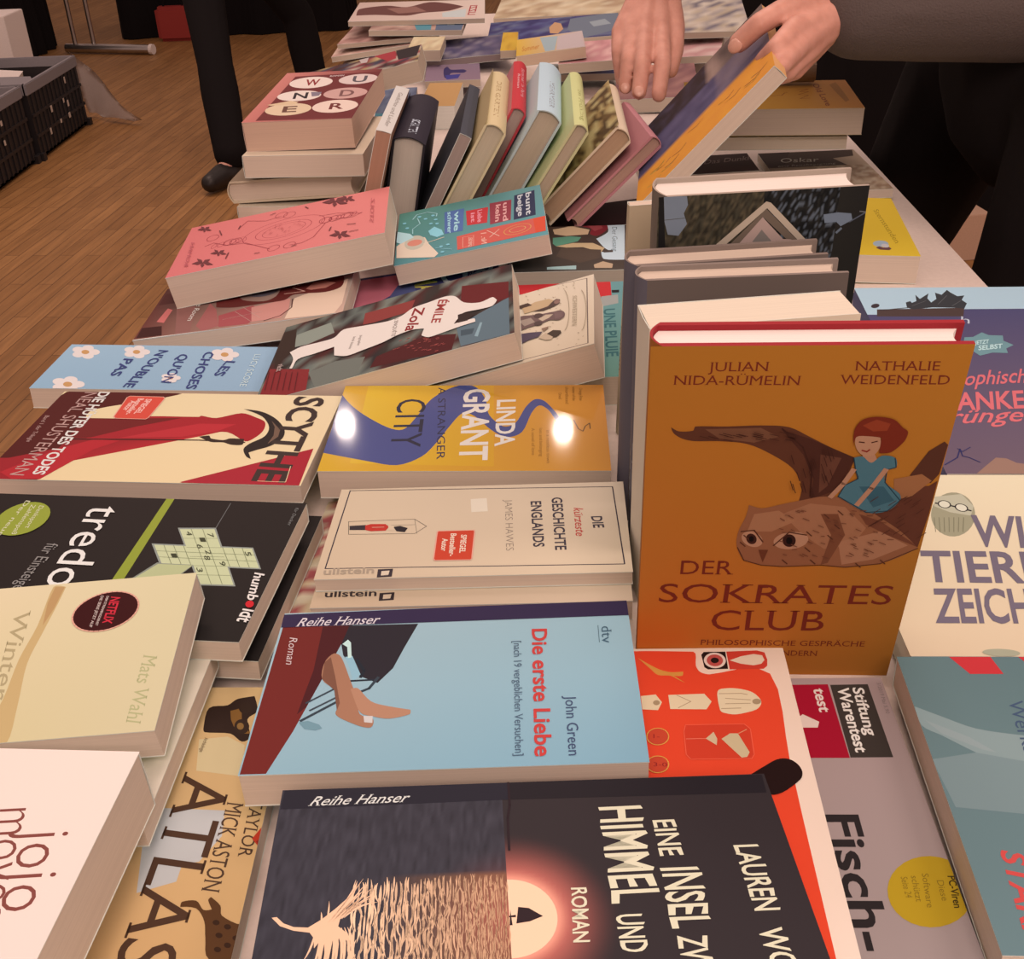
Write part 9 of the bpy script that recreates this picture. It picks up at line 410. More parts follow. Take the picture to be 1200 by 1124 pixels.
BOOKS.append(('picture_book','wide night blue picture book beyond the yellow paperback','book','books and booklets spread over the far end of the table','pb','far',(0.12775,2.52056,0.74967),(0.02549,-0.04505,-0.04392),(0.2823,0.24062,0.01101),[(0.049,0.051,0.174),(0.049,0.051,0.174),(0.646,0.752,0.723),(0.049,0.051,0.174),(0.494,0.449,0.377)],'semi',[('n',67,[(0.041,0.044,0.16),(0.055,0.057,0.197),(0.086,0.114,0.283),(0.125,0.168,0.293)],16,9,(0.0,0.0,0.2823,0.24062)),('p',(0.494,0.341,0.204),[(0.12978,0.13685),(0.14206,0.18978),(0.15542,0.17001),(0.15947,0.10777),(0.1473,0.06266),(0.13104,0.074)]),('p',(0.15,0.21,0.293),[(0.17675,0.21509),(0.28193,0.25396),(0.28094,0.06719),(0.20072,0.00164),(0.16753,0.09609)]),('p',(0.281,0.382,0.461),[(0.21609,0.16258),(0.2508,0.18384),(0.26132,0.12629),(0.224,0.10715)])],[],None))
BOOKS.append(('picture_book','large cream book at the far edge beside the left hand','book','books and booklets spread over the far end of the table','pb','far',(0.16829,2.82379,0.75055),(0.01787,-0.02205,-0.08413),(0.31941,0.27029,0.01282),[(0.538,0.449,0.388),(0.538,0.449,0.388),(0.646,0.752,0.723),(0.538,0.449,0.388),(0.494,0.449,0.377)],'semi',[('n',68,[(0.584,0.549,0.4),(0.494,0.449,0.312),(0.633,0.631,0.486),(0.412,0.341,0.237)],16,8,(0.0,0.0,0.31941,0.27029))],[],None))
BOOKS.append(('paperback_book','pale pink book touching the left hand','book','books and booklets spread over the far end of the table','pb','far',(0.16027,2.02872,0.78406),(0.01599,-0.05762,-0.1151),(0.09235,0.17912,0.0154),[(0.538,0.321,0.354),(0.538,0.321,0.354),(0.646,0.752,0.723),(0.538,0.321,0.354),(0.494,0.449,0.377)],'semi',[('n',69,[(0.561,0.341,0.377),(0.494,0.275,0.312),(0.621,0.449,0.461)],8,6,(0.0,0.0,0.09235,0.17912))],[],None))
BOOKS.append(('paperback_book','slim book with a blue label end below the pale pink one','book','books and booklets spread over the far end of the table','pb','far',(0.14723,2.06086,0.75317),(-8e-05,0.00709,-0.02357),(0.12583,0.0988,0.01191),[(0.412,0.485,0.527),(0.412,0.485,0.527),(0.646,0.752,0.723),(0.412,0.485,0.527),(0.494,0.449,0.377)],'semi',[('g',[(0.442,0.51,0.541),(0.071,0.099,0.264),(0.071,0.104,0.293),(0.494,0.576,0.598)],[(0,0),(0.12583,0),(0.12583,0.0988),(0,0.0988)])],[],None))
BOOKS.append(('paperback_book','small mauve booklet with a dark blue aeroplane','book','books and booklets spread over the far end of the table','pb','far',(-0.07652,2.04742,0.75772),(0.00689,0.00211,0.01962),(0.09531,0.1364,0.01221),[(0.23,0.188,0.273),(0.23,0.188,0.273),(0.646,0.752,0.723),(0.23,0.188,0.273),(0.494,0.449,0.377)],'semi',[('g',[(0.244,0.195,0.283),(0.244,0.195,0.273),(0.21,0.174,0.264),(0.21,0.168,0.246)],[(0,0),(0.09531,0),(0.09531,0.1364),(0,0.1364)]),('p',(0.034,0.031,0.134),[(0.03116,0.09205),(0.03203,0.10114),(0.0336,0.10881),(0.03547,0.11404),(0.03724,0.1158),(0.0388,0.11185),(0.04034,0.10343),(0.04197,0.09467),(0.04383,0.08959),(0.04877,0.08768),(0.05525,0.08783),(0.06171,0.08836),(0.06657,0.08763),(0.06829,0.08507),(0.07008,0.08053),(0.07149,0.07622),(0.07206,0.0743),(0.07149,0.07197),(0.07008,0.06677),(0.06827,0.06138),(0.0665,0.05842),(0.06161,0.05857),(0.05509,0.06077),(0.04865,0.06197),(0.04406,0.05914),(0.04242,0.04925),(0.04185,0.03341),(0.04186,0.01887),(0.04196,0.01251),(0.04084,0.01285),(0.03825,0.01451),(0.03534,0.01847),(0.03325,0.02574),(0.03208,0.03932),(0.03129,0.05784),(0.03097,0.07696)]),('p',(0.044,0.051,0.293),[(0.03427,0.04314),(0.06151,0.0498),(0.05661,0.01551),(0.03713,0.00768)])],[],None))
BOOKS.append(('magazine','grey beige magazine beyond the held book','magazine','books and booklets spread over the far end of the table','pb','far',(0.41668,2.34535,0.79327),(0.03269,-0.01673,-0.13724),(0.15546,0.33837,0.01106),[(0.538,0.449,0.388),(0.538,0.449,0.388),(0.646,0.752,0.723),(0.538,0.449,0.388),(0.494,0.449,0.377)],'semi',[('n',70,[(0.494,0.485,0.436),(0.365,0.372,0.377),(0.538,0.549,0.5),(0.15,0.155,0.204),(0.442,0.426,0.344)],10,12,(0.0,0.0,0.15546,0.33837))],[],None))
BOOKS.append(('paperback_book','pale pink booklet between the two hands','book','books and booklets spread over the far end of the table','pb','far',(0.36519,2.17969,0.76387),(0.01521,-0.0567,-0.22496),(0.1113,0.20574,0.01237),[(0.538,0.449,0.388),(0.538,0.449,0.388),(0.646,0.752,0.723),(0.538,0.449,0.388),(0.494,0.449,0.377)],'semi',[('n',71,[(0.538,0.393,0.4),(0.462,0.293,0.312),(0.584,0.485,0.486)],8,8,(0.0,0.0,0.1113,0.20574))],[],None))

# ------------------------------------------------------------ the hall: floor and book table
def parquet():
    m, nt, b = new_mat('oak_strip_parquet')
    tc = nt.nodes.new('ShaderNodeTexCoord'); mp = nt.nodes.new('ShaderNodeMapping'); mp.inputs['Rotation'].default_value = (0, 0, radians(-84))
    nt.links.new(tc.outputs['Object'], mp.inputs[0])
    br = nt.nodes.new('ShaderNodeTexBrick'); br.inputs['Scale'].default_value = 1.0; br.inputs['Brick Width'].default_value = .5; br.inputs['Row Height'].default_value = .045; br.inputs['Mortar Size'].default_value = .0012
    br.inputs['Color1'].default_value = (.26, .135, .048, 1); br.inputs['Color2'].default_value = (.35, .19, .072, 1); br.inputs['Mortar'].default_value = (.11, .052, .02, 1)
    nt.links.new(mp.outputs[0], br.inputs['Vector'])
    mp2 = nt.nodes.new('ShaderNodeMapping'); mp2.inputs['Scale'].default_value = (5, 60, 1); nt.links.new(mp.outputs[0], mp2.inputs[0])
    nz = nt.nodes.new('ShaderNodeTexNoise'); nz.inputs['Scale'].default_value = 1.0; nz.inputs['Detail'].default_value = 5; nt.links.new(mp2.outputs[0], nz.inputs['Vector'])
    rp = nt.nodes.new('ShaderNodeMapRange'); rp.inputs[1].default_value = .3; rp.inputs[2].default_value = .7; rp.inputs[3].default_value = .78; rp.inputs[4].default_value = 1.16; nt.links.new(nz.outputs['Fac'], rp.inputs[0])
    mx = nt.nodes.new('ShaderNodeMixRGB'); mx.blend_type = 'MULTIPLY'; mx.inputs[0].default_value = 1; nt.links.new(br.outputs['Color'], mx.inputs[1]); nt.links.new(rp.outputs[0], mx.inputs[2])
    nt.links.new(mx.outputs[0], b.inputs['Base Color']); b.inputs['Roughness'].default_value = .5; b.inputs['Specular IOR Level'].default_value = .25
    return m
bm = bmesh.new(); add_box(bm, -7, 6, -2, 15, -.05, 0)
o = obj('floor', bm, parquet()); o['kind'] = 'structure'
bm = bmesh.new(); add_box(bm, -7, 6, 14.9, 15, 0, 3.5)
o = obj('wall_back', bm, plain('dim_plaster', (.35, .31, .28), .9)); o['kind'] = 'structure'
LAM = plain('white_laminate', (.78, .74, .70), .5); STEEL = plain('brushed_steel', (.55, .53, .52), .32, 1.0); GREYM = plain('grey_paint', (.25, .25, .26), .5)
t = thing('trestle_table', 'long white topped table carrying all the books', 'table', (.05, 1.35, 0))
bm = bmesh.new()                                             # top follows the slightly skewed right edge
pl = [(-.355, -1.55), (.372, -1.55), (.466, .48), (.47, 1.55), (-.355, 1.55)]
lo = [bm.verts.new((x, y, TZ - .028)) for x, y in pl]; hi = [bm.verts.new((x, y, TZ)) for x, y in pl]
bm.faces.new(hi); bm.faces.new(lo[::-1])
for i in range(len(pl)): j = (i + 1) % len(pl); bm.faces.new((lo[i], lo[j], hi[j], hi[i]))
bmesh.ops.recalc_face_normals(bm, faces=bm.faces[:]); obj('tabletop', bm, LAM, t)
for x, y in ((-.30, -1.4), (.30, -1.4), (-.30, 1.4), (.40, 1.4)):
    bm = bmesh.new(); add_box(bm, x - .02, x + .02, y - .02, y + .02, 0, TZ - .028, bev=.003); obj('leg', bm, GREYM, t)
for a, b_, y in ((-.30, .30, -1.4), (-.30, .40, 1.4)):
    bm = bmesh.new(); add_box(bm, a, b_, y - .015, y + .015, TZ - .09, TZ - .028); obj('frame_rail', bm, GREYM, t)

for rec in BOOKS: build_book(rec)

# ------------------------------------------------------------ soft bodies: tapered limbs fused into one surface
def capsule(bm, p0, p1, r0, r1, sub=2):
    tmp = bmesh.new()
    for p, r in ((p0, r0), (p1, r1)): bmesh.ops.create_icosphere(tmp, subdivisions=sub, radius=r, matrix=Matrix.Translation(p))
    res = bmesh.ops.convex_hull(tmp, input=tmp.verts[:])
    bmesh.ops.delete(tmp, geom=[g for g in res['geom_interior'] if isinstance(g, bmesh.types.BMVert)], context='VERTS')
    me = bpy.data.meshes.new('t'); tmp.to_mesh(me); tmp.free(); bm.from_mesh(me); bpy.data.meshes.remove(me)
def chain(bm, pts, rs):
    for i in range(len(pts) - 1): capsule(bm, pts[i], pts[i + 1], rs[i], rs[i + 1])
def ball(bm, c, rx, ry, rz, M=None):
    mt = Matrix.Translation(c) @ (M or Matrix()) @ Matrix.Diagonal((rx, ry, rz, 1)); bmesh.ops.create_icosphere(bm, subdivisions=3, radius=1, matrix=mt)
def fuse(name, bm, mat, parent, voxel, smooth=4):
    o = obj(name, bm, mat, None)
    md = o.modifiers.new('v', 'REMESH'); md.mode = 'VOXEL'; md.voxel_size = voxel
    sm = o.modifiers.new('s', 'SMOOTH'); sm.factor = .5; sm.iterations = smooth
    dg = bpy.context.evaluated_depsgraph_get(); me = bpy.data.meshes.new_from_object(o.evaluated_get(dg)); o.modifiers.clear(); old = o.data; o.data = me; bpy.data.meshes.remove(old)
    for p in me.polygons: p.use_smooth = True
    if not me.materials: me.materials.append(mat)
    o.parent = parent
    if parent: o.matrix_parent_inverse = parent.matrix_world.inverted()
    return o
V = Vector
def skin_mat():
    m, nt, b = new_mat('skin')
    tc = nt.nodes.new('ShaderNodeTexCoord'); nz = nt.nodes.new('ShaderNodeTexNoise'); nz.inputs['Scale'].default_value = 60; nz.inputs['Detail'].default_value = 4
    nt.links.new(tc.outputs['Object'], nz.inputs['Vector'])
    cr = nt.nodes.new('ShaderNodeValToRGB'); cr.color_ramp.elements[0].position = .3; cr.color_ramp.elements[0].color = (.52, .27, .215, 1); cr.color_ramp.elements[1].position = .7; cr.color_ramp.elements[1].color = (.64, .355, .29, 1)
    nt.links.new(nz.outputs['Fac'], cr.inputs[0]); nt.links.new(cr.outputs[0], b.inputs['Base Color'])
    b.inputs['Roughness'].default_value = .55; b.inputs['Subsurface Weight'].default_value = .12; b.inputs['Subsurface Radius'].default_value = (.01, .004, .002)
    n2 = nt.nodes.new('ShaderNodeTexNoise'); n2.inputs['Scale'].default_value = 350; nt.links.new(tc.outputs['Object'], n2.inputs['Vector'])
    bp = nt.nodes.new('ShaderNodeBump'); bp.inputs['Strength'].default_value = .12; bp.inputs['Distance'].default_value = .001; nt.links.new(n2.outputs['Fac'], bp.inputs['Height']); nt.links.new(bp.outputs[0], b.inputs['Normal'])
    return m
SKIN = skin_mat(); NAIL = plain('fingernail', (.66, .40, .33), .3)
WOOL = plain('grey_knit', (.095, .080, .078), .9, bump=.5, bscale=500); BLACKCLOTH = plain('black_cloth', (.010, .009, .010), .95, spec=.1); SHOE = plain('black_leather', (.012, .010, .010), .45)
HAIR = plain('dark_hair', (.03, .018, .012), .6)
HAND_FAR={'wrist': [(0.2053, 1.5307, 0.9888)], 'pinky': [(0.153, 1.4608, 0.9209), (0.1496, 1.434, 0.9017), (0.1536, 1.4271, 0.8708)], 'ring': [(0.167, 1.4541, 0.9235), (0.1597, 1.4106, 0.8957), (0.156, 1.3999, 0.8682)], 'middle': [(0.1831, 1.4485, 0.9258), (0.1752, 1.3935, 0.8963), (0.1695, 1.3736, 0.8672)], 'index': [(0.2038, 1.4459, 0.9215), (0.1988, 1.3867, 0.8948), (0.1914, 1.3612, 0.866)], 'thumb': [(0.2207, 1.4936, 0.9563), (0.224, 1.4637, 0.9259), (0.2198, 1.4348, 0.903), (0.211, 1.4116, 0.8838)]}
HAND_NEAR={'wrist': [(0.3577, 1.2174, 0.9722)], 'index': [(0.2916, 1.151, 0.9685), (0.2683, 1.12, 0.9558), (0.2622, 1.133, 0.9443), (0.2631, 1.1502, 0.938)], 'middle': [(0.3007, 1.1493, 0.9559), (0.2705, 1.1072, 0.9441), (0.2638, 1.1249, 0.9347), (0.2637, 1.1475, 0.9336)], 'ring': [(0.3097, 1.1606, 0.9457), (0.2825, 1.1297, 0.9331), (0.2731, 1.1482, 0.925), (0.2735, 1.1656, 0.9249)], 'pinky': [(0.32, 1.185, 0.9378), (0.301, 1.166, 0.9255), (0.2879, 1.174, 0.9194), (0.2866, 1.1915, 0.9194)], 'thumb': [(0.3275, 1.2072, 0.9844), (0.2922, 1.1783, 0.9848), (0.2596, 1.1596, 0.9731), (0.2421, 1.1663, 0.9552)]}
def hand(bm, H, wr=.028, fr=.0098, palm_n=None):
    W_ = V(H['wrist'][0]); nails = []
    sc = {'pinky': .84, 'ring': .96, 'middle': 1.02, 'index': 1.0, 'thumb': 1.12}
    for k, pts in H.items():
        if k == 'wrist': continue
        P = [V(p) for p in pts]; n = len(P); r = fr * sc[k]
        rs = [r * (1.16 - .20 * i / (n - 1)) for i in range(n)]
        chain(bm, P, rs)
        if k != 'thumb': chain(bm, [W_.lerp(P[0], .12), W_.lerp(P[0], .6), P[0]], [wr * .62, .0125, r * 1.22])
        else: chain(bm, [W_.lerp(P[0], .2), P[0]], [wr * .6, r * 1.4])
        nails.append((P[-2], P[-1], r))
    ks = [V(H[k][0]) for k in ('pinky', 'ring', 'middle', 'index')]
    for a, b in zip(ks, ks[1:]): capsule(bm, a.lerp(W_, .12), b.lerp(W_, .12), .0105, .0108)
    for a, b in zip(ks, ks[1:]): capsule(bm, a.lerp(W_, .45), b.lerp(W_, .45), .0125, .013)
    return nails
def figure(root, P, voxel, hands=None):
    """P: joints; builds one continuous skin body, with clothing as children"""
    b = bmesh.new()
    nk, hd = V(P['neck']), V(P['head'])
    chain(b, [V(P['pelvis']), V(P['chest']), nk, hd], [.09, .10, .05, .055])
    f = V(P['face']).normalized(); side = f.cross(V((0, 0, 1))).normalized(); fm = Matrix((side, f, side.cross(f))).transposed().to_4x4()
    ball(b, hd + V((0, 0, .05)), .074, .092, .112, fm); ball(b, hd + f * .045 + V((0, 0, -.01)), .054, .05, .07, fm)
    ball(b, hd + f * .098 + V((0, 0, .02)), .012, .018, .022, fm); ball(b, hd + f * .088 + V((0, 0, -.035)), .024, .010, .007, fm)
    for s in (-1, 1): ball(b, hd + side * s * .076 + V((0, 0, .03)), .012, .02, .032, fm); ball(b, hd + f * .082 + side * s * .032 + V((0, 0, .045)), .013, .010, .009, fm)
    nl = []
    for s in ('L', 'R'):
        sh, el, wr = V(P['sh' + s]), V(P['el' + s]), V(P['wr' + s])
        chain(b, [V(P['chest']), sh, el, el.lerp(wr, .35), wr], [.08, .05, .040, .038, .026])
        if hands: nl += hand(b, hands[s])
        else:
            dn = (wr - el).normalized(); ball(b, wr + dn * .07, .02, .04, .05)
            for q in range(4): c0 = wr + dn * .10 + f * (-.03 + .02 * q); chain(b, [c0, c0 + dn * .04, c0 + dn * (.065 + .006 * (q % 3)) + f * .004], [.009, .0085, .007])
            chain(b, [wr + dn * .03 + f * .03, wr + dn * .08 + f * .055], [.011, .009])
        hp, kn, an = V(P['hp' + s]), V(P['kn' + s]), V(P['an' + s]); chain(b, [V(P['pelvis']), hp, kn, an], [.08, .075, .05, .036])
        tf = V(P['toe' + s]) ; chain(b, [an, an + (tf - an) * .5 + V((0, 0, -.01)), tf], [.036, .032, .024])
    body = fuse('body', b, SKIN, root, voxel, 5)
    # clothes
    b = bmesh.new(); chain(b, [V(P['pelvis']).lerp(V(P['chest']), .62), V(P['chest']), V(P['neck']) - V((0, 0, .03))], [.150, .155, .07])
    for s in ('L', 'R'):
        sh, el, wr = V(P['sh' + s]), V(P['el' + s]), V(P['wr' + s]); c = wr.lerp(el, .06)
        chain(b, [V(P['chest']) + V((0, 0, .08)), sh, el, c], [.10, .075, P.get('sleeve_r', (.062, .045))[0], P.get('sleeve_r', (.062, .045))[1]])
    o = fuse('sweater', b, P.get('top_mat', WOOL), body, .008, 6)
    b = bmesh.new(); chain(b, [V(P['pelvis']).lerp(V(P['chest']), .5), V(P['pelvis']) - V((0, 0, .02))], [.142, .145])
    for s in ('L', 'R'):
        hp, kn, an = V(P['hp' + s]), V(P['kn' + s]), V(P['an' + s]); chain(b, [V(P['pelvis']) + V((0, 0, .05)), hp, hp.lerp(kn, .3), kn, kn.lerp(an, .3), an + V((0, 0, .02))], [.10, .092, .085, .068, .072, .062])
    fuse('trousers', b, BLACKCLOTH, body, .008, 6)
    for s in ('L', 'R'):
        an, tf = V(P['an' + s]), V(P['toe' + s]); b = bmesh.new(); hl = an - (tf - an).normalized() * .03; hl.z = an.z - .035
        chain(b, [an + V((0, 0, .0)), V((an.x, an.y, an.z - .03))], [.046, .045]); chain(b, [hl, V((an.x, an.y, an.z - .03)).lerp(tf, .5), tf], [.042, .044, .034])
        fuse('shoe', b, SHOE, body, .006, 3)
    b = bmesh.new(); ball(b, hd + V((0, 0, .075)) - f * .018, .084, .094, .100, fm); ball(b, hd - f * .05 + V((0, 0, .0)), .07, .05, .09, fm); fuse('hair', b, HAIR, body, .008, 3)
    return body, nl

p1 = thing('person', 'person in a grey sweater and black trousers, both hands among the books', 'person', (.60, 1.31, 0))
bpy.context.view_layer.update()
PR = dict(pelvis=(.655, 1.31, .90), chest=(.60, 1.31, 1.22), neck=(.53, 1.30, 1.45), head=(.48, 1.29, 1.56), face=(-.85, -.15, -.45),
          shL=(.575, 1.13, 1.36), elL=(.62, 1.235, .985), wrL=HAND_NEAR['wrist'][0], shR=(.53, 1.50, 1.38), elR=(.36, 1.69, 1.15), wrR=HAND_FAR['wrist'][0],
          hpL=(.635, 1.175, .86), knL=(.562, 1.15, .46), anL=(.64, 1.16, .09), toeL=(.53, 1.14, .04), hpR=(.615, 1.47, .86), knR=(.548, 1.63, .46), anR=(.59, 1.65, .09), toeR=(.48, 1.66, .04), sleeve_r=(.078, .050))
body, nails = figure(p1, PR, .0026, {'L': HAND_NEAR, 'R': HAND_FAR})
for p, q_, r in nails[:8]:                                   # fingernails on the visible finger ends
    d = (q_ - p).normalized(); toc = (cam.matrix_world.translation - q_); nn = (toc - d * toc.dot(d)).normalized(); sd = d.cross(nn)
    bm = bmesh.new(); Mx = Matrix((sd, d, nn)).transposed().to_4x4(); Mx.translation = q_ + nn * r * .80 + d * r * .25
    bmesh.ops.create_uvsphere(bm, u_segments=14, v_segments=8, radius=1, matrix=Mx @ Matrix.Diagonal((r * .62, r * .72, r * .20, 1)))
    o = obj('fingernail', bm, NAIL, body, True); o.matrix_parent_inverse = body.matrix_world.inverted()
p2 = thing('person', 'person in black walking past on the wooden floor, only legs in view', 'person', (-1.03, 4.4, 0))
bpy.context.view_layer.update()
figure(p2, dict(anL=(-0.9919, 4.1582, 0.085), knL=(-1.0616, 4.4305, 0.3783), hpL=(-1.1624, 4.8224, 0.7393), anR=(-0.7776, 4.9694, 0.085), knR=(-0.8269, 5.0532, 0.4438), hpR=(-1.0014, 4.9955, 0.736), toeL=(-1.0519, 4.0282, 0.04), toeR=(-0.6776, 5.0894, 0.04), pelvis=(-1.0819, 4.9089, 0.8176), chest=(-1.0519, 4.939, 1.1576), neck=(-1.0419, 4.9589, 1.3577), head=(-1.0219, 4.979, 1.4676), face=(0.6, 0.8, 0.0), shL=(-1.2119, 5.0089, 1.2876), elL=(-1.3019, 5.059, 1.0176), wrL=(-1.2219, 5.1589, 0.7976), shR=(-0.8919, 4.809, 1.2876), elR=(-0.8619, 4.7589, 1.0176), wrR=(-0.7819, 4.8589, 0.7976), top_mat=BLACKCLOTH), .008)

bm = bmesh.new()                                             # rolled cream sheet beyond the mustard book
ro = []
for i in range(40):
    a = i / 39 * 2 * pi * 1.6; r = .012 + .004 * i / 39; ro.append((r * cos(a), r * sin(a)))
va = [[bm.verts.new((x, y, z)) for y, z in ro] for x in (-.035, .035)]
for i in range(39): bm.faces.new((va[0][i], va[0][i + 1], va[1][i + 1], va[1][i]))
bmesh.ops.solidify(bm, geom=bm.faces[:], thickness=.0008)
o = obj('paper_roll', bm, plain('cream_sheet', (.62, .50, .40), .7), None, True); o.location = (0.3716, 1.4831, 0.8628); o.rotation_euler = (0, 0, -.1); tag(o, 'rolled cream sheet lying on the mustard yellow book below the gripping hand', 'paper')
# ------------------------------------------------------------ things on the floor
CR_RIM = plain('grey_plastic', (.26, .26, .29), .5); CR_BOX = plain('dark_plastic', (.012, .011, .014), .55); PAPER = plain('white_paper', (.86, .82, .80), .7); CARD = plain('brown_cardboard', (.60, .42, .31), .8); CREAMY = plain('cream_paper', (.62, .55, .48), .8); RED = plain('red_fabric', (.32, .03, .025), .7)
def crate(x0, y0, label):
    t = thing('folding_crate', label, 'crate', (x0 + .2, y0 + .3, 0), group='folding crates on the floor'); W2, D2, H2 = .20, .305, .30
    b = bmesh.new(); th = .012
    add_box(b, -W2, W2, -D2, D2, .012, .022)
    for x in (-W2, W2 - th): add_box(b, x, x + th, -D2, D2, .012, H2 - .04)
    for y in (-D2, D2 - th): add_box(b, -W2 + th, W2 - th, y, y + th, .012, H2 - .04)
    for i in range(13):                                     # ribs and lattice of the long side
        y = -D2 + .03 + i * .0454
        for x in (W2, -W2 - .005): add_box(b, x, x + .005, y, y + .010, .02, H2 - .045)
    for z in (.09, .17): 
        for x in (W2, -W2 - .006): add_box(b, x, x + .006, -D2, D2, z, z + .012)
    for x, y in ((-W2, -D2), (W2, -D2), (-W2, D2), (W2, D2)): add_box(b, x - .015, x + .015, y - .015, y + .015, .0, .03)
    obj('body', b, CR_BOX, t)
    b = bmesh.new(); r = .018
    for x in (-W2 - .006, W2 - r + .006): add_box(b, x, x + r, -D2 - .006, D2 + .006, H2 - .045, H2, bev=.003)
    for y in (-D2 - .006, D2 - r + .006): add_box(b, -W2, W2, y, y + r, H2 - .045, H2, bev=.003)
    obj('rim', b, CR_RIM, t)
    rnd = random.Random(int(y0 * 10))
    for i in range(7):                                      # printed mark and label scraps on the side
        b = bmesh.new(); y = -.18 + rnd.random() * .3; z = .06 + rnd.random() * .17; add_box(b, W2 + .0062, W2 + .0072, y, y + .012 + .01 * rnd.random(), z, z + .015 + .012 * rnd.random())
        obj('side_print', b, CREAMY, t)
    return t
crate(-2.265, 4.605, 'dark folding crate with a grey rim, the farther of the two on the floor')
crate(-2.275, 3.955, 'dark folding crate with a grey rim, the nearer one, cut off by the photo edge')
for i, (x, y, l, w3, a) in enumerate(((-2.02, 4.30, .20, .13, .2), (-2.12, 4.13, .19, .12, -.3), (-2.0, 4.86, .20, .13, .5), (-2.12, 5.02, .18, .12, .1))):
    b = bmesh.new(); add_box(b, -w3 / 2, w3 / 2, -l / 2, l / 2, .003, .027)
    r = thing('crated_book', ['pale book lying on top inside the nearer crate, toward its right side', 'pale book lying inside the nearer crate, toward its left side', 'pale book lying in the farther crate, near end', 'pale book lying in the farther crate, far end'][i], 'book', (x, y, .225), (.12, .1, a), 'books inside the crates'); obj('page_block', b, CREAMY, r)
    b = bmesh.new(); add_box(b, -w3 / 2 - .002, w3 / 2 + .002, -l / 2 - .002, l / 2 + .002, 0, .003); add_box(b, -w3 / 2 - .002, w3 / 2 + .002, -l / 2 - .002, l / 2 + .002, .027, .03); add_box(b, -w3 / 2 - .003, -w3 / 2, -l / 2 - .002, l / 2 + .002, 0, .03); obj('cover', b, PAPER if i % 2 else CR_RIM, r)
    b = bmesh.new()
for i, (x, y) in enumerate(((-2.06, 4.27), (-2.06, 4.9))):  # layers of stock filling the crates
    b = bmesh.new()
    for k in range(3): add_box(b, -.16, .16, -.26, .26, .001 + k * .064, .062 + k * .064)
    o = obj('book_stock', b, CREAMY); o.location = (x, y, .022); tag(o, ['packed layers of stock inside the nearer crate', 'packed layers of stock inside the farther crate'][i], 'stock', 'stock inside the crates')
t = thing('cardboard_box', 'white carton with black lettering standing behind the crates', 'box', (-2.42, 5.55, 0))
b = bmesh.new(); add_box(b, -.20, .20, -.12, .12, 0, .44, bev=.003); obj('carton', b, PAPER, t)
P = Paint(.4, .44); P.text('b', 'Wi', (.10, .335), (.16, 0), (0, .06), (.02, .02, .02))
b = bmesh.new(); cl = b.loops.layers.float_color.new('Col')
for pts, c, L in P.faces:
    f = b.faces.new([b.verts.new((p[0] - .2, -.1206, p[1])) for p in pts])
    for lp in f.loops: lp[cl] = (*c, 1)
obj('lettering', b, PRINT['semi'], t)
for x, hgt in ((-.13, .62), (.0, .66)):
    b = bmesh.new(); add_box(b, x - .045, x + .045, .02, .05, .44, hgt); obj('flap', b, PAPER, t)
# loose white sheet slumped against the far crate
b = bmesh.new(); N = 10
for i in range(N):
    for j in range(N):
        pass
def sheet(u, v): 
    x = -1.90 + .30 * u * (1 - .55 * (1 - v)) ; z = .02 + .30 * (1 - u) * v * v + .012 * sin(9 * u + 4 * v) * v; y = 5.26 + .10 * (1 - v) + .02 * sin(7 * u)
    return V((x, y - .12 * u, z))
vv = [[b.verts.new(sheet(i / N, j / N)) for j in range(N + 1)] for i in range(N + 1)]
for i in range(N):
    for j in range(N): b.faces.new((vv[i][j], vv[i + 1][j], vv[i + 1][j + 1], vv[i][j + 1]))
bmesh.ops.solidify(b, geom=b.faces[:], thickness=.003)
o = obj('paper_sheet', b, PAPER, None, True); tag(o, 'white sheet slumped on the floor against the farther crate', 'paper')
t = thing('metal_stand', 'thin metal stand with twin posts and a long foot bar', 'stand', (-2.45, 7.08, 0))
b = bmesh.new(); add_tube(b, (-.12, .02, .03), (.42, -.13, .03), .026, n=16); obj('foot_bar', b, STEEL, t)
b = bmesh.new(); add_tube(b, (.42, -.13, .03), (.44, -.136, .03), .029, n=16); o = obj('end_cap', b, PAPER, t)
for x in (-.06, .05):
    b = bmesh.new(); add_tube(b, (x, 0.01, .03), (x, .0, 1.9), .013); obj('post', b, STEEL, t)
b = bmesh.new(); add_tube(b, (-.3, 0, 1.9), (.3, 0, 1.9), .014); obj('top_rail', b, STEEL, t)
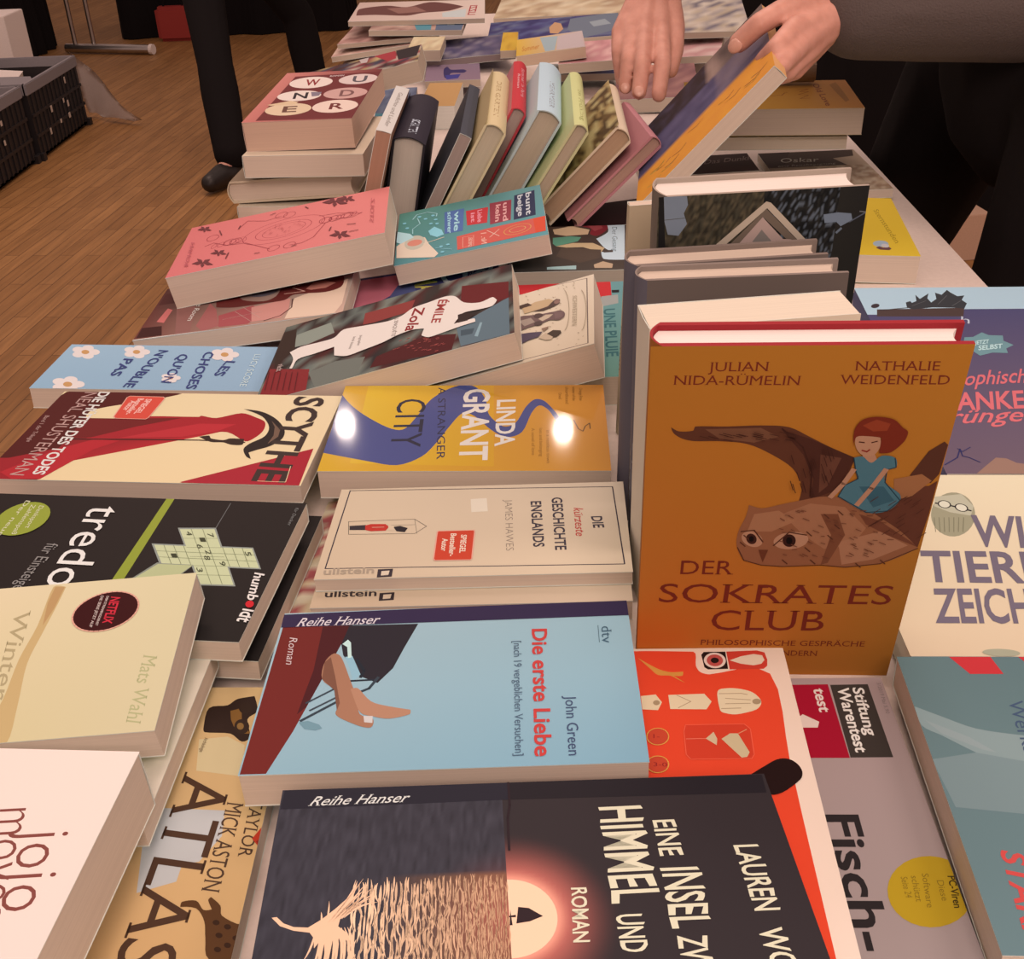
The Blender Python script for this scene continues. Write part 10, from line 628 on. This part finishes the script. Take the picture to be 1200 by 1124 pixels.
# black draped tables further back
def draped(x0, x1, y0, y1, h, label):
    t = thing('draped_table', label, 'table', ((x0 + x1) / 2, (y0 + y1) / 2, 0), group='tables draped in black'); w2, d2 = (x1 - x0) / 2, (y1 - y0) / 2
    b = bmesh.new(); pts = []
    for (ax, ay), (bx, by) in (((-w2, -d2), (w2, -d2)), ((w2, -d2), (w2, d2)), ((w2, d2), (-w2, d2)), ((-w2, d2), (-w2, -d2))):
        for i in range(40): pts.append((ax + (bx - ax) * i / 40, ay + (by - ay) * i / 40, V((by - ay, ax - bx, 0)).normalized(), i))
    top = [b.verts.new((x, y, h)) for x, y, n, i in pts]; bot = [b.verts.new((x + n.x * (.03 + .025 * sin(i * .8)), y + n.y * (.03 + .025 * sin(i * .8)), .004)) for x, y, n, i in pts]
    for i in range(len(pts)): j = (i + 1) % len(pts); b.faces.new((bot[i], bot[j], top[j], top[i]))
    b.faces.new(top); bmesh.ops.recalc_face_normals(b, faces=b.faces[:]); obj('tablecloth', b, BLACKCLOTH, t, False)
    b = bmesh.new(); add_box(b, -w2 + .01, w2 - .01, -d2 + .01, d2 - .01, h - .03, h - .003); obj('tabletop', b, GREYM, t)
draped(-2.35, -.98, 7.55, 8.3, .74, 'black draped table right of the metal stand')
draped(.68, 3.4, 3.32, 4.1, .74, 'black draped table behind the standing person at the right')
draped(-4.4, -2.75, 6.6, 7.4, .74, 'black draped table left of the metal stand')
t = thing('bag', 'small red bag on the floor before the black draped table', 'bag', (-1.98, 7.42, 0))
b = bmesh.new(); add_box(b, -.11, .11, -.05, .05, .0, .20, bev=.02); obj('pouch', b, RED, t)
b = bmesh.new()
for i in range(10): a0, a1 = pi * i / 10, pi * (i + 1) / 10; add_tube(b, (.06 * cos(a0), 0, .19 + .07 * sin(a0)), (.06 * cos(a1), 0, .19 + .07 * sin(a1)), .006, n=6)
obj('handle', b, BLACKCLOTH, t)
t = thing('cardboard_box', 'small brown carton on the floor beyond the table, between the standing legs', 'box', (1.31, 3.12, 0), (0, 0, .12))
b = bmesh.new(); add_box(b, -.075, .075, -.06, .06, 0, .135, bev=.002); obj('carton', b, CARD, t)
b = bmesh.new(); add_box(b, -.075, -.072, -.06, .06, .135, .175, Matrix.Rotation(-.2, 4, 'Y')); obj('flap', b, CARD, t)
